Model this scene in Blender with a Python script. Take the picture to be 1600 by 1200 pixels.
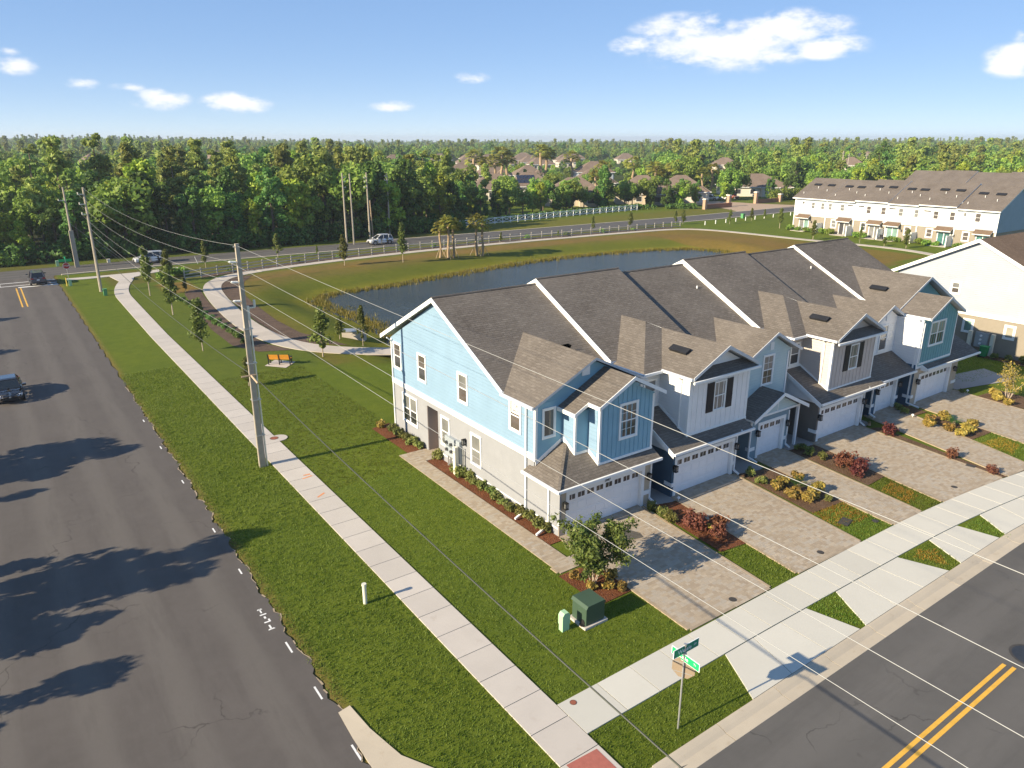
import bpy, math, random
import numpy as np
from mathutils import Vector, Matrix

for _o in list(bpy.data.objects):
    bpy.data.objects.remove(_o)
SC = bpy.context.scene
COL = SC.collection
R = math.radians

# ---------------------------------------------------------------- camera
cd = bpy.data.cameras.new('camera')
cam = bpy.data.objects.new('camera', cd)
COL.objects.link(cam)
cam.location = (0, 0, 18.5)
cam.rotation_euler = (R(90 - 18.4), 0, R(-35.3))
cd.sensor_width = 36.0
cd.lens = 36.0 * 1150 / 1600
cd.clip_start = 0.3
cd.clip_end = 9000
SC.camera = cam

# ---------------------------------------------------------------- world and sun
SUN_EL, SUN_DIR = 24.0, (-1.0, 0.08)          # towards the sun on the map
W = bpy.data.worlds.new('World')
SC.world = W
W.use_nodes = True
wn = W.node_tree
sky = wn.nodes.new('ShaderNodeTexSky')
sky.sky_type = 'NISHITA'
sky.sun_disc = False
sky.sun_elevation = R(SUN_EL)
sky.sun_rotation = math.atan2(SUN_DIR[0], SUN_DIR[1])
sky.altitude = 0
sky.air_density = 0.4
sky.dust_density = 0.0
sky.ozone_density = 2.5
bgn = wn.nodes['Background']
bgn.inputs[1].default_value = 0.15
SKY_OUT = sky.outputs[0]

sl = bpy.data.lights.new('sun', 'SUN')
sl.energy = 3.3
sl.angle = R(0.5)
sl.color = (1.0, 0.86, 0.63)
sun = bpy.data.objects.new('sun', sl)
COL.objects.link(sun)
_d = Vector((SUN_DIR[0], SUN_DIR[1], math.hypot(*SUN_DIR) * math.tan(R(SUN_EL))))
sun.rotation_euler = _d.to_track_quat('Z', 'Y').to_euler()
sun.location = (-60, 20, 60)

vs = SC.view_settings
vs.view_transform = 'Standard'
vs.look = 'None'
vs.exposure = 1.6
vs.gamma = 1.0
vs.use_curve_mapping = False
SC.render.engine = 'CYCLES'
SC.cycles.use_denoising = True
SC.cycles.max_bounces = 6
SC.cycles.diffuse_bounces = 3
SC.cycles.glossy_bounces = 3
SC.cycles.transmission_bounces = 4
SC.cycles.transparent_max_bounces = 6

# clouds: painted into the sky by direction (small fair weather puffs)
def add_clouds():
    n, l = wn.nodes, wn.links
    tc = n.new('ShaderNodeTexCoord')
    def mth(op, a, b=None, clamp=False):
        m = n.new('ShaderNodeMath'); m.operation = op; m.use_clamp = clamp
        for i, q in enumerate((a, b)):
            if q is None: continue
            if isinstance(q, (int, float)): m.inputs[i].default_value = q
            else: l.new(q, m.inputs[i])
        return m.outputs[0]
    sep = n.new('ShaderNodeSeparateXYZ'); l.new(tc.outputs['Generated'], sep.inputs[0])
    az = mth('ARCTAN2', sep.outputs[0], sep.outputs[1])
    el = mth('ARCSINE', sep.outputs[2])
    comb = n.new('ShaderNodeCombineXYZ'); l.new(az, comb.inputs[0]); l.new(mth('MULTIPLY', el, 2.0), comb.inputs[1])
    nz = n.new('ShaderNodeTexNoise'); nz.inputs['Scale'].default_value = 26; nz.inputs['Detail'].default_value = 9; nz.inputs['Roughness'].default_value = 0.62
    l.new(comb.outputs[0], nz.inputs[0])
    nz2 = n.new('ShaderNodeTexNoise'); nz2.inputs['Scale'].default_value = 9; nz2.inputs['Detail'].default_value = 3
    l.new(comb.outputs[0], nz2.inputs[0])
    tot = None
    for (ca, ce, sa, se, am) in CLOUDS:
        u = mth('DIVIDE', mth('SUBTRACT', az, ca), sa)
        v = mth('DIVIDE', mth('SUBTRACT', el, ce), se)
        d2 = mth('ADD', mth('MULTIPLY', u, u), mth('MULTIPLY', v, v))
        g = mth('MULTIPLY', mth('SUBTRACT', 1.0, mth('SQRT', d2), True), am)
        tot = g if tot is None else mth('MAXIMUM', tot, g)
    q = mth('ADD', mth('MULTIPLY', mth('SUBTRACT', nz.outputs[0], 0.5), 1.9), mth('MULTIPLY', mth('SUBTRACT', nz2.outputs[0], 0.5), 0.8))
    m = mth('ADD', tot, mth('MULTIPLY', q, mth('MINIMUM', mth('MULTIPLY', tot, 3.0), 1.0)))
    rp = n.new('ShaderNodeMapRange'); rp.interpolation_type = 'SMOOTHSTEP'
    rp.inputs[1].default_value = 0.06; rp.inputs[2].default_value = 0.80; rp.inputs[3].default_value = 0; rp.inputs[4].default_value = 0.93
    l.new(m, rp.inputs[0])
    mx = n.new('ShaderNodeMix'); mx.data_type = 'RGBA'
    l.new(rp.outputs[0], mx.inputs[0])
    hs = n.new('ShaderNodeHueSaturation'); hs.inputs['Saturation'].default_value = SKY_SAT; hs.inputs['Value'].default_value = SKY_VAL; hs.inputs['Hue'].default_value = 0.510
    gm = n.new('ShaderNodeGamma'); gm.inputs[1].default_value = SKY_GAM; l.new(SKY_OUT, gm.inputs[0]); l.new(gm.outputs[0], hs.inputs['Color'])
    l.new(hs.outputs[0], mx.inputs[6])
    mx.inputs[7].default_value = CLOUD_COL
    l.new(mx.outputs[2], bgn.inputs[0])

SKY_SAT, SKY_VAL, SKY_GAM = 2.05, 1.22, 0.3
CLOUD_COL = (2.45, 2.45, 2.5, 1)
# cloud directions measured on the photograph: azimuth, elevation, half widths, amount
CLOUDS = [(0.8764, 0.1056, 0.1333, 0.0355, 1.00), (0.8262, 0.1257, 0.0792, 0.0228, 0.80), (0.9434, 0.1217, 0.0902, 0.0262, 1.00), (0.7660, 0.1081, 0.0373, 0.0149, 0.90), (0.8554, 0.1338, 0.0245, 0.0143, 0.70), (0.9876, 0.1012, 0.0600, 0.0172, 1.00), (1.1803, 0.0802, 0.0411, 0.0224, 1.00), (0.8438, 0.0924, 0.0682, 0.0149, 0.90), (0.1961, 0.0439, 0.0426, 0.0156, 0.90), (0.2782, 0.0404, 0.0499, 0.0161, 1.10), (0.0622, 0.0739, 0.0296, 0.0123, 0.75), (0.0573, 0.0879, 0.0137, 0.0074, 0.50), (0.1187, 0.0588, 0.0224, 0.0089, 0.65), (0.1646, 0.0555, 0.0275, 0.0071, 0.60), (0.4642, 0.0393, 0.0358, 0.0090, 0.80), (0.5638, 0.0727, 0.0313, 0.0089, 0.65), (0.3622, 0.0502, 0.0205, 0.0066, 0.30), (1.1778, 0.1029, 0.0136, 0.0092, 0.60)]
add_clouds()

# ---------------------------------------------------------------- helpers
def par_off(o):
    v = Vector((0, 0, 0))
    while o is not None:
        v += o.location; o = o.parent
    return v

def empty(name, loc, label, cat, group=None, rz=0):
    o = bpy.data.objects.new(name, None)
    o.empty_display_size = 0.2
    COL.objects.link(o)
    o.location = loc; o.rotation_euler = (0, 0, rz)
    tag(o, label, cat, group)
    return o

def tag(o, label=None, cat=None, group=None, kind=None):
    if label: o['label'] = label
    if cat: o['category'] = cat
    if group: o['group'] = group
    if kind: o['kind'] = kind
    return o

def link_mesh(name, me, parent=None):
    o = bpy.data.objects.new(name, me)
    COL.objects.link(o)
    if parent: o.parent = parent
    return o

def mesh_np(name, verts, faces, mat, smooth=False):
    """verts (N,3), faces (M,k) all alike"""
    me = bpy.data.meshes.new(name)
    verts = np.asarray(verts, dtype=np.float32); faces = np.asarray(faces, dtype=np.int32)
    k = faces.shape[1]
    me.vertices.add(len(verts)); me.vertices.foreach_set('co', verts.ravel())
    me.loops.add(faces.size); me.loops.foreach_set('vertex_index', faces.ravel())
    me.polygons.add(len(faces)); me.polygons.foreach_set('loop_start', np.arange(0, faces.size, k, dtype=np.int32))
    me.polygons.foreach_set('use_smooth', np.full(len(faces), bool(smooth)))
    me.materials.append(mat)
    me.update(calc_edges=True)
    me.validate()
    return me

class MB:
    def __init__(s): s.v, s.f, s.m = [], [], []
    def poly(s, pts, mi=0):
        b = len(s.v); s.v += [tuple(p) for p in pts]; s.f.append(tuple(range(b, b + len(pts)))); s.m.append(mi)
    def prism(s, pts, vec, mi=0, ms=None):
        ms = mi if ms is None else ms
        pts = [Vector(p) for p in pts]; vec = Vector(vec)
        n = Vector((0, 0, 0))
        for i in range(len(pts)):
            a, b = pts[i], pts[(i + 1) % len(pts)]
            n += Vector(((a.y - b.y) * (a.z + b.z), (a.z - b.z) * (a.x + b.x), (a.x - b.x) * (a.y + b.y)))
        if n.dot(vec) > 0: pts = pts[::-1]
        q = [p + vec for p in pts]; k = len(pts)
        s.poly(pts, mi); s.poly(q[::-1], ms)
        for i in range(k):
            j = (i + 1) % k
            s.poly([pts[j], pts[i], q[i], q[j]], ms)
    def box(s, x0, x1, y0, y1, z0, z1, mi=0):
        if x0 > x1: x0, x1 = x1, x0
        if y0 > y1: y0, y1 = y1, y0
        if z0 > z1: z0, z1 = z1, z0
        s.prism([(x0, y0, z1), (x1, y0, z1), (x1, y1, z1), (x0, y1, z1)], (0, 0, z0 - z1), mi)
    def obox(s, c, u, v, w, mi=0):
        c, u, v, w = Vector(c), Vector(u), Vector(v), Vector(w)
        s.prism([c + w - u - v, c + w + u - v, c + w + u + v, c + w - u + v], w * -2, mi)
    def beam(s, a, b, wx, wz, mi=0):
        a, b = Vector(a), Vector(b); d = b - a
        up = Vector((0, 0, 1)) if abs(d.normalized().z) < 0.95 else Vector((1, 0, 0))
        sd = d.cross(up).normalized() * wx / 2; u = sd.cross(d).normalized() * wz / 2
        s.obox((a + b) / 2, d / 2, sd, u, mi)
    def cyl(s, a, b, r0, r1=None, n=8, mi=0, cap=True):
        r1 = r0 if r1 is None else r1
        a, b = Vector(a), Vector(b); d = (b - a).normalized()
        up = Vector((0, 0, 1)) if abs(d.z) < 0.9 else Vector((1, 0, 0))
        u = d.cross(up).normalized(); w = d.cross(u)
        k = len(s.v)
        for i in range(n):
            t = 2 * math.pi * i / n; c = u * math.cos(t) + w * math.sin(t)
            s.v.append(tuple(a + c * r0)); s.v.append(tuple(b + c * r1))
        for i in range(n):
            j = (i + 1) % n
            s.f.append((k + 2 * i, k + 2 * i + 1, k + 2 * j + 1, k + 2 * j)); s.m.append(mi)
        if cap:
            s.f.append(tuple(k + 2 * i for i in range(n))); s.m.append(mi)
            s.f.append(tuple(k + 2 * i + 1 for i in range(n - 1, -1, -1))); s.m.append(mi)
    def build(s, name, mats, parent=None, smooth=False, world=True):
        if not isinstance(mats, (list, tuple)): mats = [mats]
        me = bpy.data.meshes.new(name)
        off = par_off(parent) if (parent is not None and world) else Vector((0, 0, 0))
        me.from_pydata([(p[0] - off.x, p[1] - off.y, p[2] - off.z) for p in s.v], [], s.f)
        for m in mats: me.materials.append(m)
        if len(mats) > 1: me.polygons.foreach_set('material_index', s.m)
        if smooth: me.polygons.foreach_set('use_smooth', [True] * len(s.f))
        me.update()
        return link_mesh(name, me, parent)

def lettering(par, body, loc, size, rot, mat, name='lettering', ext=0.002, ay='CENTER'):
    cu = bpy.data.curves.new(name, 'FONT'); cu.body = body; cu.size = size; cu.extrude = ext; cu.align_x = 'CENTER'; cu.align_y = ay
    t = bpy.data.objects.new(name, cu); COL.objects.link(t)
    bpy.context.view_layer.update()
    me = bpy.data.meshes.new_from_object(t.evaluated_get(bpy.context.evaluated_depsgraph_get()))
    bpy.data.objects.remove(t); me.materials.clear(); me.materials.append(M[mat])
    o = link_mesh(name, me, par); o.location = loc; o.rotation_euler = rot
    return o

def copy_tree(o, parent=None):
    c = o.copy(); COL.objects.link(c)
    if parent is not None: c.parent = parent
    for ch in o.children:
        copy_tree(ch, c)
    return c

# ---------------------------------------------------------------- materials
MATS = {}
class NB:
    def __init__(s, name):
        s.mat = bpy.data.materials.new(name); s.mat.use_nodes = True
        s.t = s.mat.node_tree; s.n = s.t.nodes; s.l = s.t.links
        s.p = s.n['Principled BSDF']; s.out = s.n['Material Output']
        MATS[name] = s.mat
    def pos(s):
        g = s.n.new('ShaderNodeNewGeometry'); return g
    def val(s, sock, v):
        if isinstance(v, (int, float, tuple)): sock.default_value = v
        else: s.l.new(v, sock)
    def math(s, op, a, b=0.0, clamp=False):
        m = s.n.new('ShaderNodeMath'); m.operation = op; m.use_clamp = clamp
        s.val(m.inputs[0], a); s.val(m.inputs[1], b); return m.outputs[0]
    def noise(s, vec, scale, detail=4, rough=0.55):
        z = s.n.new('ShaderNodeTexNoise'); z.inputs['Scale'].default_value = scale; z.inputs['Detail'].default_value = detail; z.inputs['Roughness'].default_value = rough
        s.l.new(vec, z.inputs[0]); return z.outputs[0]
    def mix(s, f, a, b, mode='MIX'):
        m = s.n.new('ShaderNodeMix'); m.data_type = 'RGBA'; m.blend_type = mode
        s.val(m.inputs[0], f); s.val(m.inputs[6], c4(a) if isinstance(a, tuple) else a); s.val(m.inputs[7], c4(b) if isinstance(b, tuple) else b)
        return m.outputs[2]
    def rng(s, x, a, b, c=0.0, d=1.0, smooth=False):
        m = s.n.new('ShaderNodeMapRange'); m.interpolation_type = 'SMOOTHSTEP' if smooth else 'LINEAR'
        s.l.new(x, m.inputs[0])
        for i, v in enumerate((a, b, c, d)): m.inputs[i + 1].default_value = v
        return m.outputs[0]
    def scale(s, vec, v):
        m = s.n.new('ShaderNodeVectorMath'); m.operation = 'MULTIPLY'; s.l.new(vec, m.inputs[0]); m.inputs[1].default_value = v; return m.outputs[0]
    def bump(s, h, dist=0.01, strength=1.0):
        b = s.n.new('ShaderNodeBump'); b.inputs['Distance'].default_value = dist; b.inputs['Strength'].default_value = strength
        s.l.new(h, b.inputs['Height']); s.l.new(b.outputs[0], s.p.inputs['Normal'])
    def fin(s, color, rough=0.8, spec=0.3):
        s.val(s.p.inputs['Base Color'], c4(color) if isinstance(color, tuple) else color)
        s.val(s.p.inputs['Roughness'], rough)
        s.p.inputs['Specular IOR Level'].default_value = spec
        return s.mat
def c4(c): return (c[0], c[1], c[2], 1.0)

def plain(name, col, rough=0.6, var=0.10, scale=1.5, spec=0.3, bump=0.0, bscale=40, metal=0.0, fine=0.0):
    b = NB(name); P = b.pos().outputs['Position']
    n1 = b.noise(P, scale, 5)
    lo = tuple(x * (1 - var) for x in col); hi = tuple(min(1, x * (1 + var)) for x in col)
    c = b.mix(b.rng(n1, 0.3, 0.7), lo, hi)
    if fine:
        n2 = b.noise(P, 60, 3)
        c = b.mix(b.rng(n2, 0.3, 0.7), b.mix(fine, c, (0, 0, 0)), c)
    b.fin(c, rough, spec)
    if metal: b.p.inputs['Metallic'].default_value = metal
    if bump: b.bump(b.noise(P, bscale, 4), bump)
    return b.mat

def siding(name, col, lap=0.18, depth=0.012, var=0.05):
    b = NB(name); P = b.pos().outputs['Position']
    sp = b.n.new('ShaderNodeSeparateXYZ'); b.l.new(P, sp.inputs[0])
    fr = b.math('FRACT', b.math('DIVIDE', sp.outputs[2], lap))
    n1 = b.noise(P, 0.8, 5)
    c = b.mix(b.rng(n1, 0.3, 0.7), tuple(x * (1 - var) for x in col), tuple(min(1, x * (1 + var)) for x in col))
    edge = b.rng(fr, 0.0, 0.10, 0.35, 0.0)
    c = b.mix(edge, c, tuple(x * 0.6 for x in col))
    b.fin(c, 0.55, 0.3)
    b.bump(b.math('SUBTRACT', 1.0, fr), depth)
    return b.mat

def shingle(name, c1, c2):
    b = NB(name); g = b.pos(); P = g.outputs['Position']
    sp = b.n.new('ShaderNodeSeparateXYZ'); b.l.new(P, sp.inputs[0])
    sn = b.n.new('ShaderNodeSeparateXYZ'); b.l.new(g.outputs['True Normal'], sn.inputs[0])
    sel = b.math('GREATER_THAN', b.math('ABSOLUTE', sn.outputs[0]), b.math('ABSOLUTE', sn.outputs[1]))
    u = b.math('ADD', b.math('MULTIPLY', sp.outputs[1], sel), b.math('MULTIPLY', sp.outputs[0], b.math('SUBTRACT', 1.0, sel)))
    cx = b.n.new('ShaderNodeCombineXYZ'); b.l.new(u, cx.inputs[0]); b.l.new(b.math('MULTIPLY', sp.outputs[2], 2.2), cx.inputs[1])
    br = b.n.new('ShaderNodeTexBrick'); b.l.new(cx.outputs[0], br.inputs[0])
    br.inputs['Scale'].default_value = 1.0; br.inputs['Brick Width'].default_value = 0.42; br.inputs['Row Height'].default_value = 0.17
    br.inputs['Mortar Size'].default_value = 0.012; br.inputs['Mortar Smooth'].default_value = 0.2; br.inputs['Bias'].default_value = 0.0
    br.inputs['Color1'].default_value = c4(c1); br.inputs['Color2'].default_value = c4(c2); br.inputs['Mortar'].default_value = c4(tuple(x * 0.45 for x in c1))
    n1 = b.noise(b.scale(cx.outputs[0], (3.0, 9.0, 1)), 1.0, 3); n2 = b.noise(P, 0.35, 4); n3 = b.noise(P, 90, 2)
    c = b.mix(b.rng(n1, 0.35, 0.65, 0, 0.75), br.outputs[0], tuple(x * 0.62 for x in c1))
    c = b.mix(b.rng(n2, 0.3, 0.7, 0.0, 0.30), c, tuple(min(1, x * 1.35) for x in c2))
    c = b.mix(b.rng(n3, 0.3, 0.75, 0.0, 0.35), c, tuple(x * 0.55 for x in c1))
    b.fin(c, 0.92, 0.15)
    fr = b.math('FRACT', b.math('DIVIDE', b.math('MULTIPLY', sp.outputs[2], 2.2), 0.17))
    b.bump(b.math('ADD', b.math('MULTIPLY', b.math('SUBTRACT', 1.0, fr), 0.7), b.math('MULTIPLY', n3, 0.4)), 0.010)
    return b.mat

def leaf(name, c_dark, c_mid, c_light, trans=0.35, rough=0.55):
    b = NB(name); g = b.pos()
    oi = b.n.new('ShaderNodeObjectInfo')
    r = g.outputs['Random Per Island']
    c = b.mix(b.rng(r, 0.0, 0.6), c_dark, c_mid)
    c = b.mix(b.rng(r, 0.55, 1.0), c, c_light)
    nz = b.noise(g.outputs['Position'], 0.35, 3)
    c = b.mix(b.rng(nz, 0.35, 0.7, 0, 0.55), c, c_light)
    hs = b.n.new('ShaderNodeHueSaturation')
    b.l.new(c, hs.inputs['Color'])
    b.l.new(b.rng(oi.outputs['Random'], 0, 1, 0.462, 0.505), hs.inputs['Hue'])
    b.l.new(b.rng(oi.outputs['Random'], 0, 1, 0.72, 1.3), hs.inputs['Value'])
    b.fin(hs.outputs[0], rough, 0.25)
    tr = b.n.new('ShaderNodeBsdfTranslucent'); b.l.new(hs.outputs[0], tr.inputs[0])
    ms = b.n.new('ShaderNodeMixShader'); ms.inputs[0].default_value = trans
    b.l.new(b.p.outputs[0], ms.inputs[1]); b.l.new(tr.outputs[0], ms.inputs[2]); b.l.new(ms.outputs[0], b.out.inputs[0])
    return b.mat

M = MATS
plain('white_trim', (0.80, 0.80, 0.78), 0.5, 0.03)
plain('white_vinyl', (0.78, 0.78, 0.76), 0.45, 0.05)
plain('garage_white', (0.82, 0.82, 0.82), 0.4, 0.03)
plain('fascia_grey', (0.55, 0.56, 0.57), 0.5, 0.05)
siding('blue_siding', (0.215, 0.325, 0.435), 0.20, 0.004)  # copy of the one blue paint, toned for the sunlit side faces
plain('blue_board', (0.22, 0.40, 0.50), 0.55, 0.05)  # same blue paint again, its tone set for the shaded street faces
plain('grey_stucco', (0.27, 0.275, 0.29), 0.9, 0.05, bump=0.001)
plain('tan_stucco', (0.46, 0.38, 0.28), 0.9, 0.06, bump=0.001)
plain('taupe_wall', (0.34, 0.29, 0.26), 0.9, 0.05, bump=0.001)
siding('pale_grey_siding', (0.34, 0.37, 0.42), 0.18, 0.014)
siding('white_siding', (0.76, 0.76, 0.75), 0.18, 0.014)
plain('white_board', (0.80, 0.78, 0.76), 0.55, 0.04)
plain('navy_stucco', (0.055, 0.105, 0.155), 0.85, 0.08, bump=0.001)
siding('pale_teal_siding', (0.46, 0.57, 0.575), 0.18, 0.012)
plain('slate_stucco', (0.20, 0.28, 0.32), 0.85, 0.06, bump=0.001)
plain('greige_board', (0.52, 0.455, 0.41), 0.6, 0.05)
siding('greige_siding', (0.50, 0.45, 0.41), 0.18, 0.014)
plain('dark_taupe_stucco', (0.17, 0.15, 0.125), 0.85, 0.06, bump=0.001)
plain('teal_board', (0.17, 0.35, 0.37), 0.6, 0.05)
plain('tan_row_stucco', (0.27, 0.235, 0.185), 0.9, 0.05)
plain('far_white_wall', (0.37, 0.41, 0.46), 0.7, 0.03)
siding('far_blue_siding', (0.26, 0.34, 0.42), 0.2, 0.012)
shingle('shingle', (0.150, 0.128, 0.108), (0.215, 0.188, 0.160))
shingle('brown_shingle', (0.17, 0.115, 0.075), (0.23, 0.16, 0.11))
shingle('suburb_shingle', (0.20, 0.145, 0.11), (0.26, 0.20, 0.155))
plain('vent_black', (0.02, 0.02, 0.022), 0.6, 0.1)
plain('black_metal', (0.02, 0.02, 0.02), 0.45, 0.1)
plain('shutter_black', (0.018, 0.018, 0.022), 0.5, 0.1)
plain('beige_wall', (0.52, 0.44, 0.34), 0.9, 0.06)
plain('cream_wall', (0.66, 0.60, 0.50), 0.9, 0.05)
plain('grey_metal', (0.36, 0.40, 0.43), 0.45, 0.06, metal=0.2)
plain('galvanised', (0.48, 0.48, 0.47), 0.4, 0.06, metal=0.6)
plain('pole_concrete', (0.36, 0.315, 0.25), 0.9, 0.10, 3, bump=0.001)
plain('pole_wood', (0.38, 0.29, 0.20), 0.9, 0.15, 3)
plain('wire', (0.36, 0.36, 0.35), 0.5, 0.02)
plain('cable_black', (0.06, 0.065, 0.05), 0.6, 0.05)
plain('fence_white', (0.38, 0.355, 0.31), 0.7, 0.12, 2)
plain('bark', (0.16, 0.12, 0.085), 0.95, 0.25, 4, bump=0.02, bscale=12)
plain('pale_bark', (0.42, 0.34, 0.26), 0.9, 0.2, 8)
plain('palm_bark', (0.36, 0.26, 0.16), 0.95, 0.2, 6, bump=0.02, bscale=15)
plain('stake_wood', (0.40, 0.30, 0.20), 0.9, 0.1)
plain('bench_slat', (0.72, 0.30, 0.03), 0.6, 0.1)
plain('utility_green', (0.05, 0.085, 0.055), 0.5, 0.08)
plain('box_green', (0.10, 0.30, 0.12), 0.5, 0.06)
plain('pedestal_green', (0.36, 0.55, 0.33), 0.5, 0.05)
plain('bollard_cream', (0.66, 0.63, 0.52), 0.5, 0.04)
plain('sign_green', (0.0, 0.24, 0.13), 0.4, 0.03)
plain('sign_green_light', (0.015, 0.42, 0.14), 0.4, 0.03)
plain('sign_white', (0.85, 0.86, 0.84), 0.4, 0.02)
plain('sign_back', (0.26, 0.20, 0.14), 0.5, 0.06)
plain('sign_red', (0.45, 0.02, 0.02), 0.4, 0.04)
plain('rust', (0.26, 0.085, 0.05), 0.8, 0.15, 8)
plain('iron', (0.055, 0.05, 0.045), 0.7, 0.2, 8)
plain('manhole_dark', (0.03, 0.035, 0.045), 0.6, 0.15, 6)
plain('brick_red', (0.36, 0.12, 0.09), 0.85, 0.1, 8)
plain('brick_wall', (0.30, 0.15, 0.09), 0.9, 0.15, 5)
plain('yellow_paint', (0.75, 0.42, 0.06), 0.7, 0.1, 3, fine=0.15)
plain('white_paint', (0.72, 0.71, 0.68), 0.7, 0.10, 3)
plain('orange_paint', (0.62, 0.25, 0.10), 0.8, 0.15)
plain('bin_green', (0.02, 0.22, 0.08), 0.5, 0.05)
plain('yellow_post', (0.70, 0.50, 0.10), 0.6, 0.05)
plain('tyre', (0.015, 0.015, 0.015), 0.8, 0.1)
plain('rim', (0.45, 0.45, 0.46), 0.3, 0.05, metal=0.8)
plain('car_black', (0.012, 0.012, 0.014), 0.18, 0.02, spec=0.5)
plain('car_grey', (0.10, 0.095, 0.11), 0.25, 0.02, spec=0.5)
plain('car_white', (0.75, 0.75, 0.75), 0.25, 0.01, spec=0.5)
plain('car_red', (0.25, 0.04, 0.03), 0.25, 0.01, spec=0.5)
plain('car_glass', (0.012, 0.016, 0.018), 0.06, 0.02, spec=0.7)
plain('car_trim', (0.02, 0.02, 0.02), 0.5, 0.05)
plain('lamp_white', (0.85, 0.85, 0.85), 0.15, 0.02, spec=0.6)
plain('lamp_red', (0.35, 0.02, 0.02), 0.2, 0.05, spec=0.6)
plain('solar', (0.02, 0.025, 0.045), 0.15, 0.1, spec=0.6)
for k in ('car_black', 'car_grey', 'car_white', 'car_red'):
    nd = MATS[k].node_tree.nodes['Principled BSDF']; nd.inputs['Coat Weight'].default_value = 0.8; nd.inputs['Coat Roughness'].default_value = 0.05

def glass(name, col, rough=0.05, blinds=0.0):
    b = NB(name); g = b.pos(); P = g.outputs['Position']
    sp = b.n.new('ShaderNodeSeparateXYZ'); b.l.new(P, sp.inputs[0])
    n = b.noise(P, 0.7, 2)
    c = b.mix(b.rng(n, 0.3, 0.7), tuple(x * 0.7 for x in col), tuple(x * 1.25 for x in col))
    if blinds:
        fr = b.math('FRACT', b.math('DIVIDE', sp.outputs[2], 0.055))
        c = b.mix(b.rng(fr, 0.0, 0.35, blinds, 0.0), c, tuple(x * 0.45 for x in col))
    b.fin(c, 0.5, 0.5)
    b.p.inputs['Coat Weight'].default_value = 1.0; b.p.inputs['Coat Roughness'].default_value = rough; b.p.inputs['Coat IOR'].default_value = 1.45
    b.bump(b.noise(P, 1.3, 2), 0.004)
    return b.mat
glass('glass_dark', (0.035, 0.035, 0.038))
glass('glass_brown', (0.075, 0.062, 0.055))
glass('glass_blind', (0.36, 0.34, 0.27), 0.05, 0.5)
glass('glass_shade', (0.17, 0.17, 0.165), 0.05, 0.4)
glass('glass_green', (0.16, 0.27, 0.23), 0.05)
glass('glass_teal', (0.03, 0.13, 0.12), 0.05)

def asphalt(name, base, track, axis, spacing, off, stains=0.0):
    b = NB(name); P = b.pos().outputs['Position']
    sp = b.n.new('ShaderNodeSeparateXYZ'); b.l.new(P, sp.inputs[0])
    n1 = b.noise(P, 0.25, 5); n2 = b.noise(P, 70, 3, 0.7); n4 = b.noise(P, 2.2, 5)
    ax = sp.outputs[axis]
    wob = b.math('ADD', ax, b.math('MULTIPLY', b.math('SUBTRACT', n1, 0.5), 0.5))
    ph = b.math('SINE', b.math('MULTIPLY', b.math('ADD', wob, off), 2 * math.pi / spacing))
    lo = tuple(x * 0.82 for x in base)
    c = b.mix(b.rng(n1, 0.3, 0.7), lo, base)
    c = b.mix(b.rng(ph, -0.3, 1.0, 0.0, 0.6, True), c, track)
    c = b.mix(b.rng(n4, 0.35, 0.75, 0, 0.22), c, tuple(x * 1.3 for x in base))
    c = b.mix(b.rng(n2, 0.35, 0.7, 0, 0.5), c, tuple(x * 0.55 for x in base))
    vv = b.scale(P, (1, 0.12, 1) if axis == 0 else (0.12, 1, 1))
    st = b.noise(vv, 1.6, 6, 0.65)
    c = b.mix(b.rng(st, 0.50, 0.72, 0, 0.45), c, tuple(x * 0.62 for x in base))
    vo = b.n.new('ShaderNodeTexVoronoi'); vo.feature = 'DISTANCE_TO_EDGE'; vo.inputs['Scale'].default_value = 0.16
    wp = b.n.new('ShaderNodeVectorMath'); wp.operation = 'ADD'; b.l.new(P, wp.inputs[0])
    nzc = b.n.new('ShaderNodeTexNoise'); nzc.inputs['Scale'].default_value = 0.7; nzc.inputs['Detail'].default_value = 5
    b.l.new(P, nzc.inputs[0]); b.l.new(b.scale(nzc.outputs[1], (2.5, 2.5, 0)), wp.inputs[1]); b.l.new(wp.outputs[0], vo.inputs[0])
    ck = b.math('MULTIPLY', b.rng(vo.outputs[0], 0.0, 0.006, 1, 0), b.rng(n1, 0.48, 0.6))
    c = b.mix(b.math('MULTIPLY', ck, 0.7), c, tuple(x * 0.35 for x in base))
    if stains:
        n5 = b.noise(P, 0.9, 3, 0.5)
        c = b.mix(b.rng(n5, 0.69, 0.76, 0, stains), c, tuple(x * 0.4 for x in base))
    b.fin(c, 0.9, 0.2)
    b.bump(n2, 0.0015)
    return b.mat
asphalt('asphalt_old', (0.122, 0.108, 0.098), (0.150, 0.135, 0.120), 0, 2.6, 0.6)
asphalt('asphalt_front', (0.125, 0.118, 0.110), (0.145, 0.136, 0.126), 1, 3.1, 0.3, 0.55)
asphalt('asphalt_main', (0.115, 0.108, 0.102), (0.150, 0.140, 0.130), 1, 2.2, 0.3)

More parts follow.
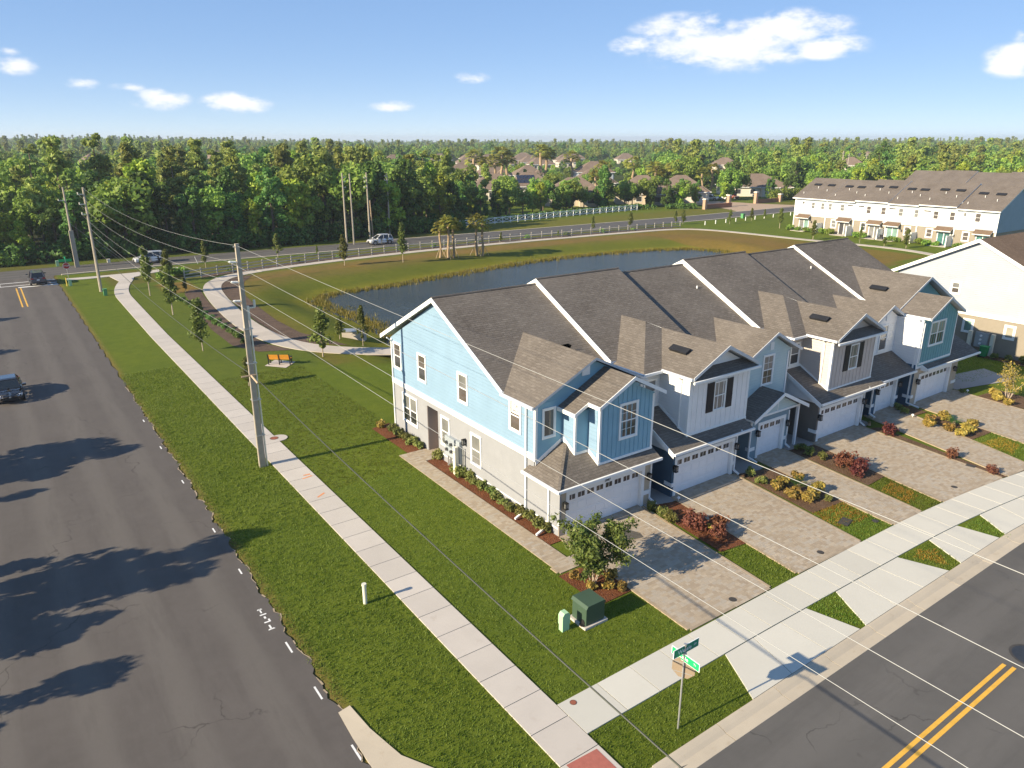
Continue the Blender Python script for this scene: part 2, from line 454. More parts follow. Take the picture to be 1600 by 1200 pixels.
def concrete(name, col, stain=(0.3, 0.22, 0.15), amt=0.35):
    b = NB(name); P = b.pos().outputs['Position']
    oi = b.n.new('ShaderNodeObjectInfo')
    n1 = b.noise(P, 0.6, 6, 0.6); n2 = b.noise(P, 45, 3); n3 = b.noise(P, 1.7, 7, 0.7)
    c = b.mix(oi.outputs['Random'], tuple(x * 0.93 for x in col), tuple(min(1, x * 1.05) for x in col))
    c = b.mix(b.rng(n1, 0.42, 0.75, 0, amt), c, tuple(x * 0.74 for x in col))
    c = b.mix(b.rng(n3, 0.60, 0.78, 0, amt), c, stain)
    c = b.mix(b.rng(n2, 0.3, 0.75, 0, 0.16), c, tuple(x * 0.6 for x in col))
    b.fin(c, 0.88, 0.2); b.bump(n2, 0.0008)
    return b.mat
concrete('concrete', (0.52, 0.47, 0.415))
concrete('concrete_new', (0.56, 0.535, 0.465), (0.4, 0.36, 0.31), 0.2)
concrete('concrete_kerb', (0.50, 0.43, 0.33), (0.27, 0.18, 0.10), 0.5)
concrete('concrete_path', (0.50, 0.44, 0.37))
concrete('concrete_pad', (0.34, 0.32, 0.30))

def paver(name):
    b = NB(name); g = b.pos(); P = g.outputs['Position']
    r = g.outputs['Random Per Island']
    cr = b.n.new('ShaderNodeValToRGB'); b.l.new(r, cr.inputs[0]); cr.color_ramp.interpolation = 'LINEAR'
    e = cr.color_ramp.elements
    e[0].position = 0; e[0].color = c4((0.33, 0.265, 0.195)); e[1].position = 1; e[1].color = c4((0.47, 0.395, 0.30))
    for p, c in ((0.25, (0.37, 0.30, 0.22)), (0.5, (0.42, 0.345, 0.255)), (0.75, (0.40, 0.355, 0.295))):
        q = e.new(p); q.color = c4(c)
    n1 = b.noise(P, 0.5, 5); n2 = b.noise(P, 35, 3)
    c = b.mix(b.rng(n1, 0.4, 0.7, 0, 0.35), cr.outputs[0], (0.33, 0.265, 0.19))
    c = b.mix(b.rng(n2, 0.3, 0.7, 0, 0.25), c, (0.16, 0.13, 0.10))
    b.fin(c, 0.9, 0.2); b.bump(n2, 0.0006)
    return b.mat
paver('paver')
plain('paver_sand', (0.31, 0.25, 0.18), 0.95, 0.15, 3)
plain('edge_restraint', (0.36, 0.28, 0.19), 0.9, 0.12, 3)
plain('oil_stain', (0.10, 0.09, 0.075), 0.7, 0.2, 5)

def mulch(name, c1, c2, c3):
    b = NB(name); P = b.pos().outputs['Position']
    vo = b.n.new('ShaderNodeTexVoronoi'); vo.inputs['Scale'].default_value = 16; b.l.new(P, vo.inputs[0])
    n1 = b.noise(P, 0.8, 5); n2 = b.noise(P, 22, 4)
    sp = b.n.new('ShaderNodeSeparateColor'); b.l.new(vo.outputs['Color'], sp.inputs[0])
    c = b.mix(sp.outputs[0], c1, c2); c = b.mix(b.rng(n2, 0.5, 0.75), c, c3)
    c = b.mix(b.rng(n1, 0.4, 0.7, 0, 0.4), c, tuple(x * 0.5 for x in c1))
    b.fin(c, 0.95, 0.1); b.bump(b.math('ADD', vo.outputs[0], n2), 0.03)
    return b.mat
mulch('mulch_red', (0.115, 0.038, 0.018), (0.20, 0.075, 0.035), (0.30, 0.17, 0.09))
mulch('mulch_brown', (0.10, 0.058, 0.034), (0.17, 0.105, 0.065), (0.24, 0.17, 0.11))
mulch('mulch_dark', (0.10, 0.066, 0.047), (0.15, 0.105, 0.078), (0.20, 0.15, 0.115))

leaf('leaf_oak', (0.071, 0.151, 0.030), (0.139, 0.278, 0.046), (0.290, 0.416, 0.071))
leaf('leaf_pine', (0.095, 0.164, 0.041), (0.191, 0.285, 0.060), (0.367, 0.423, 0.095))
leaf('leaf_lime', (0.130, 0.246, 0.028), (0.235, 0.388, 0.042), (0.422, 0.541, 0.070))
leaf('leaf_dark', (0.039, 0.101, 0.025), (0.077, 0.180, 0.039), (0.155, 0.281, 0.056))
leaf('leaf_sapling', (0.055, 0.085, 0.018), (0.095, 0.135, 0.026), (0.170, 0.200, 0.045))
leaf('leaf_shrub', (0.072, 0.120, 0.029), (0.135, 0.199, 0.047), (0.271, 0.271, 0.079))
leaf('leaf_croton', (0.060, 0.095, 0.018), (0.300, 0.240, 0.040), (0.560, 0.450, 0.110))
leaf('leaf_red', (0.084, 0.034, 0.026), (0.168, 0.066, 0.048), (0.264, 0.132, 0.060))
leaf('leaf_myrtle', (0.045, 0.080, 0.016), (0.085, 0.130, 0.026), (0.180, 0.210, 0.055))
leaf('leaf_palm', (0.087, 0.123, 0.020), (0.189, 0.217, 0.032), (0.377, 0.362, 0.072))
leaf('leaf_sago', (0.020, 0.080, 0.014), (0.043, 0.138, 0.023), (0.087, 0.189, 0.036))
leaf('leaf_dry', (0.203, 0.145, 0.072), (0.319, 0.217, 0.116), (0.435, 0.319, 0.174))
leaf('reed', (0.108, 0.144, 0.018), (0.204, 0.228, 0.026), (0.360, 0.336, 0.048))
leaf('blade', (0.065, 0.130, 0.012), (0.110, 0.185, 0.018), (0.230, 0.300, 0.060), 0.5)
leaf('blade_dry', (0.160, 0.130, 0.020), (0.340, 0.240, 0.030), (0.480, 0.330, 0.050), 0.45)

def ground_mat():
    b = NB('grass_ground'); P = b.pos().outputs['Position']
    at = b.n.new('ShaderNodeVertexColor'); at.layer_name = 'zone'
    n1 = b.noise(P, 0.16, 6, 0.6); n2 = b.noise(P, 1.1, 6, 0.65); n3 = b.noise(P, 14, 4, 0.7); n4 = b.noise(P, 60, 2, 0.7)
    c = at.outputs[0]
    c = b.mix(b.rng(n1, 0.35, 0.7, 0, 0.35), c, b.mix(1.0, c, (1.55, 1.30, 1.0), 'MULTIPLY'))
    c = b.mix(b.rng(n2, 0.40, 0.7, 0, 0.55), c, b.mix(1.0, c, (0.62, 0.72, 0.6), 'MULTIPLY'))
    c = b.mix(b.rng(n3, 0.35, 0.7, 0, 0.6), c, b.mix(1.0, c, (0.45, 0.55, 0.4), 'MULTIPLY'))
    c = b.mix(b.rng(n4, 0.45, 0.75, 0, 0.45), c, b.mix(1.0, c, (1.9, 1.6, 1.5), 'MULTIPLY'))
    b.fin(c, 0.95, 0.1)
    b.bump(b.math('ADD', b.math('MULTIPLY', n3, 0.6), b.math('MULTIPLY', n4, 0.6)), 0.035)
    return b.mat
ground_mat()

def water_mat():
    b = NB('pond_water'); P = b.pos().outputs['Position']
    n1 = b.noise(b.scale(P, (1.0, 1.6, 1)), 1.6, 4); n2 = b.noise(P, 0.08, 3); n3 = b.noise(b.scale(P, (1, 2.0, 1)), 6, 3)
    c = b.mix(b.rng(n2, 0.35, 0.65), (0.035, 0.050, 0.060), (0.050, 0.068, 0.080))
    b.fin(c, 0.12, 0.5)
    b.p.inputs['IOR'].default_value = 1.33
    b.bump(b.math('ADD', n1, b.math('MULTIPLY', n3, 0.5)), 0.09)
    return b.mat
water_mat()
# ================================================================ GROUND
rng = np.random.default_rng(7)
random.seed(7)
POND = [(31.6, 58), (31.5, 64), (32.5, 70), (32.9, 77), (32.2, 83), (32.0, 88.5), (35.5, 92.5), (44, 93.2), (56, 95.9), (70, 98.7), (84, 99.5), (98, 97.6), (107, 94.5), (109.5, 90), (108.5, 85), (105, 78), (104, 66), (102, 58)]
WATER_Z = -1.0

def poly_dist(px, py, poly):
    """signed distance (negative inside) for numpy arrays"""
    d = np.full(px.shape, 1e9); ins = np.zeros(px.shape, dtype=bool)
    n = len(poly)
    for i in range(n):
        x0, y0 = poly[i]; x1, y1 = poly[(i + 1) % n]
        ex, ey = x1 - x0, y1 - y0
        t = np.clip(((px - x0) * ex + (py - y0) * ey) / (ex * ex + ey * ey), 0, 1)
        d = np.minimum(d, np.hypot(px - x0 - t * ex, py - y0 - t * ey))
        c = ((y0 > py) != (y1 > py)) & (px < (x1 - x0) * (py - y0) / ((y1 - y0) if y1 != y0 else 1e-9) + x0)
        ins ^= c
    return np.where(ins, -d, d)

def sstep(t):
    t = np.clip(t, 0, 1); return t * t * (3 - 2 * t)

def in_poly(px, py, poly):
    return poly_dist(px, py, poly) < 0

FENCE_LINE = [(21.6, 109.0), (34.8, 112.5), (42.6, 114.0), (60.8, 116.0), (82.6, 116.2), (105.9, 115.0), (127.5, 113.2)]
def line_y(x, pts):
    return np.interp(x, [p[0] for p in pts], [p[1] for p in pts])

ROAD_NEAR = [(-120, 122.5), (0, 123.0), (20, 123.8), (36, 123.6), (60, 122.6), (86, 121.4), (121, 120.9), (145, 120.3), (185, 122.0), (230, 127), (320, 142)]
ROAD_W = 8.2

def height(x, y):
    d = poly_dist(x, y, POND)
    bank = 6.0 + 4.0 * sstep((y - 88) / 12)
    z = np.where(d > 0, (WATER_Z - 0.04) * (1 - sstep(d / bank)), WATER_Z - 0.04 + np.maximum(d, -5) * 0.3)
    z = np.where((x > 7.3) & (x < 130) & (y < 12.11), -0.10, z)
    z = np.where((x < 7.05) & (y < 122), -0.03, z)
    return z

xs = np.concatenate([[-3000, -1500, -700, -300, -150, -80, -40, -20, -10, -4], np.arange(-3, 7, 1.0), [7.0, 7.05, 7.5], np.arange(8, 150, 1.0), np.arange(150, 260, 5.0), [280, 320, 380, 460, 560, 700, 900, 1200, 1600, 2200, 3000, 4200]])
ys = np.concatenate([[-300, -120, -60, -30, -10, 0, 5, 8, 11.0, 11.6, 12.10, 12.16], np.arange(13, 135, 1.0), np.arange(135, 260, 5.0), [280, 320, 380, 460, 560, 700, 900, 1200, 1600, 2200, 3000, 4200]])
GX, GY = np.meshgrid(xs, ys)
GZ = height(GX, GY)
gv = np.stack([GX.ravel(), GY.ravel(), GZ.ravel()], 1)
nx, ny = len(xs), len(ys)
ii = (np.arange(ny - 1)[:, None] * nx + np.arange(nx - 1)[None, :]).ravel()
gf = np.stack([ii, ii + 1, ii + nx + 1, ii + nx], 1)
gme = mesh_np('ground', gv, gf, M['grass_ground'], True)
# colours of the turf itself: mown lawn, weedy verge, dry bank, forest floor
def zone(x, y):
    c = np.empty(x.shape + (3,))
    c[...] = (0.110, 0.145, 0.017)
    def put(mask, col):
        m = mask[..., None]
        c[...] = c * (1 - m) + np.array(col) * m
    put(sstep((y - 55) / 8) * ((x > 13) & (x < 32)), (0.100, 0.130, 0.020))
    put((sstep((7.6 - x) / 0.5) * (y > 12)).astype(float), (0.12, 0.10, 0.03))
    d = poly_dist(x, y, POND)
    nb = (d < 16) & (y > 56) & (x > 22)
    put(nb * sstep((16 - d) / 4) * (y > 58), (0.150, 0.125, 0.030))
    put(nb * sstep((9.5 - d) / 4), (0.115, 0.130, 0.016))
    put(nb * sstep((3.6 - d) / 1.8), (0.170, 0.165, 0.018))
    put(nb * sstep((1.0 - d) / 0.8), (0.200, 0.185, 0.030))
    fy = line_y(x, FENCE_LINE)
    put(((y > fy - 8.5) & (y < fy - 2) & (x > 28) & (x < 112)) * sstep((fy - 2 - y) / 3) * 0.75, (0.200, 0.130, 0.045))
    put(((x > 109) & (x < 128) & (y > 60) & (y < 112)) * 0.7, (0.200, 0.120, 0.035))
    put(((y > fy) & (y < 122) & (x > 12) & (x < 128)) * 0.8, (0.120, 0.110, 0.030))
    put(((y > 130) & (y < 142) & (x > 55)) * 0.6, (0.150, 0.125, 0.030))
    put(((y > 129) & (y < 137) & (x < 55)) * 0.6, (0.100, 0.115, 0.020))
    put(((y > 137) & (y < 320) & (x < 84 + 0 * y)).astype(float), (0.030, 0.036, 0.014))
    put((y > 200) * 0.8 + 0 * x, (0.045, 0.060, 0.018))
    put(((x > 24.5) & (x < 28) & (y > 100) & (y < 107)) * 0.9, (0.22, 0.13, 0.04))
    put(((x > 17.5) & (x < 22) & (y > 99.5) & (y < 108)) * 0.8, (0.22, 0.13, 0.04))
    return c
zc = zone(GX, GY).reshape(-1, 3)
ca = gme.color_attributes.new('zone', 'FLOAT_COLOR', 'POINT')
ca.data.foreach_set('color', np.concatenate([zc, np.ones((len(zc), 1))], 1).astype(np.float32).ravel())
g_ob = link_mesh('ground', gme)
tag(g_ob, 'grass covered ground from the corner lawn to the horizon', None, kind='structure')

def sheet(name, polys, z, mat, kind='structure', label=None, parent=None):
    b = MB()
    for p in polys: b.poly([(q[0], q[1], z if len(q) < 3 else q[2]) for q in p])
    o = b.build(name, mat, parent)
    if parent is None: tag(o, label, kind=kind)
    return o

def ribbon(cl, w, z):
    """quads along a centre line; w half width"""
    out = []
    L, Rr = [], []
    n = len(cl)
    for i in range(n):
        a = Vector((*cl[max(0, i - 1)], 0)); c = Vector((*cl[min(n - 1, i + 1)], 0))
        t = (c - a).normalized(); s = Vector((t.y, -t.x, 0)) * w
        p = Vector((*cl[i], z)); L.append(p - s); Rr.append(p + s)
    return L, Rr

def resample(pts, step):
    P = np.array(pts, float); seg = np.hypot(*np.diff(P, axis=0).T); s = np.concatenate([[0], np.cumsum(seg)])
    # Catmull-like smoothing by interpolation then moving average
    u = np.arange(0, s[-1], step * 0.25); X = np.interp(u, s, P[:, 0]); Y = np.interp(u, s, P[:, 1])
    k = 17
    Xp = np.pad(X, k // 2, mode='edge'); Yp = np.pad(Y, k // 2, mode='edge')
    Xs = np.convolve(Xp, np.ones(k) / k, 'valid'); Ys = np.convolve(Yp, np.ones(k) / k, 'valid')
    Xs[0], Ys[0] = P[0]; Xs[-1], Ys[-1] = P[-1]
    out = list(zip(Xs[::4], Ys[::4]))
    if math.hypot(out[-1][0] - P[-1][0], out[-1][1] - P[-1][1]) > 0.4: out.append(tuple(P[-1]))
    return out

# ---- left road with a ragged broken edge
def left_road():
    b = MB()
    yy = np.concatenate([np.arange(-14, 60, 0.25), np.arange(60, 123.3, 0.8)])
    ed = 6.95 + 0.07 * np.sin(yy * 1.7) + 0.05 * np.sin(yy * 4.1 + 1) + rng.normal(0, 0.045, len(yy)) + np.where((yy > 14) & (yy < 20), -0.05 * (20 - yy), 0)
    for i in range(len(yy) - 1):
        b.poly([(-3.2, yy[i], 0.008), (ed[i], yy[i], 0.008), (ed[i + 1], yy[i + 1], 0.008), (-3.2, yy[i + 1], 0.008)])
    tag(b.build('side_road', M['asphalt_old']), 'grey asphalt road beside the long grass strip', kind='structure')
    b = MB()
    for i in range(len(yy) - 1):
        if 14 < yy[i] < 62 and random.random() < 0.5:
            w0, w1 = random.uniform(0.0, 0.06), random.uniform(0.0, 0.06)
            b.poly([(ed[i] - 0.02, yy[i], 0.013), (ed[i] + w0, yy[i], 0.013), (ed[i + 1] + w1, yy[i + 1], 0.013), (ed[i + 1] - 0.02, yy[i + 1], 0.013)])
    tag(b.build('road_edge', M['edge_restraint']), 'sandy crumbled edge between side road and grass', kind='structure')
left_road()

def main_road():
    b = MB(); k = MB(); m = MB()
    x = np.concatenate([np.arange(-120, 200, 4.0), np.arange(200, 321, 20)])
    n = line_y(x, ROAD_NEAR)
    for i in range(len(x) - 1):
        b.poly([(x[i], n[i], 0.014), (x[i + 1], n[i + 1], 0.014), (x[i + 1], n[i + 1] + ROAD_W, 0.014), (x[i], n[i] + ROAD_W, 0.014)])
        if x[i] >= 8:
            k.beam((x[i], n[i] - 0.25, 0.05), (x[i + 1], n[i + 1] - 0.25, 0.05), 0.5, 0.14)
        if x[i] >= 64:
            k.beam((x[i], n[i] + ROAD_W + 0.25, 0.05), (x[i + 1], n[i + 1] + ROAD_W + 0.25, 0.05), 0.5, 0.14)
    tag(b.build('main_road', M['asphalt_main']), 'grey main road running behind the pond', kind='structure')
    tag(k.build('kerb', M['concrete_kerb']), 'pale concrete kerbs along the main road', kind='structure')
main_road()

def front_street():
    b = MB()
    px = np.concatenate([[7.2, 12, 13.5], np.arange(16, 40, 2.0), np.arange(40, 90, 3.0)])
    ed = np.where(px < 14, 11.9, 11.32) - np.where(px > 38, (px - 38) ** 2 * 0.012, 0)
    for i in range(len(px) - 1):
        b.poly([(px[i], -14, -0.03), (px[i + 1], -14, -0.03), (px[i + 1], ed[i + 1], -0.03), (px[i], ed[i], -0.03)])
    tag(b.build('front_street', M['asphalt_front']), 'grey asphalt street in front of the driveways', kind='structure')
front_street()
def bend(x): return -max(0.0, x - 38) ** 2 * 0.012

# kerb and gutter of the front street, cast in sections
def front_kerb():
    root = None
    prof = [(12.12, 0.052), (12.02, 0.055), (11.86, 0.02), (11.72, -0.035), (11.32, -0.022), (11.28, -0.08), (12.12, -0.08)]
    par = bpy.data.objects.new('kerb', None); COL.objects.link(par); tag(par, 'sand coloured rolled kerb and gutter along the front street', kind='structure')
    x = 13.9
    while x < 80:
        x1 = x + 3.02
        for (a, c) in ((x + 0.012, x1 - 0.012),):
            b = MB()
            A = [(a, y + bend(a), z) for y, z in prof]; C = [(c, y + bend(c), z) for y, z in prof]
            n = len(prof)
            for i in range(n):
                j = (i + 1) % n
                b.poly([A[i], A[j], C[j], C[i]])
            b.poly(A[::-1]); b.poly(C)
            b.build('kerb_section', M['concrete_kerb'], par)
        x = x1
    # the return that swings round the corner to the side road
    cl_o = [(7.30, 19.95), (7.42, 18.6), (7.75, 17.0), (8.35, 15.95), (9.3, 14.6), (10.6, 13.3), (12.2, 12.35), (13.9, 12.08)]
    cl_i = [(6.86, 19.9), (6.80, 18.6), (6.80, 17.0), (7.0, 15.4), (7.8, 13.7), (9.3, 12.2), (11.4, 11.4), (13.9, 11.28)]
    b = MB()
    for i in range(len(cl_o) - 1):
        p = [(*cl_i[i], 0.016), (*cl_i[i + 1], 0.016), (*cl_o[i + 1], 0.05), (*cl_o[i], 0.05)]
        b.prism(p, (0, 0, -0.12))
    b.build('kerb_return', M['concrete_kerb'], par)
front_kerb()

# ---- pavements of separate slabs
def slab_walk(name, label, quads, mat, z0=0.0, h=0.05, gap=0.020):
    par = bpy.data.objects.new(name, None); COL.objects.link(par); tag(par, label, kind='structure')
    for q in quads:
        c = Vector((sum(p[0] for p in q) / len(q), sum(p[1] for p in q) / len(q), 0))
        pts = []
        for p in q:
            v = Vector((p[0], p[1], 0)) - c
            L = v.length
            pts.append(c + v * max(0.2, (L - gap) / L) + Vector((0, 0, z0 + h)))
        b = MB(); b.prism(pts, (0, 0, -h - 0.05)); b.build('slab', mat, par)
    return par

# pavement by the side road
q = []
ysl = list(np.arange(12.2, 100, 1.53))
def swl(y): return 11.55 + (0.25 * max(0, y - 78) / 20) + max(0, y - 100) ** 2 * 0.012
def swr(y): return 13.12 + (0.35 * max(0, y - 78) / 20) + max(0, y - 100) ** 2 * 0.012
for a, c in zip(ysl[:-1], ysl[1:]):
    if 13.8 < c < 14.4 + 1.6 and a < 13.7: pass
    q.append([(swl(a), a), (swr(a), a), (swr(c), c), (swl(c), c)])
yl = ysl[-1]
far = list(np.arange(yl, 113.2, 2.2))
for a, c in zip(far[:-1], far[1:]):
    q.append([(swl(a), a), (swr(a), a), (swr(c), c), (swl(c), c)])
e = far[-1]
q += [[(swl(e), e), (swr(e), e), (16.2, 115.2), (13.4, 117.6)], [(13.4, 117.6), (16.2, 115.2), (19.0, 117.4), (17.0, 119.2)], [(17.0, 119.2), (19.0, 117.4), (23.5, 119.4), (23.0, 120.9)],
      [(11.0, 117.3), (13.4, 117.6), (17.0, 119.2), (12.0, 119.0)], [(8.2, 117.6), (11.0, 117.3), (12.0, 119.0), (8.2, 119.3)]]
slab_walk('pavement', 'long straight concrete pavement between grass strip and lawn', q, M['concrete'])
b = MB(); b.cyl((13.25, 45.0, 0.02), (13.25, 45.0, 0.049), 0.55, n=20); tag(b.build('pavement_bulge', M['concrete']), 'round concrete collar at the pavement edge', kind='structure')
sheet('brick_ramp', [[(11.75, 12.3, 0.056), (12.95, 12.3, 0.056), (12.95, 13.62, 0.056), (11.75, 13.68, 0.056)]], 0.056, M['brick_red'], label='red tactile paving at the corner ramp')

# pavement in front of the driveways
q = []
xx = [13.12] + list(np.arange(14.95, 66, 1.57))
def fy1(x): return 15.87 - 0.010 * max(0, x - 27) - 0.0045 * max(0, x - 33) ** 2
def fy0(x): return 14.27 - 0.016 * max(0, x - 22) - 0.0045 * max(0, x - 33) ** 2
for a, c in zip(xx[:-1], xx[1:]): q.append([(a, fy0(a)), (c, fy0(c)), (c, fy1(c)), (a, fy1(a))])
slab_walk('pavement', 'bright concrete pavement across the ends of the driveways', q, M['concrete_new'])
# aprons flaring from the pavement down to the kerb, with grass wedges between
q = []
APR = [(19.95, 18.85, 25.0, 25.55), (27.1, 25.95, 31.95, 32.75), (34.75, 33.85, 37.3, 37.75), (39.45, 38.35, 45.0, 45.6), (46.6, 46.0, 50.5, 51.4), (53.0, 52.0, 62.0, 62.0)]
for (a, a2, c, c2) in APR:
    n = max(2, round((c - a) / 1.6)) if c - a > 3 else 2
    for i in range(n):
        t0, t1 = i / n, (i + 1) / n
        xa, xb = a + (c - a) * t0, a + (c - a) * t1; xa2, xb2 = a2 + (c2 - a2) * t0, a2 + (c2 - a2) * t1
        q.append([(xa2, 12.13 + bend(xa2)), (xb2, 12.13 + bend(xb2)), (xb, fy0(xb) - 0.012), (xa, fy0(xa) - 0.012)])
slab_walk('driveway_apron', 'concrete driveway aprons flaring out to the kerb', q, M['concrete_new'], h=0.046)

# paths round the pond
def path(name, label, pts, hw, mat, step=1.6):
    cl = resample(pts, step); L, Rr = ribbon(cl, hw, 0.0)
    q = [[(L[i].x, L[i].y), (L[i + 1].x, L[i + 1].y), (Rr[i + 1].x, Rr[i + 1].y), (Rr[i].x, Rr[i].y)] for i in range(len(cl) - 1)]
    slab_walk(name, label, q, mat, gap=0.006)
path('footpath', 'curving concrete footpath between the mulch beds and pond', [(32, 110.3), (28.2, 109.0), (25.0, 105.8), (23.0, 101.0), (22.1, 95), (21.5, 90), (20.75, 80), (20.75, 74), (21.3, 68.8), (22.6, 65.2), (24.6, 62.6), (27.5, 60.2), (31, 58.0), (38, 56.0), (55, 55.0), (80, 54.8)], 1.12, M['concrete_path'])
path('footpath', 'straight concrete footpath along the rail fence', [(32.15, 110.35), (42.6, 112.6), (60.8, 114.4), (82.6, 114.5), (105.9, 113.3), (122, 112.0), (126.6, 109.0), (128.3, 102), (129.0, 94), (129.5, 85), (130.8, 78), (132.0, 71), (131.8, 66), (130, 60), (126, 55)], 0.95, M['concrete_path'], 2.4)

# mulch beds beside the footpath
sheet('mulch_bed', [[(19.2, 98.5), (18.2, 88), (17.2, 77.5), (17.2, 70), (18.6, 66.4), (21.4, 65.2), (20.1, 68.6), (19.6, 74), (19.6, 80), (20.3, 90), (21.0, 96.5), (21.6, 100.5), (20.4, 101.0)]], 0.02, M['mulch_dark'], label='dark brown mulch bed left of the curving footpath')
sheet('mulch_bed', [[(24.3, 101.5), (23.3, 95), (22.7, 88), (22.0, 78), (22.1, 72), (22.8, 68), (24.0, 66), (26.2, 63.8), (25.4, 67), (24.2, 71), (24.0, 78), (24.6, 88), (25.6, 96), (28.0, 103), (30.5, 107.5), (28.2, 107.0), (26.0, 104.8)]], 0.02, M['mulch_dark'], label='dark brown mulch strip right of the curving footpath')
fl = [(x, float(line_y(np.array(x), FENCE_LINE))) for x in range(24, 127, 4)]
sheet('mulch_bed', [[(a[0], a[1] - 0.5), (c[0], c[1] - 0.5), (c[0], c[1] + 1.9), (a[0], a[1] + 1.9)] for a, c in zip(fl[:-1], fl[1:])], 0.022, M['mulch_dark'], label='dark mulch strip under the rail fence')

# pond
b = MB(); b.poly([(x * 1.0, y, WATER_Z) for x, y in [(30.2, 57), (30, 64), (31, 77), (30.5, 89.5), (34.5, 94.0), (44, 95), (56, 97.6), (70, 100.4), (84, 101.2), (99, 99.2), (109, 95.8), (111.5, 90), (110.5, 84), (107, 76), (106, 57)]])
tag(b.build('pond_water', M['pond_water']), 'dark blue water of the retention pond', kind='structure')

# ---- driveways of real pavers
def pave(par, quad, lx=(0.16, 0.24, 0.32), row=0.16, z=0.045):
    """quad: left-front, right-front, right-back, left-back; rows along x"""
    v, f = [], []
    (ax, ay), (bx, by), (cx, cy), (dx, dy) = quad
    y0 = min(ay, by); y1 = max(cy, dy)
    yy = y0; jt = 0.007
    poly = np.array(quad)
    while yy < y1:
        t = (yy + row / 2 - y0) / (y1 - y0)
        xa = ax + (dx - ax) * t; xb = bx + (cx - bx) * t
        fr = ay + (by - ay) * 0.5
        x = xa - random.random() * 0.2
        while x < xb:
            L = random.choice(lx)
            x0, x1 = max(x, xa), min(x + L, xb)
            yf = ay + (by - ay) * ((x0 - ax) / max(0.01, bx - ax))
            if x1 - x0 > 0.06 and yy >= yf - 0.02:
                zz = z + random.uniform(-0.0006, 0.0006); k = len(v)
                X0, X1, Y0, Y1 = x0 + jt / 2, x1 - jt / 2, yy + jt / 2, min(yy + row, y1) - jt / 2
                v += [(X0, Y0, zz), (X1, Y0, zz), (X1, Y1, zz), (X0, Y1, zz), (X0 - 0.002, Y0 - 0.002, zz - 0.012), (X1 + 0.002, Y0 - 0.002, zz - 0.012), (X1 + 0.002, Y1 + 0.002, zz - 0.012), (X0 - 0.002, Y1 + 0.002, zz - 0.012)]
                f += [(k, k + 1, k + 2, k + 3), (k, k + 4, k + 5, k + 1), (k + 1, k + 5, k + 6, k + 2), (k + 2, k + 6, k + 7, k + 3), (k + 3, k + 7, k + 4, k)]
            x += L
        yy += row
    off = par_off(par)
    me = mesh_np('paving_stones', np.array(v) - np.array(off), f, M['paver'])
    o = link_mesh('paving_stones', me, par); o['kind'] = 'stuff'
    return o

def driveway(label, quads, cover=None):
    par = bpy.data.objects.new('driveway', None); COL.objects.link(par); tag(par, label, kind='structure')
    b = MB()
    for q in quads:
        b.prism([(x, y, 0.0425) for x, y in q], (0, 0, -0.05))
    b.build('sand_bed', M['paver_sand'], par)
    e = MB()
    for q in quads[:1]:
        for s, i, j in ((-1, 0, 3), (1, 1, 2)):
            e.beam((q[i][0] + s * 0.07, q[i][1] + 0.1, 0.025), (q[j][0] + s * 0.07, q[j][1] - 0.3, 0.025), 0.13, 0.05)
    e.build('edging', M['edge_restraint'], par)
    for q in quads: pave(par, q)
    return par
D1 = driveway('tan paver driveway with an oil stain before the light blue house', [[(20.02, 15.96), (25.0, 15.92), (25.75, 24.84), (20.3, 24.84)]])
driveway('tan paver driveway before the white house with black shutters', [[(27.05, 15.92), (31.85, 15.8), (32.95, 24.64), (27.95, 24.64)]])
driveway('narrow tan paver driveway before the pale teal house', [[(34.85, 15.75), (37.3, 15.65), (38.45, 25.24), (35.85, 25.24)]])
driveway('wide tan paver driveway before the greige house with black shutters', [[(39.45, 15.55), (45.15, 15.0), (46.15, 24.64), (40.9, 24.64)]])
driveway('narrow tan paver driveway between greige house and teal house', [[(45.75, 14.95), (48.4, 14.7), (51.65, 25.24), (48.2, 25.24)]])
driveway('tan paver driveway before the teal end house', [[(51.6, 14.2), (58.0, 13.2), (59.2, 24.64), (53.3, 24.64)]])
WALK = driveway('tan paver side walk along the light blue house', [[(18.32, 22.1), (20.28, 22.1), (20.28, 22.98), (18.32, 22.98)], [(18.32, 22.98), (19.4, 22.98), (19.32, 36.3), (18.36, 36.3)], [(18.36, 36.3), (21.55, 36.3), (21.55, 37.62), (18.36, 37.95)]])
sheet('oil_stain', [[(22.55, 22.9), (23.0, 22.35), (23.6, 22.2), (23.75, 22.6), (23.5, 23.2), (23.1, 23.45), (22.7, 23.3)]], 0.0525, M['oil_stain'], label='dark oil stain on the first driveway')
# entry pads between the garages
sheet('entry_pad', [[(25.9, 24.0), (27.9, 24.0), (27.8, 29.5), (26.45, 29.5)], [(33.1, 23.6), (35.2, 23.9), (35.2, 26), (33.1, 26)], [(38.6, 24.2), (41.0, 24.2), (41.0, 29.5), (38.8, 29.5)], [(46.2, 24.0), (47.3, 24.2), (47.3, 26), (46.2, 26)], [(50.9, 24.2), (52.7, 24.0), (52.7, 28), (51.0, 28)],
                    [(59.5, 24.2), (62.2, 23.6), (66.0, 22.6), (67.2, 25.6), (62.5, 26.4), (59.7, 26.6)]], 0.03, M['concrete_pad'], label='grey concrete entry pads beside the garage doors')

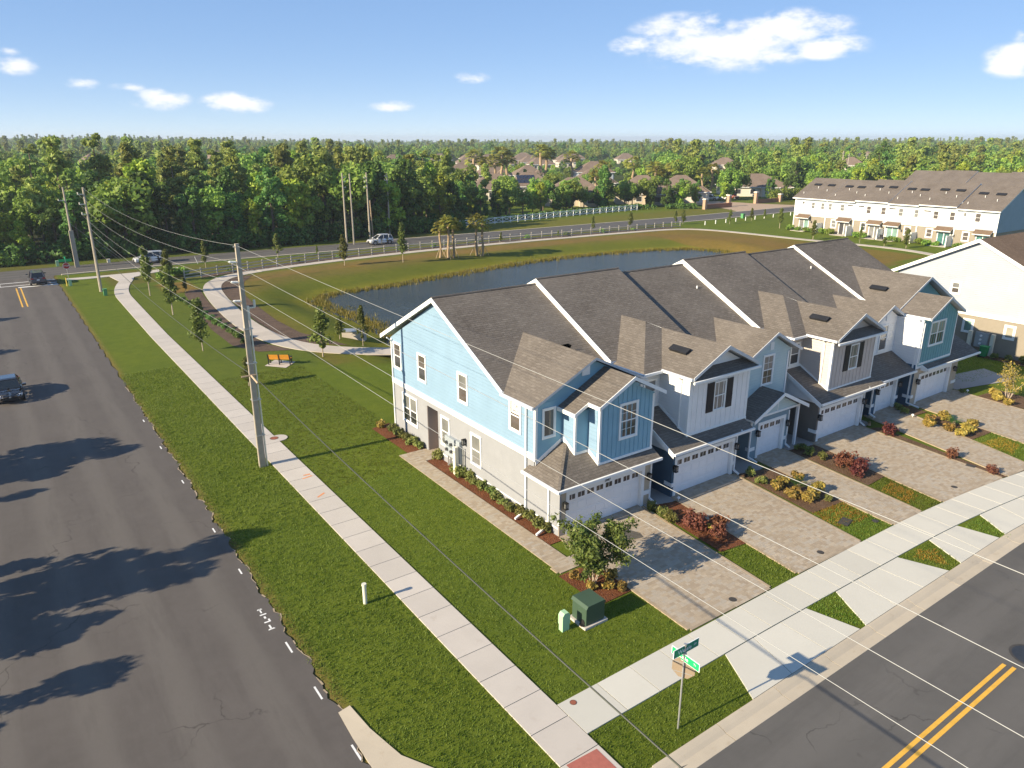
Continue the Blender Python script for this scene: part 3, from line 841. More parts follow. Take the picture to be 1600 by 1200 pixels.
# ---- planting beds
def bed(label, pts, mat, z=0.04):
    o = sheet('mulch_bed', [pts], z, M[mat], label=label); return o
bed('red mulch bed around the small tree by the first driveway', [(18.1, 21.98), (18.15, 19.3), (19.93, 19.3), (20.15, 21.98)], 'mulch_red')
bed('red mulch bed along the grey side wall of the blue house', [(19.42, 24.3), (20.3, 24.3), (20.3, 36.25), (19.36, 36.25)], 'mulch_red')
bed('red mulch strip under the twin side window', [(18.95, 38.0), (20.3, 37.7), (20.3, 43.3), (18.9, 43.0)], 'mulch_red')
bed('red mulch bed between the first two driveways', [(25.62, 19.15), (27.32, 18.95), (27.8, 23.9), (26.05, 24.4)], 'mulch_red')
bed('brown mulch bed between the second and third driveways', [(32.55, 18.9), (35.0, 18.7), (35.6, 23.6), (33.15, 24.2)], 'mulch_brown')
bed('brown mulch bed between the third and fourth driveways', [(37.95, 19.0), (40.0, 19.1), (40.7, 24.2), (38.6, 24.6)], 'mulch_brown')
bed('narrow mulch strip between the fourth and fifth driveways', [(45.3, 15.05), (45.62, 15.0), (46.95, 23.4), (46.3, 23.7)], 'mulch_brown')
bed('brown mulch bed between the fifth and sixth driveways', [(49.45, 18.8), (52.3, 18.6), (53.1, 22.2), (50.2, 22.2)], 'mulch_brown')
bed('brown mulch bed beside the last driveway', [(58.9, 19.2), (61.8, 19.0), (62.0, 22.3), (59.0, 22.6)], 'mulch_brown', 0.045)
bed('mulch corner below the wall lamp of the last house', [(50.9, 23.2), (52.6, 23.0), (52.7, 24.9), (51.0, 25.2)], 'mulch_brown')
bed('mulch strip against the tan side wall of the far right house', [(70.6, 22), (72, 22), (72, 34), (70.6, 34)], 'mulch_brown')

# ---- painted marks
def marks(name, label, quads, z, mat):
    sheet(name, quads, z, M[mat], label=label)
def dash(x, y, L=0.55, w=0.07): return [(x, y - L / 2), (x + w, y - L / 2), (x + w, y + L / 2), (x, y + L / 2)]
marks('road_marking', 'white survey dashes along the edge of the side road', [dash(6.62, y, 0.5 if y > 30 else 0.75) for y in (53.5, 47.8, 41.8, 35.1, 30.6, 24.2, 21.2, 17.95)] +
      [[(6.44, 26.95), (6.50, 26.95), (6.50, 27.25), (6.44, 27.25)], [(6.36, 27.2), (6.58, 27.2), (6.54, 27.28), (6.40, 27.28)],
       [(6.36, 26.78), (6.62, 26.78), (6.62, 26.86), (6.36, 26.86)], [(6.45, 26.5), (6.53, 26.5), (6.53, 26.66), (6.45, 26.66)], [(6.36, 26.2), (6.62, 26.2), (6.62, 26.28), (6.36, 26.28)], [(6.55, 26.28), (6.62, 26.28), (6.62, 26.42), (6.55, 26.42)],
       [(6.44, 25.72), (6.51, 25.72), (6.51, 26.0), (6.44, 26.0)], [(6.34, 25.66), (6.62, 25.66), (6.58, 25.74), (6.38, 25.74)]], 0.013, 'white_paint')
marks('road_marking', 'double yellow line on the front street', [[(14, 7.86), (28.05, 7.86), (28.05, 8.0), (14, 8.0)], [(14, 7.56), (28.15, 7.56), (28.15, 7.70), (14, 7.70)]], -0.025, 'yellow_paint')
marks('road_marking', 'double yellow line at the far end of the side road', [[(2.05, 101.2), (2.2, 101.2), (2.2, 115), (2.05, 115)], [(2.55, 101.2), (2.7, 101.2), (2.7, 115), (2.55, 115)]], 0.013, 'yellow_paint')
marks('road_marking', 'white stop bar and crossing lines at the junction', [[(2.4, 115.2), (6.9, 115.2), (6.9, 115.8), (2.4, 115.8)], [(-3, 117.0), (6.9, 117.0), (6.9, 117.3), (-3, 117.3)], [(-3, 119.6), (6.9, 119.6), (6.9, 119.9), (-3, 119.9)], [(-0.6, 117.4), (0.5, 117.4), (0.5, 119.5), (-0.6, 119.5)]], 0.013, 'white_paint')
marks('road_marking', 'faded orange survey paint on the long pavement', [[(12.35, 38.1), (12.95, 38.2), (12.9, 38.32), (12.3, 38.2)], [(12.5, 38.5), (12.9, 38.45), (12.92, 38.6), (12.55, 38.62)], [(12.2, 35.4), (12.7, 35.7), (12.65, 35.82), (12.15, 35.5)]], 0.0545, 'orange_paint')
# ================================================================ TOWNHOUSES
UPV = Vector((0, 0, 1))
def roofp(b, pts, th=0.14, mi=0, ms=1):
    b.prism(pts, (0, 0, -th), mi, ms)

def window(par, O, u, w, h, glass_u='glass_dark', glass_l='glass_dark', dbl=False, grid=(0, 0), trim=0.11, sill=True, shut=None, tm='white_trim', fixed=False):
    """O centre on the wall face; u = unit vector to the right seen from outside"""
    u = Vector(u); O = Vector(O); n = Vector((-u.y, u.x, 0)) * -1      # outward normal
    n = u.cross(UPV)
    b = MB(); W2, H2 = w / 2, h / 2
    def bar(cx, cz, hw, hh, d0, d1): b.obox(O + u * cx + UPV * cz + n * (d0 + d1) / 2, u * hw, UPV * hh, n * (d1 - d0) / 2)
    bar(-W2 + trim / 2, 0, trim / 2, H2 - trim, -0.02, 0.05); bar(W2 - trim / 2, 0, trim / 2, H2 - trim, -0.02, 0.05)
    bar(0, H2 - trim / 2, W2, trim / 2, -0.02, 0.056); bar(0, -H2 + trim / 2, W2, trim / 2, -0.02, 0.062)
    iw, ih = W2 - trim, H2 - trim
    cols = [(-iw, iw)] if not dbl else [(-iw, -0.035), (0.035, iw)]
    if dbl: bar(0, 0, 0.035, ih, -0.02, 0.045)
    for (a, c) in cols:
        m = (a + c) / 2; k = (c - a) / 2; s = 0.035
        bar(a + s / 2, 0, s / 2, ih, -0.02, 0.03); bar(c - s / 2, 0, s / 2, ih, -0.02, 0.03)
        bar(m, ih - s / 2, k - s, s / 2, -0.02, 0.03); bar(m, -ih + s / 2, k - s, s / 2, -0.02, 0.03)
        if not fixed: bar(m, 0.0, k - s, 0.028, -0.02, 0.034)
    f = b.build('window', M[tm], par)
    for (a, c) in cols:
        for (z0, z1, g) in (((0, ih, glass_u), (-ih, 0, glass_l)) if not fixed else ((-ih, ih, glass_u),)):
            p = MB(); p.prism([O + u * (a + 0.03) + UPV * (z0 + .02) + n * 0.012, O + u * (c - 0.03) + UPV * (z0 + .02) + n * 0.012, O + u * (c - 0.03) + UPV * (z1 - .02) + n * 0.012, O + u * (a + 0.03) + UPV * (z1 - .02) + n * 0.012], n * -0.03)
            p.build('pane', M[g], f)
    if grid[0]:
        g = MB()
        for (a, c) in cols:
            for i in range(1, grid[0] + 1):
                x = a + (c - a) * i / (grid[0] + 1)
                g.obox(O + u * x + n * 0.018, u * 0.011, UPV * (ih - 0.04), n * 0.008)
            for sgn in (-1, 1):
                for i in range(1, grid[1] + 1):
                    z = sgn * ih * i / (grid[1] + 1)
                    g.obox(O + u * (a + c) / 2 + UPV * z + n * 0.0185, u * ((c - a) / 2 - 0.04), UPV * 0.011, n * 0.006)
        g.build('muntin', M['white_vinyl'], f)
    if shut:
        for sgn in (-1, 1):
            sb = MB(); c0 = O + u * sgn * (W2 + shut / 2 + 0.01)
            sb.obox(c0 + n * 0.02, u * shut / 2, UPV * H2, n * 0.02)
            for i in range(14):
                z = -H2 + 0.1 + (h - 0.2) * (i + 0.5) / 14
                sb.obox(c0 + UPV * z + n * 0.045, u * (shut / 2 - 0.06), UPV * 0.03, n * 0.008 + UPV * 0.004)
            sb.build('shutter', M['shutter_black'], par)
    return f

def front_wall(H, mat, x0, x1, y, ztop, dx0, dx1, dz=2.13, name='front_wall'):
    """wall facing the street with an opening for the garage door"""
    b = MB(); a, c = dx0 - 0.06, dx1 + 0.06
    b.box(x0, a, y, y + 0.36, -0.1, ztop); b.box(c, x1, y, y + 0.36, -0.1, ztop); b.box(a, c, y, y + 0.36, dz + 0.06, ztop)
    b.build(name, M[mat], H)

def garage(par, x0, x1, yw, ztop, npair, number=None):
    """door faces -Y, set back behind the wall face yw"""
    t = 0.2; y = yw + 0.15
    b = MB()
    b.box(x0 - t, x0, yw - 0.035, yw, 0.0, ztop); b.box(x1, x1 + t, yw - 0.035, yw, 0.0, ztop); b.box(x0 - t, x1 + t, yw - 0.04, yw, ztop, ztop + t)
    b.box(x0 - 0.058, x0, yw, y + 0.06, 0.0, ztop); b.box(x1, x1 + 0.058, yw, y + 0.06, 0.0, ztop); b.box(x0 - 0.058, x1 + 0.058, yw, y + 0.06, ztop, ztop + 0.058)
    b.build('door_frame', M['white_trim'], par)
    b = MB(); b.box(x0, x1, y + 0.06, y + 0.09, 0.0, ztop)
    d = b.build('garage_door', M['garage_white'], par)
    hs = ztop / 4; ncol = max(2, round((x1 - x0) / 0.61))
    for r in range(4):
        p = MB(); z0, z1 = r * hs + 0.004, (r + 1) * hs - 0.004
        p.box(x0 + 0.01, x1 - 0.01, y + 0.02, y + 0.058, z0, z1)
        if r < 3:
            for c in range(ncol):
                cw = (x1 - x0) / ncol; cx = x0 + cw * (c + 0.5)
                p.prism([(cx - cw * .40, y + 0.019, z0 + .1), (cx + cw * .40, y + 0.019, z0 + .1), (cx + cw * .40, y + 0.019, z1 - .1), (cx - cw * .40, y + 0.019, z1 - .1)], (0, -0.014, 0))
        p.build('panel', M['garage_white'], d)
    cw = (x1 - x0) / npair
    for c in range(npair):
        cx = x0 + cw * (c + 0.5); z0, z1 = ztop - hs + 0.13, ztop - 0.13
        p = MB()
        for s in (-1, 1):
            p.box(cx + s * cw * .19 - cw * .155, cx + s * cw * .19 + cw * .155, y + 0.008, y + 0.0195, z0, z1)
        p.build('pane', M['glass_dark'], d)
    if number:
        lettering(par, number, Vector(((x0 + x1) / 2, yw - 0.05, ztop + 0.03)) - par_off(par), 0.2, (math.pi / 2, 0, 0), 'black_metal', 'house_number', 0.008, 'BOTTOM')

def wall_lamp(par, x, y, z, u=(1, 0, 0)):
    u = Vector(u); n = u.cross(UPV); O = Vector((x, y, z)); b = MB()
    b.obox(O + n * 0.02, u * 0.06, UPV * 0.11, n * 0.02)
    b.obox(O + n * 0.10 + UPV * 0.13, u * 0.02, UPV * 0.02, n * 0.08)
    b.obox(O + n * 0.16 + UPV * 0.10, u * 0.10, UPV * 0.02, n * 0.10)
    for s in (-1, 1):
        for q in (-1, 1): b.obox(O + n * (0.16 + q * 0.08) + u * s * 0.08 - UPV * 0.06, u * 0.012, UPV * 0.14, n * 0.012)
    b.obox(O + n * 0.16 - UPV * 0.21, u * 0.10, UPV * 0.02, n * 0.10)
    o = b.build('wall_lamp', M['black_metal'], par)
    g = MB(); g.obox(O + n * 0.16 - UPV * 0.06, u * 0.06, UPV * 0.12, n * 0.06); g.build('lamp_glass', M['glass_shade'], o)

def downspout(par, x, y, z0, z1, n=(0, -1, 0), top=0.0, foot=(0, -0.5), col='white_vinyl'):
    n = Vector(n); b = MB()
    P = Vector((x, y, 0)) + n * 0.05
    s = Vector((-n.y, n.x, 0))
    b.obox(P + UPV * (z0 + z1) / 2, s * 0.045, UPV * (z1 - z0) / 2, n * 0.04)
    if top: b.beam(P + UPV * (z1 - 0.04), P + n * top + UPV * (z1 + 0.22), 0.085, 0.08)
    if foot: b.beam(P + UPV * (z0 + 0.03), P + Vector((foot[0], foot[1], 0)) + UPV * max(0.06, z0 - 0.18), 0.10, 0.09)
    b.build('downspout', M[col], par)

def gutter(par, a, c, off, col='white_trim'):
    b = MB(); a, c, off = Vector(a), Vector(c), Vector(off)
    b.prism([a, c, c + off, a + off], (0, 0, -0.13)); b.build('gutter', M[col], par)

def corner(par, x, y, z0, z1, w=0.12, mat='white_trim'):
    b = MB(); b.box(x - 0.018, x + w, y - 0.018, y + w, z0, z1); b.build('corner_board', M[mat], par)

def battens(par, x0, x1, y, z0, ztop, step, mat):
    b = MB(); x = x0 + step / 2
    while x < x1:
        zt = ztop(x) if callable(ztop) else ztop
        b.box(x - 0.022, x + 0.022, y - 0.028, y + 0.01, z0, zt); x += step
    b.build('batten', M[mat], par)['kind'] = 'stuff'

def vent(par, c, u, v, w):
    """roof vent: centre on roof, u along, v up slope, w normal"""
    c, u, v, w = Vector(c), Vector(u), Vector(v), Vector(w); b = MB()
    b.obox(c + w * 0.07, u, v, w * 0.07); b.obox(c + w * 0.15 - v * 0.1, u * 1.04, v * 1.05, w * 0.012)
    b.build('roof_vent', M['vent_black'], par)

def stink_pipe(par, c, h=0.35):
    b = MB(); b.cyl(c, (c[0], c[1], c[2] + h), 0.05, n=8); b.build('vent_pipe', M['white_vinyl'], par)

RY, RS = 36.0, 0.51            # ridge line and pitch of the main roofs
def main_roof(par, x0, x1, zr, oh0=0.0, oh1=0.0, yf=28.95, yb=43.0, mat='shingle'):
    b = MB()
    za, zb = zr - RS * (RY - yf), zr - RS * (yb - RY)
    roofp(b, [(x0 - oh0, yf, za), (x1 + oh1, yf, za), (x1 + oh1, RY, zr), (x0 - oh0, RY, zr)])
    roofp(b, [(x0 - oh0, RY, zr), (x1 + oh1, RY, zr), (x1 + oh1, yb, zb), (x0 - oh0, yb, zb)])
    b.build('main_roof', [M[mat], M['white_trim']], par)
    b = MB(); b.cyl((x0 - oh0, RY, zr + 0.005), (x1 + oh1, RY, zr + 0.005), 0.07, n=6); b.build('ridge_cap', M[mat], par)

def rake(par, x, zr, zoff=0.02, hgt=0.30, th=0.04, yf=28.95, yb=43.0, mat='white_trim'):
    """white rake board standing on the gable edge"""
    b = MB()
    for y0, y1 in ((yf, RY), (yb, RY)):
        z0 = zr - RS * abs(RY - y0); z1 = zr
        b.prism([(x, y0, z0 + zoff), (x, y1, z1 + zoff), (x, y1, z1 + zoff - hgt), (x, y0, z0 + zoff - hgt)], (-th, 0, 0))
    b.build('rake_board', M[mat], par)

# ---------------------------------------------------------------- unit 1: light blue end house
def house_blue():
    H = empty('townhouse', (20.25, 24.65, 0), 'light blue end townhouse with grey ground floor and blue batten bay', 'house', 'townhouses in the near row')
    b = MB()
    b.box(20.25, 20.5, 24.68, 36.3, -0.1, 2.72); b.box(20.5, 26.15, 25.02, 36.3, -0.1, 2.72); b.box(26.15, 26.4, 24.68, 36.3, -0.1, 2.72); b.box(20.25, 26.4, 26.7, 36.3, 2.72, 3.36); b.box(20.25, 27.25, 37.63, 42.2, -0.1, 3.36); b.box(21.55, 27.25, 36.3, 37.63, -0.1, 3.36); b.box(20.25, 21.55, 36.3, 37.63, 3.02, 3.36); b.box(26.4, 27.25, 29.5, 36.3, -0.1, 3.36)
    b.build('lower_wall', M['grey_stucco'], H)
    b = MB(); b.box(21.4, 21.54, 36.31, 37.62, 0.02, 3.0); b.box(20.27, 21.4, 37.60, 37.625, 0.02, 3.0); b.build('entry_alcove', M['taupe_wall'], H)
    b = MB(); b.box(21.36, 21.41, 36.45, 37.4, 0.05, 2.2); d = b.build('entry_door', M['taupe_wall'], H)
    front_wall(H, 'tan_stucco', 20.26, 26.39, 24.65, 2.72, 20.85, 25.75)
    for wb in ((20.235, 20.66, 24.61, 24.72, 0.62, 0.86), (25.9, 26.42, 24.61, 24.72, 0.62, 0.86), (20.235, 20.262, 24.72, 36.28, 0.40, 0.47)):
        b = MB(); b.box(*wb); b.build('water_table', M['white_trim'], H)
    # upper floor
    b = MB(); b.box(20.25, 27.25, 26.65, 42.2, 3.36, 6.3)
    b.prism([(20.25, 42.2, 6.3), (20.25, 42.2, 6.35), (20.25, 36.0, 9.75), (20.25, 29.2, 6.33), (20.25, 29.2, 6.3)], (0.2, 0, 0))
    b.build('upper_wall', M['blue_siding'], H)
    b = MB(); b.prism([(20.25, 26.652, 6.3), (23.75, 26.652, 8.0), (27.25, 26.652, 6.3)], (0, 0.2, 0)); b.box(20.26, 27.24, 26.632, 26.66, 3.4, 6.3); b.build('gable_wall', M['blue_board'], H)  # street face wears the shaded copy of the blue paint
    b = MB(); b.box(20.21, 20.26, 26.7, 42.2, 3.34, 3.62); b.box(20.19, 20.26, 26.7, 42.2, 3.62, 3.66); b.build('band_board', M['white_trim'], H)
    corner(H, 20.25, 26.63, 3.3, 6.28); corner(H, 20.25, 42.08, 0, 6.3, 0.13); corner(H, 20.25, 24.63, 0.86, 2.7, 0.10, 'grey_stucco')
    # roofs
    main_roof(H, 20.25, 27.3, 10.0, oh0=0.33); rake(H, 19.92, 10.0, 0.015, 0.26)
    b = MB()
    yv = lambda z: RY - (10.0 - z) / RS + 0.4
    roofp(b, [(19.88, 26.25, 6.34), (23.75, 26.25, 8.2), (23.75, yv(8.2), 8.2), (19.88, yv(6.34) - 0.4, 6.34)])
    roofp(b, [(23.75, 26.25, 8.2), (27.45, 26.25, 6.42), (27.45, yv(6.42), 6.42), (23.75, yv(8.2), 8.2)])
    b.build('cross_gable_roof', [M['shingle'], M['fascia_grey']], H)
    gutter(H, (19.86, 26.25, 6.36), (19.86, 29.0, 6.36), (-0.11, 0, 0))
    b = MB(); b.box(23.15, 23.65, 26.60, 26.65, 7.25, 7.75); b.build('gable_vent', M['white_vinyl'], H)
    # projecting bay
    b = MB(); b.box(22.8, 26.5, 24.80, 26.64, 2.7, 6.25); b.prism([(22.8, 24.80, 6.25), (24.65, 24.80, 7.15), (26.5, 24.80, 6.25)], (0, 0.5, 0)); b.box(21.94, 22.8, 25.62, 26.63, 2.7, 5.85)
    bay = b.build('bay_wall', M['blue_board'], H)
    battens(H, 22.9, 26.45, 24.80, 3.3, lambda x: 6.2 + (1.85 - abs(x - 24.65)) * 0.49, 0.31, 'blue_board')
    b = MB(); b.box(22.78, 22.80, 24.95, 25.6, 3.15, 6.2); b.box(21.92, 21.94, 25.7, 26.62, 3.6, 5.85); b.build('bay_side', M['blue_siding'], H)  # thin sheets put the sunlit paint tone on the bay's left faces
    b = MB()
    b.box(22.76, 26.52, 24.765, 24.80, 3.05, 3.24)
    for (x, y0, y1, c) in ((22.76, 24.80, 25.6, 0.22), (21.90, 25.62, 26.6, 0.22)):
        za, zb = 2.8 + 0.57 * (y0 - 24.2), 2.8 + 0.57 * (y1 - 24.2)
        b.prism([(x, y0, za), (x, y1, zb), (x, y1, zb + c), (x, y0, za + c)], (0.035, 0, 0))
    b.prism([(20.27, 26.615, 3.1), (21.94, 26.615, 4.02), (21.94, 26.615, 4.24), (20.27, 26.615, 3.32)], (0, 0.03, 0))
    b.box(21.92, 22.78, 25.585, 25.62, 3.5, 3.72)
    b.build('skirt_board', M['white_trim'], H)
    corner(H, 22.8, 24.8, 3.05, 6.22, 0.11); corner(H, 26.39, 24.8, 3.05, 6.2, 0.115); corner(H, 21.94, 25.62, 3.5, 5.8, 0.10)
    b = MB()
    roofp(b, [(22.42, 24.40, 6.36), (24.65, 24.40, 7.5), (24.65, 26.9, 7.5), (22.42, 26.9, 6.36)], 0.12)
    roofp(b, [(21.60, 25.25, 5.94), (22.5, 25.25, 6.398), (22.5, 26.7, 6.398), (21.60, 26.7, 5.94)], 0.12)
    roofp(b, [(24.65, 24.40, 7.5), (26.88, 24.40, 6.36), (26.88, 26.9, 6.36), (24.65, 26.9, 7.5)], 0.12)
    b.build('bay_roof', [M['shingle'], M['fascia_grey']], H)
    b = MB(); b.prism([(22.40, 24.36, 6.38), (24.65, 24.36, 7.53), (26.90, 24.36, 6.38), (26.90, 24.36, 6.18), (24.65, 24.36, 7.33), (22.40, 24.36, 6.18)], (0, 0.035, 0)); b.box(22.38, 22.44, 24.36, 25.25, 6.2, 6.38); b.box(21.55, 21.62, 25.25, 26.6, 5.76, 5.95); b.prism([(21.56, 25.22, 5.95), (22.45, 25.22, 6.4), (22.45, 25.22, 6.22), (21.56, 25.22, 5.77)], (0, 0.03, 0)); b.build('bay_fascia', M['white_trim'], H)
    # garage skirt roof
    b = MB()
    roofp(b, [(19.83, 24.2, 2.80), (26.62, 24.2, 2.80), (26.62, 26.8, 4.28), (22.43, 26.8, 4.28)], 0.12)
    roofp(b, [(19.83, 24.2, 2.80), (22.43, 26.8, 4.28), (20.2, 26.8, 3.01), (20.2, 27.05, 3.01), (19.83, 27.05, 2.80)], 0.12)
    b.build('skirt_roof', [M['shingle'], M['white_trim']], H)
    b = MB(); b.beam((19.83, 24.2, 2.83), (22.43, 26.8, 4.31), 0.14, 0.03); b.build('hip_cap', M['shingle'], H)
    gutter(H, (19.80, 24.16, 2.83), (26.62, 24.16, 2.83), (0, -0.11, 0)); gutter(H, (19.79, 24.05, 2.83), (19.79, 27.05, 2.83), (-0.10, 0, 0))
    # windows
    U = (0, -1, 0)
    for (y, gu, gl) in ((41.3, 'glass_brown', 'glass_dark'), (38.06, 'glass_brown', 'glass_dark'), (33.35, 'glass_shade', 'glass_brown')):
        window(H, (20.25, y, 5.3), U, 1.08, 1.78, gu, gl)
    f4 = window(H, (20.25, 28.3, 5.24), U, 1.06, 1.74, 'glass_brown', 'glass_brown')
    s = MB(); s.prism([(20.222, 28.60, 5.36), (20.222, 27.95, 5.36), (20.222, 27.95, 5.92), (20.222, 28.60, 5.92)], (0.006, 0, 0)); sg = s.build('window_sign', M['sign_white'], f4)
    def text(par, body, loc, size, rot, mat): return lettering(par, body, Vector(loc) - par_off(par), size, rot, mat)
    text(f4, 'FOR', (20.215, 28.275, 5.76), 0.26, (math.pi / 2, 0, -math.pi / 2), 'black_metal'); text(f4, 'SALE', (20.215, 28.275, 5.5), 0.22, (math.pi / 2, 0, -math.pi / 2), 'black_metal')
    window(H, (20.25, 39.85, 2.05), U, 1.98, 1.95, 'glass_shade', 'glass_dark', dbl=True)
    window(H, (20.25, 35.42, 2.0), U, 1.05, 1.9, 'glass_shade', 'glass_shade'); window(H, (20.25, 32.05, 2.0), U, 1.12, 1.9, 'glass_shade', 'glass_shade')
    window(H, (21.08, 26.635, 5.2), (1, 0, 0), 0.85, 1.62, 'glass_dark', 'glass_dark', fixed=True)
    window(H, (24.72, 24.80, 5.12), (1, 0, 0), 1.28, 1.95, 'glass_dark', 'glass_dark', grid=(2, 1))
    garage(H, 20.85, 25.75, 24.65, 2.13, 8, '1847')
    wall_lamp(H, 20.52, 24.63, 1.75); wall_lamp(H, 26.18, 24.63, 1.75)
    downspout(H, 20.25, 42.0, 0.1, 6.2, (-1, 0, 0), 0.32, None); downspout(H, 20.235, 27.3, 0.32, 6.02, (-1, 0, 0), 0.36, (-0.75, -0.12)); downspout(H, 20.25, 25.42, 0.32, 2.55, (-1, 0, 0), 0.33, (-0.85, -0.15)); downspout(H, 26.4, 24.68, 0.3, 2.6, (0, -1, 0), 0.3, (0.1, -0.45))
    vent(H, (25.3, 30.6, 7.46), (0.25, 0, 0), (-0.13, 0, 0.066), (0.45, 0, 0.89))
    # power meters on the side wall
    b = MB(); b.box(20.02, 20.25, 34.1, 35.15, 0.75, 1.95)
    mb = b.build('meter_box', M['grey_metal'], H)
    for i in range(2):
        for j in range(2):
            b = MB(); b.cyl((20.02, 34.38 + i * 0.5, 1.15 + j * 0.45), (19.9, 34.38 + i * 0.5, 1.15 + j * 0.45), 0.1, n=10); b.build('meter', M['glass_dark'], mb)
    b = MB(); b.box(20.05, 20.25, 33.55, 33.95, 0.6, 2.0); b.build('meter_box', M['grey_metal'], H)
    b = MB(); b.box(19.72, 19.95, 33.5, 33.75, 0.0, 1.75); b.build('meter_post', M['bollard_cream'], H)
    for y, zt in ((34.3, .78), (34.6, .78), (34.95, .78), (33.25, 1.7)):
        b = MB(); b.cyl((20.12, y, 0), (20.12, y, zt), 0.05, n=6); b.build('conduit', M['galvanised'], H)
    wall_lamp(H, 20.25, 33.15, 2.2, (0, -1, 0))
    return H
H1 = house_blue()

# ---------------------------------------------------------------- two storey houses with a shuttered bay (units 2 and 4)
def house_bay(dx, label, lower, upper, board, upper_side, zr, npair, mirror_pent):
    X = lambda v: v + dx
    H = empty('townhouse', (X(27.85), 24.45, 0), label, 'house', 'townhouses in the near row')
    b = MB(); b.box(X(27.85), X(33.05), 24.81, 29.5, -0.1, 2.75); b.box(X(27.3), X(34.2), 29.5, 42.2, -0.1, 3.0); b.box(X(27.7), X(33.2), 26.95, 29.5, 2.75, 3.0)
    b.build('lower_wall', M[lower], H)
    for wb in ((X(27.83), X(28.14), 24.40, 24.95, 0.62, 0.84), (X(32.9), X(33.07), 24.40, 24.6, 0.62, 0.84)):
        b = MB(); b.box(*wb); b.build('water_table', M['white_trim'], H)
    b = MB(); b.box(X(27.65), X(34.15), 26.95, 42.2, 2.95, 6.35); b.build('upper_wall', M[upper_side], H)
    b = MB(); b.box(X(29.13), X(34.12), 24.78, 26.95, 2.7, 6.38); b.prism([(X(29.13), 24.98, 6.38), (X(31.6), 24.98, 7.68), (X(34.1), 24.98, 6.38)], (0, 0.3, 0)); b.build('bay_wall', M[upper_side], H)
    b = MB(); b.box(X(29.14), X(34.11), 24.76, 24.79, 2.9, 6.38); b.prism([(X(29.2), 24.96, 6.5), (X(31.6), 24.96, 7.74), (X(34.05), 24.96, 6.5)], (0, 0.03, 0)); b.build('bay_front', M[board], H)
    battens(H, X(29.2), X(34.1), 24.76, 3.1, 6.38, 0.41, board)
    main_roof(H, X(27.3), X(34.2), zr, 0.0, 0.0); rake(H, X(27.3) + 0.001, zr, 0.03, 0.38)
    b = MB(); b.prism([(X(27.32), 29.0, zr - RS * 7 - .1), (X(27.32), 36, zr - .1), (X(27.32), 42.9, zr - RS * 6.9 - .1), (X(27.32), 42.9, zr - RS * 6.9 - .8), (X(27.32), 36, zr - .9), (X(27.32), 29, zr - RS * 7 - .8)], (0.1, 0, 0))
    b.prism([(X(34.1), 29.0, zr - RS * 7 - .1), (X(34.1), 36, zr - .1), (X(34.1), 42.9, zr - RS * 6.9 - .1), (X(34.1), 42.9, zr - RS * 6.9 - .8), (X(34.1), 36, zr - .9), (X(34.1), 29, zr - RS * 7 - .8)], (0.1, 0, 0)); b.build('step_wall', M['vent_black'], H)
    # wing roof: left slope with a hip towards the street, then the bay gable
    e, s = 6.55, 0.5
    xr, zw = 30.9, 6.55 + 0.5 * 3.5
    yv = RY - (zr - zw) / RS + 0.5; ye = RY - (zr - e) / RS + 0.3
    b = MB()
    roofp(b, [(X(27.4), 26.5, e), (X(xr), 30.0, zw), (X(xr), yv, zw), (X(27.4), ye, e)])
    roofp(b, [(X(27.4), 26.5, e), (X(28.87), 26.5, e), (X(31.6), 29.25, e + 1.375), (X(xr), 30.0, zw)])
    roofp(b, [(X(xr), 30.0, zw), (X(34.4), 26.6, e), (X(34.4), ye, e), (X(xr), yv, zw)])
    b.build('wing_roof', [M['shingle'], M['white_trim']], H)
    b = MB(); zb = 6.6 + 0.5 * 2.75
    roofp(b, [(X(28.85), 24.36, 6.6), (X(31.6), 24.36, zb), (X(31.6), 29.6, zb), (X(28.85), 26.7, 6.6)])
    roofp(b, [(X(31.6), 24.36, zb), (X(34.35), 24.36, 6.6), (X(34.35), 29.0, 6.6), (X(31.6), 29.6, zb)])
    b.build('bay_roof', [M['shingle'], M['fascia_grey']], H)
    b = MB(); b.prism([(X(28.9), 24.32, 6.64), (X(31.6), 24.32, zb + 0.02), (X(34.3), 24.32, 6.64), (X(34.3), 24.32, 6.46), (X(31.6), 24.32, zb - 0.18), (X(28.9), 24.32, 6.46)], (0, 0.035, 0)); b.build('gable_fascia', M['fascia_grey'], H)
    b = MB(); roofp(b, [(X(29.0), 24.30, 6.44), (X(34.25), 24.30, 6.44), (X(33.6), 24.96, 6.84), (X(29.7), 24.96, 6.84)], 0.06, 0, 0); b.build('skirt_roof', M['shingle'], H)
    gutter(H, (X(28.83), 24.30, 6.44), (X(34.35), 24.30, 6.44), (0, -0.10, 0), 'white_trim')
    gutter(H, (X(28.84), 24.36, 6.61), (X(28.84), 26.5, 6.61), (-0.11, 0, 0)); gutter(H, (X(27.39), 26.5, 6.57), (X(27.39), 29.0, 6.57), (-0.11, 0, 0)); gutter(H, (X(27.3), 26.48, 6.57), (X(28.74), 26.48, 6.57), (0, -0.11, 0))
    # skirt roof over the garage with its raking white end
    b = MB(); x1 = 34.0 if not mirror_pent else 34.75
    roofp(b, [(X(27.45), 24.05, 2.80), (X(x1), 24.05, 2.80), (X(x1), 27.0, 4.38), (X(27.45), 27.0, 4.38)], 0.13); b.build('skirt_roof', [M['shingle'], M['white_trim']], H)
    b = MB(); b.prism([(X(27.42), 24.05, 2.82), (X(27.42), 27.0, 4.40), (X(27.42), 27.0, 4.12), (X(27.42), 24.05, 2.54)], (0.035, 0, 0)); b.prism([(X(27.62), 24.5, 2.7), (X(27.62), 27.0, 4.2), (X(27.62), 27.0, 2.7)], (0.05, 0, 0)); b.build('skirt_end', M['white_trim'], H)
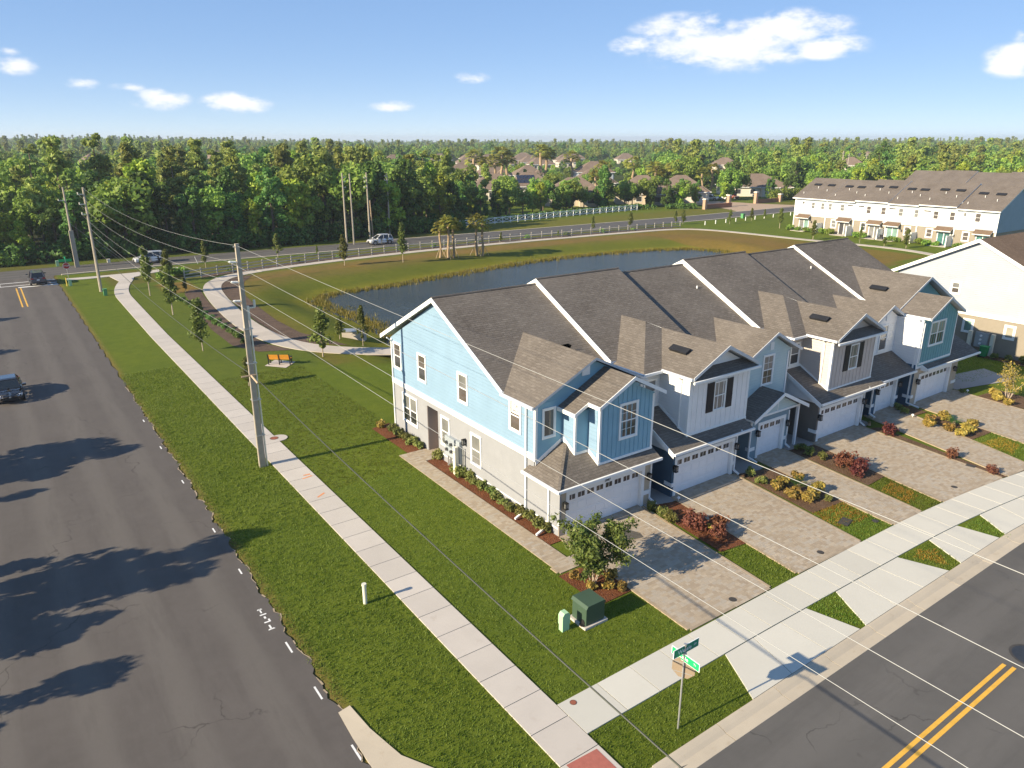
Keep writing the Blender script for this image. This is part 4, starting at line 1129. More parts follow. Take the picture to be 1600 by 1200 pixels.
    gutter(H, (X(27.42), 24.02, 2.83), (X(x1), 24.02, 2.83), (0, -0.11, 0))
    b = MB(); b.box(X(29.10), X(34.14), 24.725, 24.76, 3.1, 3.26)
    b.prism([(X(29.09), 24.76, 3.1), (X(29.09), 26.95, 4.28), (X(29.09), 26.95, 4.48), (X(29.09), 24.76, 3.28)], (0.04, 0, 0)); b.box(X(27.66), X(29.1), 26.91, 26.95, 4.3, 4.5); b.build('skirt_board', M['white_trim'], H)
    corner(H, X(29.13), 24.77, 3.1, 6.35); corner(H, X(34.02), 24.77, 3.1, 6.35, 0.11)
    window(H, (X(31.6), 24.76, 5.07), (1, 0, 0), 1.0, 1.72, 'glass_shade', 'glass_shade', trim=0.06, shut=0.56)
    window(H, (X(28.38), 26.95, 5.25), (1, 0, 0), 1.05, 1.55, 'glass_shade', 'glass_dark')
    front_wall(H, lower, X(27.85), X(33.05), 24.45, 2.75, X(28.2), X(32.75)); garage(H, X(28.2), X(32.75), 24.45, 2.13, npair)
    wall_lamp(H, X(27.93), 24.42, 1.8); wall_lamp(H, X(32.99), 24.42, 1.85)
    downspout(H, X(29.13), 25.35, 3.4, 6.3, (-1, 0, 0), 0.3, None); downspout(H, X(33.05), 24.45, 0.25, 2.62, (0, -1, 0), 0.3, (0.12, -0.3))
    vent(H, (X(30.35), 26.7, 7.37), (0, 0.62, 0), (0.19, 0, 0.095), (-0.447, 0, 0.894))
    return H
H2 = house_bay(0.0, 'white townhouse with black shutters over a navy garage level', 'navy_stucco', 'white', 'white_board', 'white_siding', 10.3, 7, False)
H4 = house_bay(13.2, 'greige townhouse with black shutters over a dark taupe garage level', 'dark_taupe_stucco', 'greige', 'greige_board', 'greige_siding', 10.3, 7, True)

# ---------------------------------------------------------------- narrow houses (units 3 and 5)
def house_narrow(dx, label, lower, upper, gable, zr, gabled):
    X = lambda v: v + dx
    H = empty('townhouse', (X(35.2), 25.05, 0), label, 'house', 'townhouses in the near row')
    b = MB(); b.box(X(35.2), X(38.85), 25.41, 29.5, -0.1, 2.7); b.box(X(34.2), X(40.6), 29.5, 42.2, -0.1, 3.0); b.build('lower_wall', M[lower], H)
    for wb in ((X(35.18), X(35.7), 25.01, 25.3, 0.62, 0.84), (X(38.5), X(38.87), 25.01, 25.3, 0.62, 0.84)):
        b = MB(); b.box(*wb); b.build('water_table', M['white_trim'], H)
    b = MB(); b.box(X(34.2), X(39.97), 26.3, 42.2, 2.68, 5.95); b.build('upper_wall', M[upper], H)
    b = MB(); b.prism([(X(36.0), 26.298, 5.95), (X(38.15), 26.298, 7.18), (X(40.3), 26.298, 5.95)], (0, 0.2, 0)); b.build('gable_wall', M[gable], H)
    main_roof(H, X(34.2), X(40.6), zr)
    yv = lambda z: RY - (zr - z) / RS + 0.4
    b = MB()
    roofp(b, [(X(35.5), 25.95, 6.03), (X(38.15), 25.95, 7.40), (X(38.15), yv(7.4), 7.40), (X(35.5), yv(6.03), 6.03)])
    roofp(b, [(X(38.15), 25.95, 7.40), (X(40.78), 25.95, 6.03), (X(40.78), yv(6.03), 6.03), (X(38.15), yv(7.4), 7.40)])
    b.build('cross_gable_roof', [M['shingle'], M['fascia_grey']], H)
    b = MB(); b.prism([(X(35.5), 25.915, 6.05), (X(38.15), 25.915, 7.42), (X(40.8), 25.915, 6.05), (X(40.8), 25.915, 5.86), (X(38.15), 25.915, 7.23), (X(35.5), 25.915, 5.86)], (0, 0.035, 0)); b.build('gable_fascia', M['fascia_grey'], H)
    gutter(H, (X(40.78), 25.95, 6.04), (X(40.78), 29.2, 6.04), (0.1, 0, 0))
    b = MB(); b.box(X(37.95), X(38.30), 26.25, 26.3, 6.25, 6.75); b.build('gable_vent', M['white_vinyl'], H)
    corner(H, X(39.86), 26.28, 3.0, 5.92, 0.11)
    window(H, (X(37.95), 26.30, 5.0), (1, 0, 0), 1.12, 2.0, 'glass_shade', 'glass_dark', grid=(1, 1) if gabled else (0, 0))
    b = MB()
    if gabled:
        xr, zr2 = 37.5, 4.05
        roofp(b, [(X(34.85), 24.58, 2.78), (X(xr), 24.58, zr2), (X(xr), 26.4, zr2), (X(34.85), 26.4, 2.78)], 0.12)
        roofp(b, [(X(xr), 24.58, zr2), (X(40.15), 24.58, 2.78), (X(40.15), 26.4, 2.78), (X(xr), 26.4, zr2)], 0.12)
        b.build('porch_roof', [M['shingle'], M['white_trim']], H)
        b = MB(); b.prism([(X(35.2), 24.98, 2.7), (X(37.5), 24.98, 3.83), (X(39.8), 24.98, 2.7)], (0, 0.1, 0)); b.build('porch_gable', M['pale_teal_siding'], H)
        b = MB(); b.prism([(X(34.83), 24.55, 2.80), (X(xr), 24.55, zr2 + 0.02), (X(40.17), 24.55, 2.80), (X(40.17), 24.55, 2.58), (X(xr), 24.55, zr2 - 0.2), (X(34.83), 24.55, 2.58)], (0, 0.04, 0)); b.box(X(35.1), X(39.8), 24.94, 24.99, 2.68, 2.8); b.box(X(37.48), X(37.53), 24.95, 24.98, 2.8, 3.75); b.build('porch_trim', M['white_trim'], H)
        b = MB(); b.box(X(39.65), X(39.8), 24.95, 25.1, 0, 2.68); b.build('porch_post', M['white_trim'], H)
        downspout(H, X(35.05), 25.0, 0.3, 2.6, (0, -1, 0), 0.3, (0.25, -0.5))
    else:
        roofp(b, [(X(34.76), 24.35, 2.78), (X(39.45), 24.35, 2.78), (X(39.45), 26.5, 3.93), (X(34.76), 26.5, 3.93)], 0.12)
        b.build('porch_roof', [M['shingle'], M['white_trim']], H)
        gutter(H, (X(34.76), 24.32, 2.81), (X(39.45), 24.32, 2.81), (0, -0.11, 0))
        downspout(H, X(34.95), 24.9, 0.3, 2.62, (0, -1, 0), 0.5, (0.1, -0.4))
    front_wall(H, lower, X(35.2), X(38.85), 25.05, 2.7, X(36.05), X(38.35)); garage(H, X(36.05), X(38.35), 25.05, 2.13, 4)
    wall_lamp(H, X(35.72), 25.03, 1.8); wall_lamp(H, X(38.68), 25.03, 1.8)
    if gabled: downspout(H, X(38.85), 25.1, 0.25, 2.55, (0, -1, 0), 0, (0.1, -0.3))
    stink_pipe(H, (X(39.4), 33.6, zr - RS * 2.4 - 0.05), 0.22)
    return H
H3 = house_narrow(0.0, 'pale teal townhouse with one car garage and little porch gable', 'slate_stucco', 'pale_teal_siding', 'pale_teal_siding', 9.98, True)
H5 = house_narrow(13.2, 'narrow white townhouse with navy garage level beside the teal house', 'navy_stucco', 'white_siding', 'white_board', 10.08, False)

# ---------------------------------------------------------------- unit 6: teal end house
def house_teal():
    H = empty('townhouse', (52.7, 24.4, 0), 'teal end townhouse with twin window, white side and navy base', 'house', 'townhouses in the near row')
    b = MB(); b.box(52.76, 59.35, 24.81, 42.2, -0.1, 2.75); b.box(53.6, 61.0, 29.5, 42.2, -0.1, 3.3); b.build('lower_wall', M['tan_stucco'], H)
    b = MB(); b.box(52.70, 52.74, 24.44, 30.0, -0.1, 3.15); b.build('side_base', M['navy_stucco'], H)
    for wb in ((52.66, 53.0, 24.38, 25.0, 0.62, 0.84), (58.7, 59.38, 24.40, 24.6, 0.62, 0.84)):
        b = MB(); b.box(*wb); b.build('water_table', M['white_trim'], H)
    b = MB(); b.box(52.74, 61.0, 26.95, 42.2, 3.15, 6.4); b.box(52.72, 57.65, 24.45, 26.95, 2.8, 6.42); b.build('upper_wall', M['white_siding'], H)
    b = MB(); b.box(52.9, 57.64, 24.42, 24.46, 3.0, 6.42); b.prism([(52.75, 24.42, 6.42), (55.5, 24.42, 7.62), (57.65, 24.42, 6.42)], (0, 0.05, 0)); b.prism([(52.8, 26.94, 6.42), (57.2, 26.94, 8.5), (61.0, 26.94, 6.42)], (0, 0.1, 0)); b.build('bay_front', M['teal_board'], H)
    battens(H, 53.0, 57.6, 24.42, 3.15, lambda x: min(6.4 + (x - 52.75) * 0.43, 6.4 + (57.65 - x) * 0.55), 0.36, 'teal_board')
    main_roof(H, 53.6, 61.0, 10.3, 0, 0.33); rake(H, 53.601, 10.3, 0.03, 0.36)
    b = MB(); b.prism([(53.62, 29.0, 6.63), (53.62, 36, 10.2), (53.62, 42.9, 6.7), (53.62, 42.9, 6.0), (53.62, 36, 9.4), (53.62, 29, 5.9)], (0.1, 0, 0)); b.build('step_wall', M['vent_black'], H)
    yv = lambda z: RY - (10.3 - z) / RS + 0.4
    b = MB()
    roofp(b, [(52.95, 26.5, 6.62), (57.2, 26.5, 8.72), (57.2, yv(8.72), 8.72), (52.95, yv(6.62), 6.62)])
    roofp(b, [(57.2, 26.5, 8.72), (61.42, 26.5, 6.62), (61.42, yv(6.62), 6.62), (57.2, yv(8.72), 8.72)])
    b.build('wing_roof', [M['shingle'], M['fascia_grey']], H)
    b = MB(); sl_ = (7.80 - 6.54) / 2.47
    roofp(b, [(53.03, 24.06, 6.54), (55.5, 24.06, 7.80), (55.5, 28.5, 7.80), (53.03, 26.6, 6.54)])
    roofp(b, [(55.5, 24.06, 7.80), (57.98, 24.06, 6.54), (57.98, 26.9, 6.54), (55.5, 28.5, 7.80)])
    b.build('bay_roof', [M['shingle'], M['fascia_grey']], H)
    b = MB(); b.prism([(53.0, 24.02, 6.56), (55.5, 24.02, 7.83), (58.0, 24.02, 6.56), (58.0, 24.02, 6.38), (55.5, 24.02, 7.65), (53.0, 24.02, 6.38)], (0, 0.035, 0)); b.build('gable_fascia', M['fascia_grey'], H)
    b = MB(); b.prism([(52.95, 26.46, 6.64), (57.2, 26.46, 8.75), (61.44, 26.46, 6.64), (61.44, 26.46, 6.44), (57.2, 26.46, 8.55), (52.95, 26.46, 6.44)], (0, 0.035, 0)); b.build('gable_fascia', M['fascia_grey'], H)
    gutter(H, (52.96, 26.5, 6.66), (52.96, 29.2, 6.66), (-0.14, 0, 0)); gutter(H, (53.04, 24.06, 6.58), (53.04, 26.45, 6.58), (-0.14, 0, 0))
    b = MB()
    roofp(b, [(53.6, 24.0, 2.80), (61.5, 24.0, 2.80), (61.5, 27.0, 4.3), (57.6, 27.0, 4.3), (57.6, 24.6, 3.1), (53.6, 24.6, 3.1)], 0.13); b.build('skirt_roof', [M['shingle'], M['white_trim']], H)
    gutter(H, (53.5, 23.97, 2.83), (61.55, 23.97, 2.83), (0, -0.11, 0))
    b = MB(); b.prism([(53.55, 24.0, 2.82), (53.55, 24.6, 3.12), (53.55, 24.6, 2.6), (53.55, 24.0, 2.6)], (0.05, 0, 0)); b.box(53.0, 57.66, 24.39, 24.42, 3.1, 3.24); b.build('skirt_board', M['white_trim'], H)
    corner(H, 52.72, 24.41, 3.0, 6.4); corner(H, 57.55, 24.41, 3.1, 6.4, 0.1)
    window(H, (54.95, 24.42, 5.24), (1, 0, 0), 2.16, 1.86, 'glass_blind', 'glass_dark', dbl=True)
    front_wall(H, 'tan_stucco', 52.76, 59.35, 24.45, 2.75, 53.65, 58.1); garage(H, 53.65, 58.1, 24.45, 2.13, 8)
    wall_lamp(H, 53.2, 24.43, 1.9); wall_lamp(H, 58.75, 24.43, 1.9)
    downspout(H, 52.72, 24.62, 0.25, 6.3, (-1, 0, 0), 0.25, (0.2, -0.85)); downspout(H, 52.9, 24.43, 3.3, 6.2, (0, -1, 0), 0.0, None)
    vent(H, (55.0, 29.2, 7.66), (0, 0.62, 0), (0.19, 0, 0.095), (-0.447, 0, 0.894))
    return H
H6 = house_teal()

# ---------------------------------------------------------------- far right house with white gable
def house_right():
    H = empty('townhouse', (72, 22, 0), 'large end house with plain white gable over a tan ground floor', 'house')
    b = MB(); b.box(72, 100, 21.5, 36.6, -0.1, 3.35); b.build('lower_wall', M['tan_row_stucco'], H)
    b = MB(); b.box(72, 100, 21.5, 36.6, 3.35, 6.4); b.prism([(72, 36.6, 6.4), (72, 29.7, 9.85), (72, 22.5, 6.4)], (0.3, 0, 0)); b.build('upper_wall', M['pale_grey_siding'], H)
    b = MB(); b.box(71.93, 72.0, 21.5, 36.6, 3.3, 3.68); b.build('band_board', M['white_trim'], H)
    b = MB()
    roofp(b, [(71.6, 21.5, 6.0), (100, 21.5, 6.0), (100, 29.7, 10.15), (71.6, 29.7, 10.15)]); roofp(b, [(71.6, 29.7, 10.15), (100, 29.7, 10.15), (100, 37.4, 6.28), (71.6, 37.4, 6.28)]); b.build('main_roof', [M['brown_shingle'], M['white_trim']], H)
    b = MB()
    for y0, z0 in ((21.5, 6.0), (37.4, 6.28)):
        b.prism([(71.58, y0, z0 + .02), (71.58, 29.7, 10.17), (71.58, 29.7, 9.85), (71.58, y0, z0 - .3)], (-0.04, 0, 0))
    b.build('rake_board', M['white_trim'], H)
    U = (0, -1, 0)
    window(H, (72, 31.1, 5.55), U, 0.95, 1.25, 'glass_shade', 'glass_brown', trim=0.16)
    window(H, (72, 29.45, 2.3), U, 1.0, 1.3, 'glass_green', 'glass_green', trim=0.17, fixed=True); window(H, (72, 26.0, 2.35), U, 0.95, 1.3, 'glass_blind', 'glass_blind', trim=0.17, fixed=True)
    sl_ = (10.15 - 6.0) / 8.2
    for (x, y) in ((78.5, 28.0), (82.5, 28.3), (82.5, 25.6), (87, 26.5), (76, 24.0)):
        vent(H, (x, y, 6.0 + (y - 21.5) * sl_ + 0.02), (0.45, 0, 0), (0, 0.25, 0.126), (0, -0.45, 0.89))
    b = MB(); b.box(71.8, 72.0, 27.5, 28.6, 0.6, 1.95); mb = b.build('meter_box', M['grey_metal'], H)
    for j in range(3):
        b = MB(); b.cyl((71.8, 28.1, 0.95 + j * 0.36), (71.7, 28.1, 0.95 + j * 0.36), 0.1, n=8); b.build('meter', M['white_vinyl'], mb)
    for y in (26.9, 28.8):
        b = MB(); b.box(71.5, 71.8, y, y + .3, 0, 2.0); b.build('meter_post', M['bollard_cream'], H)
    return H
house_right()
# ================================================================ ROW OF WHITE TOWNHOUSES BEHIND THE POND
def far_row():
    H = empty('townhouse_row', (143, 77, 0), 'long two storey white and tan townhouse row behind the pond', 'building')
    Y = [97.0, 89.5, 83.2, 76.5, 70.6, 63.9, 57.0]
    b = MB(); b.box(143, 157, 57.0, 96.8, -0.1, 3.2); b.build('lower_wall', M['tan_row_stucco'], H)
    b = MB(); b.box(142.95, 157, 57.02, 96.85, 3.2, 6.6); b.prism([(143.2, 57.0, 6.6), (150, 57.0, 10.2), (156.8, 57.0, 6.6)], (0, 0.3, 0)); b.prism([(143.2, 96.85, 6.6), (150, 96.85, 10.2), (156.8, 96.85, 6.6)], (0, -0.3, 0)); b.build('upper_wall', M['far_white_wall'], H)
    b = MB(); b.box(143.0, 157.0, 56.95, 57.015, 3.0, 6.6); b.prism([(143.2, 56.95, 6.6), (150, 56.95, 10.2), (156.8, 56.95, 6.6)], (0, 0.06, 0)); b.build('end_wall', M['far_blue_siding'], H)
    b = MB(); b.box(142.9, 142.95, 57, 96.85, 3.1, 3.35)
    for y in Y[1:-1]: b.box(142.88, 142.95, y - 0.1, y + 0.1, 0, 6.5)
    b.box(142.88, 143.0, 56.9, 57.1, 0, 6.5); b.box(142.88, 143.0, 96.75, 96.95, 0, 6.5)
    b.build('trim_board', M['white_trim'], H)
    up = [0, 0.35, 0.0, 0.4, 0.05, 0.35]
    for i in range(6):
        y1, y0 = Y[i], Y[i + 1]; dz = [0.0, -0.05, 0.25, 0.1, 0.3, 0.0][i]
        o0 = 0.35 if i == 5 else 0.0; o1 = 0.35 if i == 0 else 0.0
        b = MB(); zr = 10.55 + dz; ze = 6.72 + dz
        roofp(b, [(142.4, y0 - o0, ze), (150, y0 - o0, zr), (150, y1 + o1, zr), (142.4, y1 + o1, ze)], 0.2); roofp(b, [(150, y0 - o0, zr), (157.6, y0 - o0, ze), (157.6, y1 + o1, ze), (150, y1 + o1, zr)], 0.2)
        b.build('roof_section', [M['suburb_shingle_grey'], M['white_trim']], H)
        s = (zr - ze) / 7.6
        for dy in (0.30, 0.72):
            yy = y0 + (y1 - y0) * dy; xx = 147.4
            vent(H, (xx, yy, ze + (xx - 142.4) * s), (0, 0.75, 0), (0.3, 0, 0.3 * s), (-s * .9, 0, 0.9))
        for dy, xx in ((0.25, 145.3), (0.6, 146.2), (0.85, 144.0)):
            yy = y0 + (y1 - y0) * dy
            stink_pipe(H, (xx, yy, ze + (xx - 142.4) * s), 0.4)
    U = (0, -1, 0)
    for (y, z, w, h, g) in ((94.9, 5.75, 0.7, 0.8, 'glass_dark'), (92.6, 5.3, 1.0, 1.5, 'glass_shade'), (90.4, 5.3, 1.0, 1.5, 'glass_shade'), (88.7, 5.3, 1.0, 1.5, 'glass_shade'), (86.0, 5.3, 1.1, 1.5, 'glass_shade'), (84.3, 5.85, 1.5, 0.55, 'glass_dark'), (82.0, 5.85, 1.5, 0.55, 'glass_dark'), (80.4, 5.3, 1.1, 1.6, 'glass_brown'), (77.4, 5.3, 1.1, 1.6, 'glass_brown'), (75.7, 5.85, 1.6, 0.55, 'glass_dark'), (74.0, 5.3, 1.1, 1.6, 'glass_shade'), (71.0, 5.3, 1.1, 1.6, 'glass_shade'), (69.1, 5.9, 1.6, 0.55, 'glass_dark'), (67.5, 5.3, 1.1, 1.6, 'glass_brown'), (64.6, 5.3, 1.1, 1.7, 'glass_brown'), (62.5, 5.8, 0.7, 0.9, 'glass_shade'), (60.3, 5.4, 1.1, 1.7, 'glass_brown')):
        window(H, (142.95, y, z), U, w, h, g, g, trim=0.12, fixed=h < 1)
    for (y, g) in ((87.5, 'glass_shade'), (81.1, 'glass_dark'), (72.3, 'glass_brown'), (68.2, 'glass_brown'), (61.8, 'glass_brown')):
        window(H, (143.0, y, 2.0), U, 1.3, 1.75, g, g, trim=0.17)
    for (y, g, g2) in ((94.3, 'glass_green', 'glass_shade'), (85.1, 'glass_shade', 'glass_dark'), (78.7, 'glass_shade', 'glass_shade'), (75.1, 'glass_green', 'glass_green'), (65.5, 'glass_teal', 'glass_teal'), (58.9, 'glass_teal', 'glass_teal')):
        b = MB(); b.box(142.9, 143.0, y - 1.15, y + 1.15, 2.3, 2.5)
        for yy in (y - 1.1, y, y + 1.1): b.box(142.9, 143.0, yy - 0.07, yy + 0.07, 0.05, 2.3)
        f = b.build('patio_door', M['white_trim'], H)
        for a, gg in ((-1, g), (1, g2)):
            p = MB(); p.box(142.96, 142.99, y + (0.07 if a > 0 else -1.03), y + (1.03 if a > 0 else -0.07), 0.08, 2.3); p.build('pane', M[gg], f)
        b = MB(); roofp(b, [(141.9, y - 1.5, 2.72), (143, y - 1.5, 3.45), (143, y + 1.5, 3.45), (141.9, y + 1.5, 2.72)], 0.12); b.build('awning', [M['brown_shingle'], M['white_trim']], H)
        b = MB(); b.box(140.6, 143, y - 1.5, y + 1.6, -0.1, 0.06); b.build('patio', M['concrete'], H)
        wall_lamp(H, 143, y - 1.75, 2.0, U)
    for y in (90.0, 83.3, 76.9, 70.4, 64.0):
        b = MB(); b.box(140.9, 143, y - 0.06, y + 0.06, 0.05, 2.0); b.box(140.8, 140.95, y - 0.09, y + 0.09, 0, 2.05); b.build('privacy_wall', M['white_vinyl'], H)
M['suburb_shingle_grey'] = shingle('suburb_shingle_grey', (0.150, 0.125, 0.105), (0.205, 0.175, 0.150))
far_row()

def second_row():
    H = empty('townhouse_row', (212, 85, 0), 'grey roofed townhouse row with small white gables behind the white row', 'building')
    b = MB(); b.box(206, 220, 60, 108, -0.1, 6.4); b.build('wall', M['far_white_wall'], H)
    for i, y in enumerate((60, 68, 76, 84, 92, 100)):
        b = MB(); dz = (0.3, 0, 0.35, 0.05, 0.3, 0)[i]
        roofp(b, [(205, y, 6.4 + dz), (213, y, 10.4 + dz), (213, y + 8, 10.4 + dz), (205, y + 8, 6.4 + dz)], 0.2); roofp(b, [(213, y, 10.4 + dz), (221, y, 6.4 + dz), (221, y + 8, 6.4 + dz), (213, y + 8, 10.4 + dz)], 0.2)
        b.build('roof_section', [M['suburb_shingle_grey'], M['white_trim']], H)
    for y in (64, 72, 80, 88, 96, 104):
        b = MB(); roofp(b, [(203.6, y - 2, 6.2), (203.6, y, 7.3), (208.5, y, 7.3), (206.5, y - 2, 6.2)], 0.15); roofp(b, [(203.6, y, 7.3), (203.6, y + 2, 6.2), (206.5, y + 2, 6.2), (208.5, y, 7.3)], 0.15); b.build('dormer_roof', [M['suburb_shingle_grey'], M['white_trim']], H)
        b = MB(); b.prism([(203.9, y - 1.8, 6.1), (203.9, y, 7.1), (203.9, y + 1.8, 6.1), (203.9, y + 1.8, 3.5), (203.9, y - 1.8, 3.5)], (2.1, 0, 0)); b.build('dormer_wall', M['far_white_wall'], H)
second_row()

# ================================================================ SUBURB HOUSES
def hip_house(x, y, rz, w, d, hw, hr, wall, roof, label, solar=False, grp='suburban houses beyond the main road'):
    H = empty('suburban_house', (x, y, 0), label, 'house', grp, rz)
    b = MB(); b.box(-w / 2, w / 2, -d / 2, d / 2, -0.1, hw); o = b.build('wall', M[wall], H, world=False)
    e = 0.6; X, Yd = w / 2 + e, d / 2 + e; rl = max(0.5, X - Yd); z0 = hw - 0.05
    b = MB()
    for p in ([(-X, -Yd, z0), (X, -Yd, z0), (rl, 0, hr), (-rl, 0, hr)], [(X, Yd, z0), (-X, Yd, z0), (-rl, 0, hr), (rl, 0, hr)], [(X, -Yd, z0), (X, Yd, z0), (rl, 0, hr)], [(-X, Yd, z0), (-X, -Yd, z0), (-rl, 0, hr)]):
        roofp(b, p, 0.2)
    # front wing
    g = d / 2 + 2.6; gx = w * 0.24; hw2 = w * 0.2
    zr = z0 + (hr - z0) * (hw2 + e) / Yd
    roofp(b, [(gx - hw2 - e, -g, z0), (gx, -g + 1.6, zr), (gx, 0, zr), (gx - hw2 - e, -1, z0)], 0.2); roofp(b, [(gx + hw2 + e, -g, z0), (gx, -g + 1.6, zr), (gx, 0, zr), (gx + hw2 + e, -1, z0)], 0.2); roofp(b, [(gx - hw2 - e, -g, z0), (gx + hw2 + e, -g, z0), (gx, -g + 1.6, zr)], 0.2)
    b.build('roof', [M[roof], M['white_trim']], H, world=False)
    b = MB(); b.box(gx - hw2, gx + hw2, -g + e, 0, -0.1, hw - 0.02); b.build('wing_wall', M[wall], H, world=False)
    for (cx, cy, ww, u) in ((-w * .3, -d / 2, 1.6, 0), (-w * .08, -d / 2, 1.6, 0), (gx, -g + e, 2.6, 0), (-w / 2, 0, 1.4, 1), (-w / 2, d * .28, 1.4, 1)):
        f = MB(); q = MB()
        if u == 0:
            f.box(cx - ww / 2 - .12, cx + ww / 2 + .12, cy - 0.06, cy, 0.8, 2.5); q.box(cx - ww / 2, cx + ww / 2, cy - 0.08, cy - 0.061, 0.92, 2.38)
        else:
            f.box(cx - 0.06, cx, cy - ww / 2 - .12, cy + ww / 2 + .12, 0.8, 2.5); q.box(cx - 0.08, cx - 0.061, cy - ww / 2, cy + ww / 2, 0.92, 2.38)
        fo = f.build('window', M['white_trim'], H, world=False); q.build('pane', M['glass_dark'], fo, world=False)
    if solar:
        b = MB(); s = (hr - z0) / Yd
        for i in range(5):
            for j in range(2):
                xx = -w * .3 + i * 1.25; yy = -Yd + 1.5 + j * 1.9
                b.prism([(xx, yy, z0 + (yy + Yd) * s + .1), (xx + 1.1, yy, z0 + (yy + Yd) * s + .1), (xx + 1.1, yy + 1.7, z0 + (yy + 1.7 + Yd) * s + .1), (xx, yy + 1.7, z0 + (yy + 1.7 + Yd) * s + .1)], (0, 0, 0.06))
        b.build('solar_panel', M['solar'], H, world=False)
    return H
HS = [(146, 174, -0.6, 18, 14, 3.2, 7.8, 'beige_wall', 'suburb_shingle', 'beige house with tan hip roof behind the white crossbuck fence'),
      (166, 166, -0.7, 16, 13, 3.2, 8.2, 'beige_wall', 'suburb_shingle', 'brown roofed house left of the gated entrance'),
      (183, 166, -0.7, 16, 13, 3.2, 7.8, 'cream_wall', 'suburb_shingle', 'cream house behind the parked cars at the entrance'),
      (222, 168, -0.7, 22, 16, 3.2, 7.2, 'cream_wall', 'suburb_shingle', 'low house with wide tan hip roof right of the entrance'),
      (214, 243, -0.5, 15, 12, 5.6, 9.8, 'far_white_wall', 'suburb_shingle', 'tall white walled house among the oaks'),
      (190, 216, -0.6, 16, 13, 3.4, 8.0, 'cream_wall', 'suburb_shingle', 'cream house with tan roof behind the first row'),
      (207, 280, -0.4, 14, 12, 3.2, 7.4, 'cream_wall', 'suburb_shingle', 'house with pale roof behind a clump of palms'),
      (327, 267, -0.9, 15, 12, 5.8, 9.4, 'cream_wall', 'suburb_shingle', 'two storey cream house standing in dense trees'),
      (138, 205, -0.5, 17, 13, 3.2, 8.0, 'cream_wall', 'suburb_shingle', 'brown roofed house nearest the wood'),
      (194, 290, -0.4, 15, 12, 3.2, 8.0, 'beige_wall', 'suburb_shingle', 'tan roofed house left of the tall palms'),
      (196, 320, -0.4, 14, 12, 3.2, 7.8, 'beige_wall', 'suburb_shingle', 'brown roofed house half hidden by trees'),
      (159, 214, -0.5, 16, 12, 3.2, 7.6, 'cream_wall', 'suburb_shingle', 'cream house with solar panels on its roof'),
      (210, 420, -0.3, 16, 13, 5.6, 9.8, 'beige_wall', 'suburb_shingle', 'distant two storey house above the wood'),
      (240, 540, -0.3, 22, 14, 6, 11, 'far_white_wall', 'far_white_wall', 'distant white roofed building above the trees'),
      (55, 460, 0.2, 18, 14, 5.6, 11.5, 'beige_wall', 'suburb_shingle', 'distant tan roofed house showing above the dark wood'),
      (131, 512, 0.1, 16, 13, 6, 11.5, 'beige_wall', 'suburb_shingle', 'small distant roof showing over the pines'),
      (383, 229, -1.0, 14, 12, 5.6, 9.6, 'cream_wall', 'suburb_shingle', 'white house with tan roof behind the utility poles')]
for i, h in enumerate(HS):
    hip_house(*h, solar=(i == 11))
# roofs of the farther streets, seen small over the trees
_proto = hip_house(262, 395, -0.3, 16, 12, 3.4, 8.0, 'cream_wall', 'suburb_shingle', 'far suburban house with pale walls and brown hip roof, seen small over the trees', grp='small far suburban houses')
for (x, y, r) in ((282, 405, -.3), (300, 392, -.4), (275, 440, -.3), (298, 450, -.3), (322, 432, -.4), (340, 412, -.4), (318, 480, -.3), (345, 475, -.4), (372, 455, -.4), (300, 520, -.3), (340, 540, -.3), (380, 520, -.4), (410, 490, -.4), (430, 450, -.5), (600, 420, -.8), (690, 400, -.8), (640, 360, -.8), (560, 400, -.8)):
    c = copy_tree(_proto); c.location = (x, y, 0); c.rotation_euler = (0, 0, r)

# gated entrance: brick apron, pillars and low walls
sheet('paver_entrance', [[(166, 129.3), (200, 130.5), (196, 136), (192, 146), (190, 158), (176, 158), (174, 146), (170, 136)]], 0.016, M['brick_wall_pale'] if 'brick_wall_pale' in M else plain('brick_wall_pale', (0.40, 0.29, 0.20), 0.9, 0.1), label='tan paver apron of the gated entrance')
def pillar(x, y, h, label):
    P = empty('entrance_pillar', (x, y, 0), label, 'pillar', 'brick pillars of the gated entrance')
    b = MB(); b.box(-0.45, 0.45, -0.45, 0.45, 0, h); b.build('shaft', M['brick_pale'], P, world=False)
    b = MB(); b.box(-0.6, 0.6, -0.6, 0.6, h, h + 0.2); b.prism([(-0.5, -0.5, h + .2), (0.5, -0.5, h + .2), (0.5, 0.5, h + .2), (-0.5, 0.5, h + .2)], (0, 0, 0.12)); b.build('cap', M['cream_wall'], P, world=False)
plain('brick_pale', (0.42, 0.28, 0.19), 0.9, 0.12, 4)
for (x, y, h, l) in ((164.5, 139.8, 2.6, 'tan brick pillar at the left end of the dark hedge'), (177.5, 142.2, 3.0, 'tall tan brick pillar left of the entrance drive'), (192.5, 144.2, 3.2, 'tall tan brick pillar right of the entrance drive'), (203.5, 143.5, 2.2, 'short tan brick pillar at the right wall end')):
    pillar(x, y, h, l)
for (x0, x1, y, l) in ((165.2, 176.8, 140.6, 'low dark brick wall left of the entrance'), (193.2, 203.0, 144.0, 'low dark brick wall right of the entrance')):
    b = MB(); b.box(x0, x1, y - 0.2, y + 0.2, -0.1, 1.1); b.box(x0, x1, y - 0.28, y + 0.28, 1.1, 1.22); tag(b.build('garden_wall', M['brick_wall']), l, 'wall')

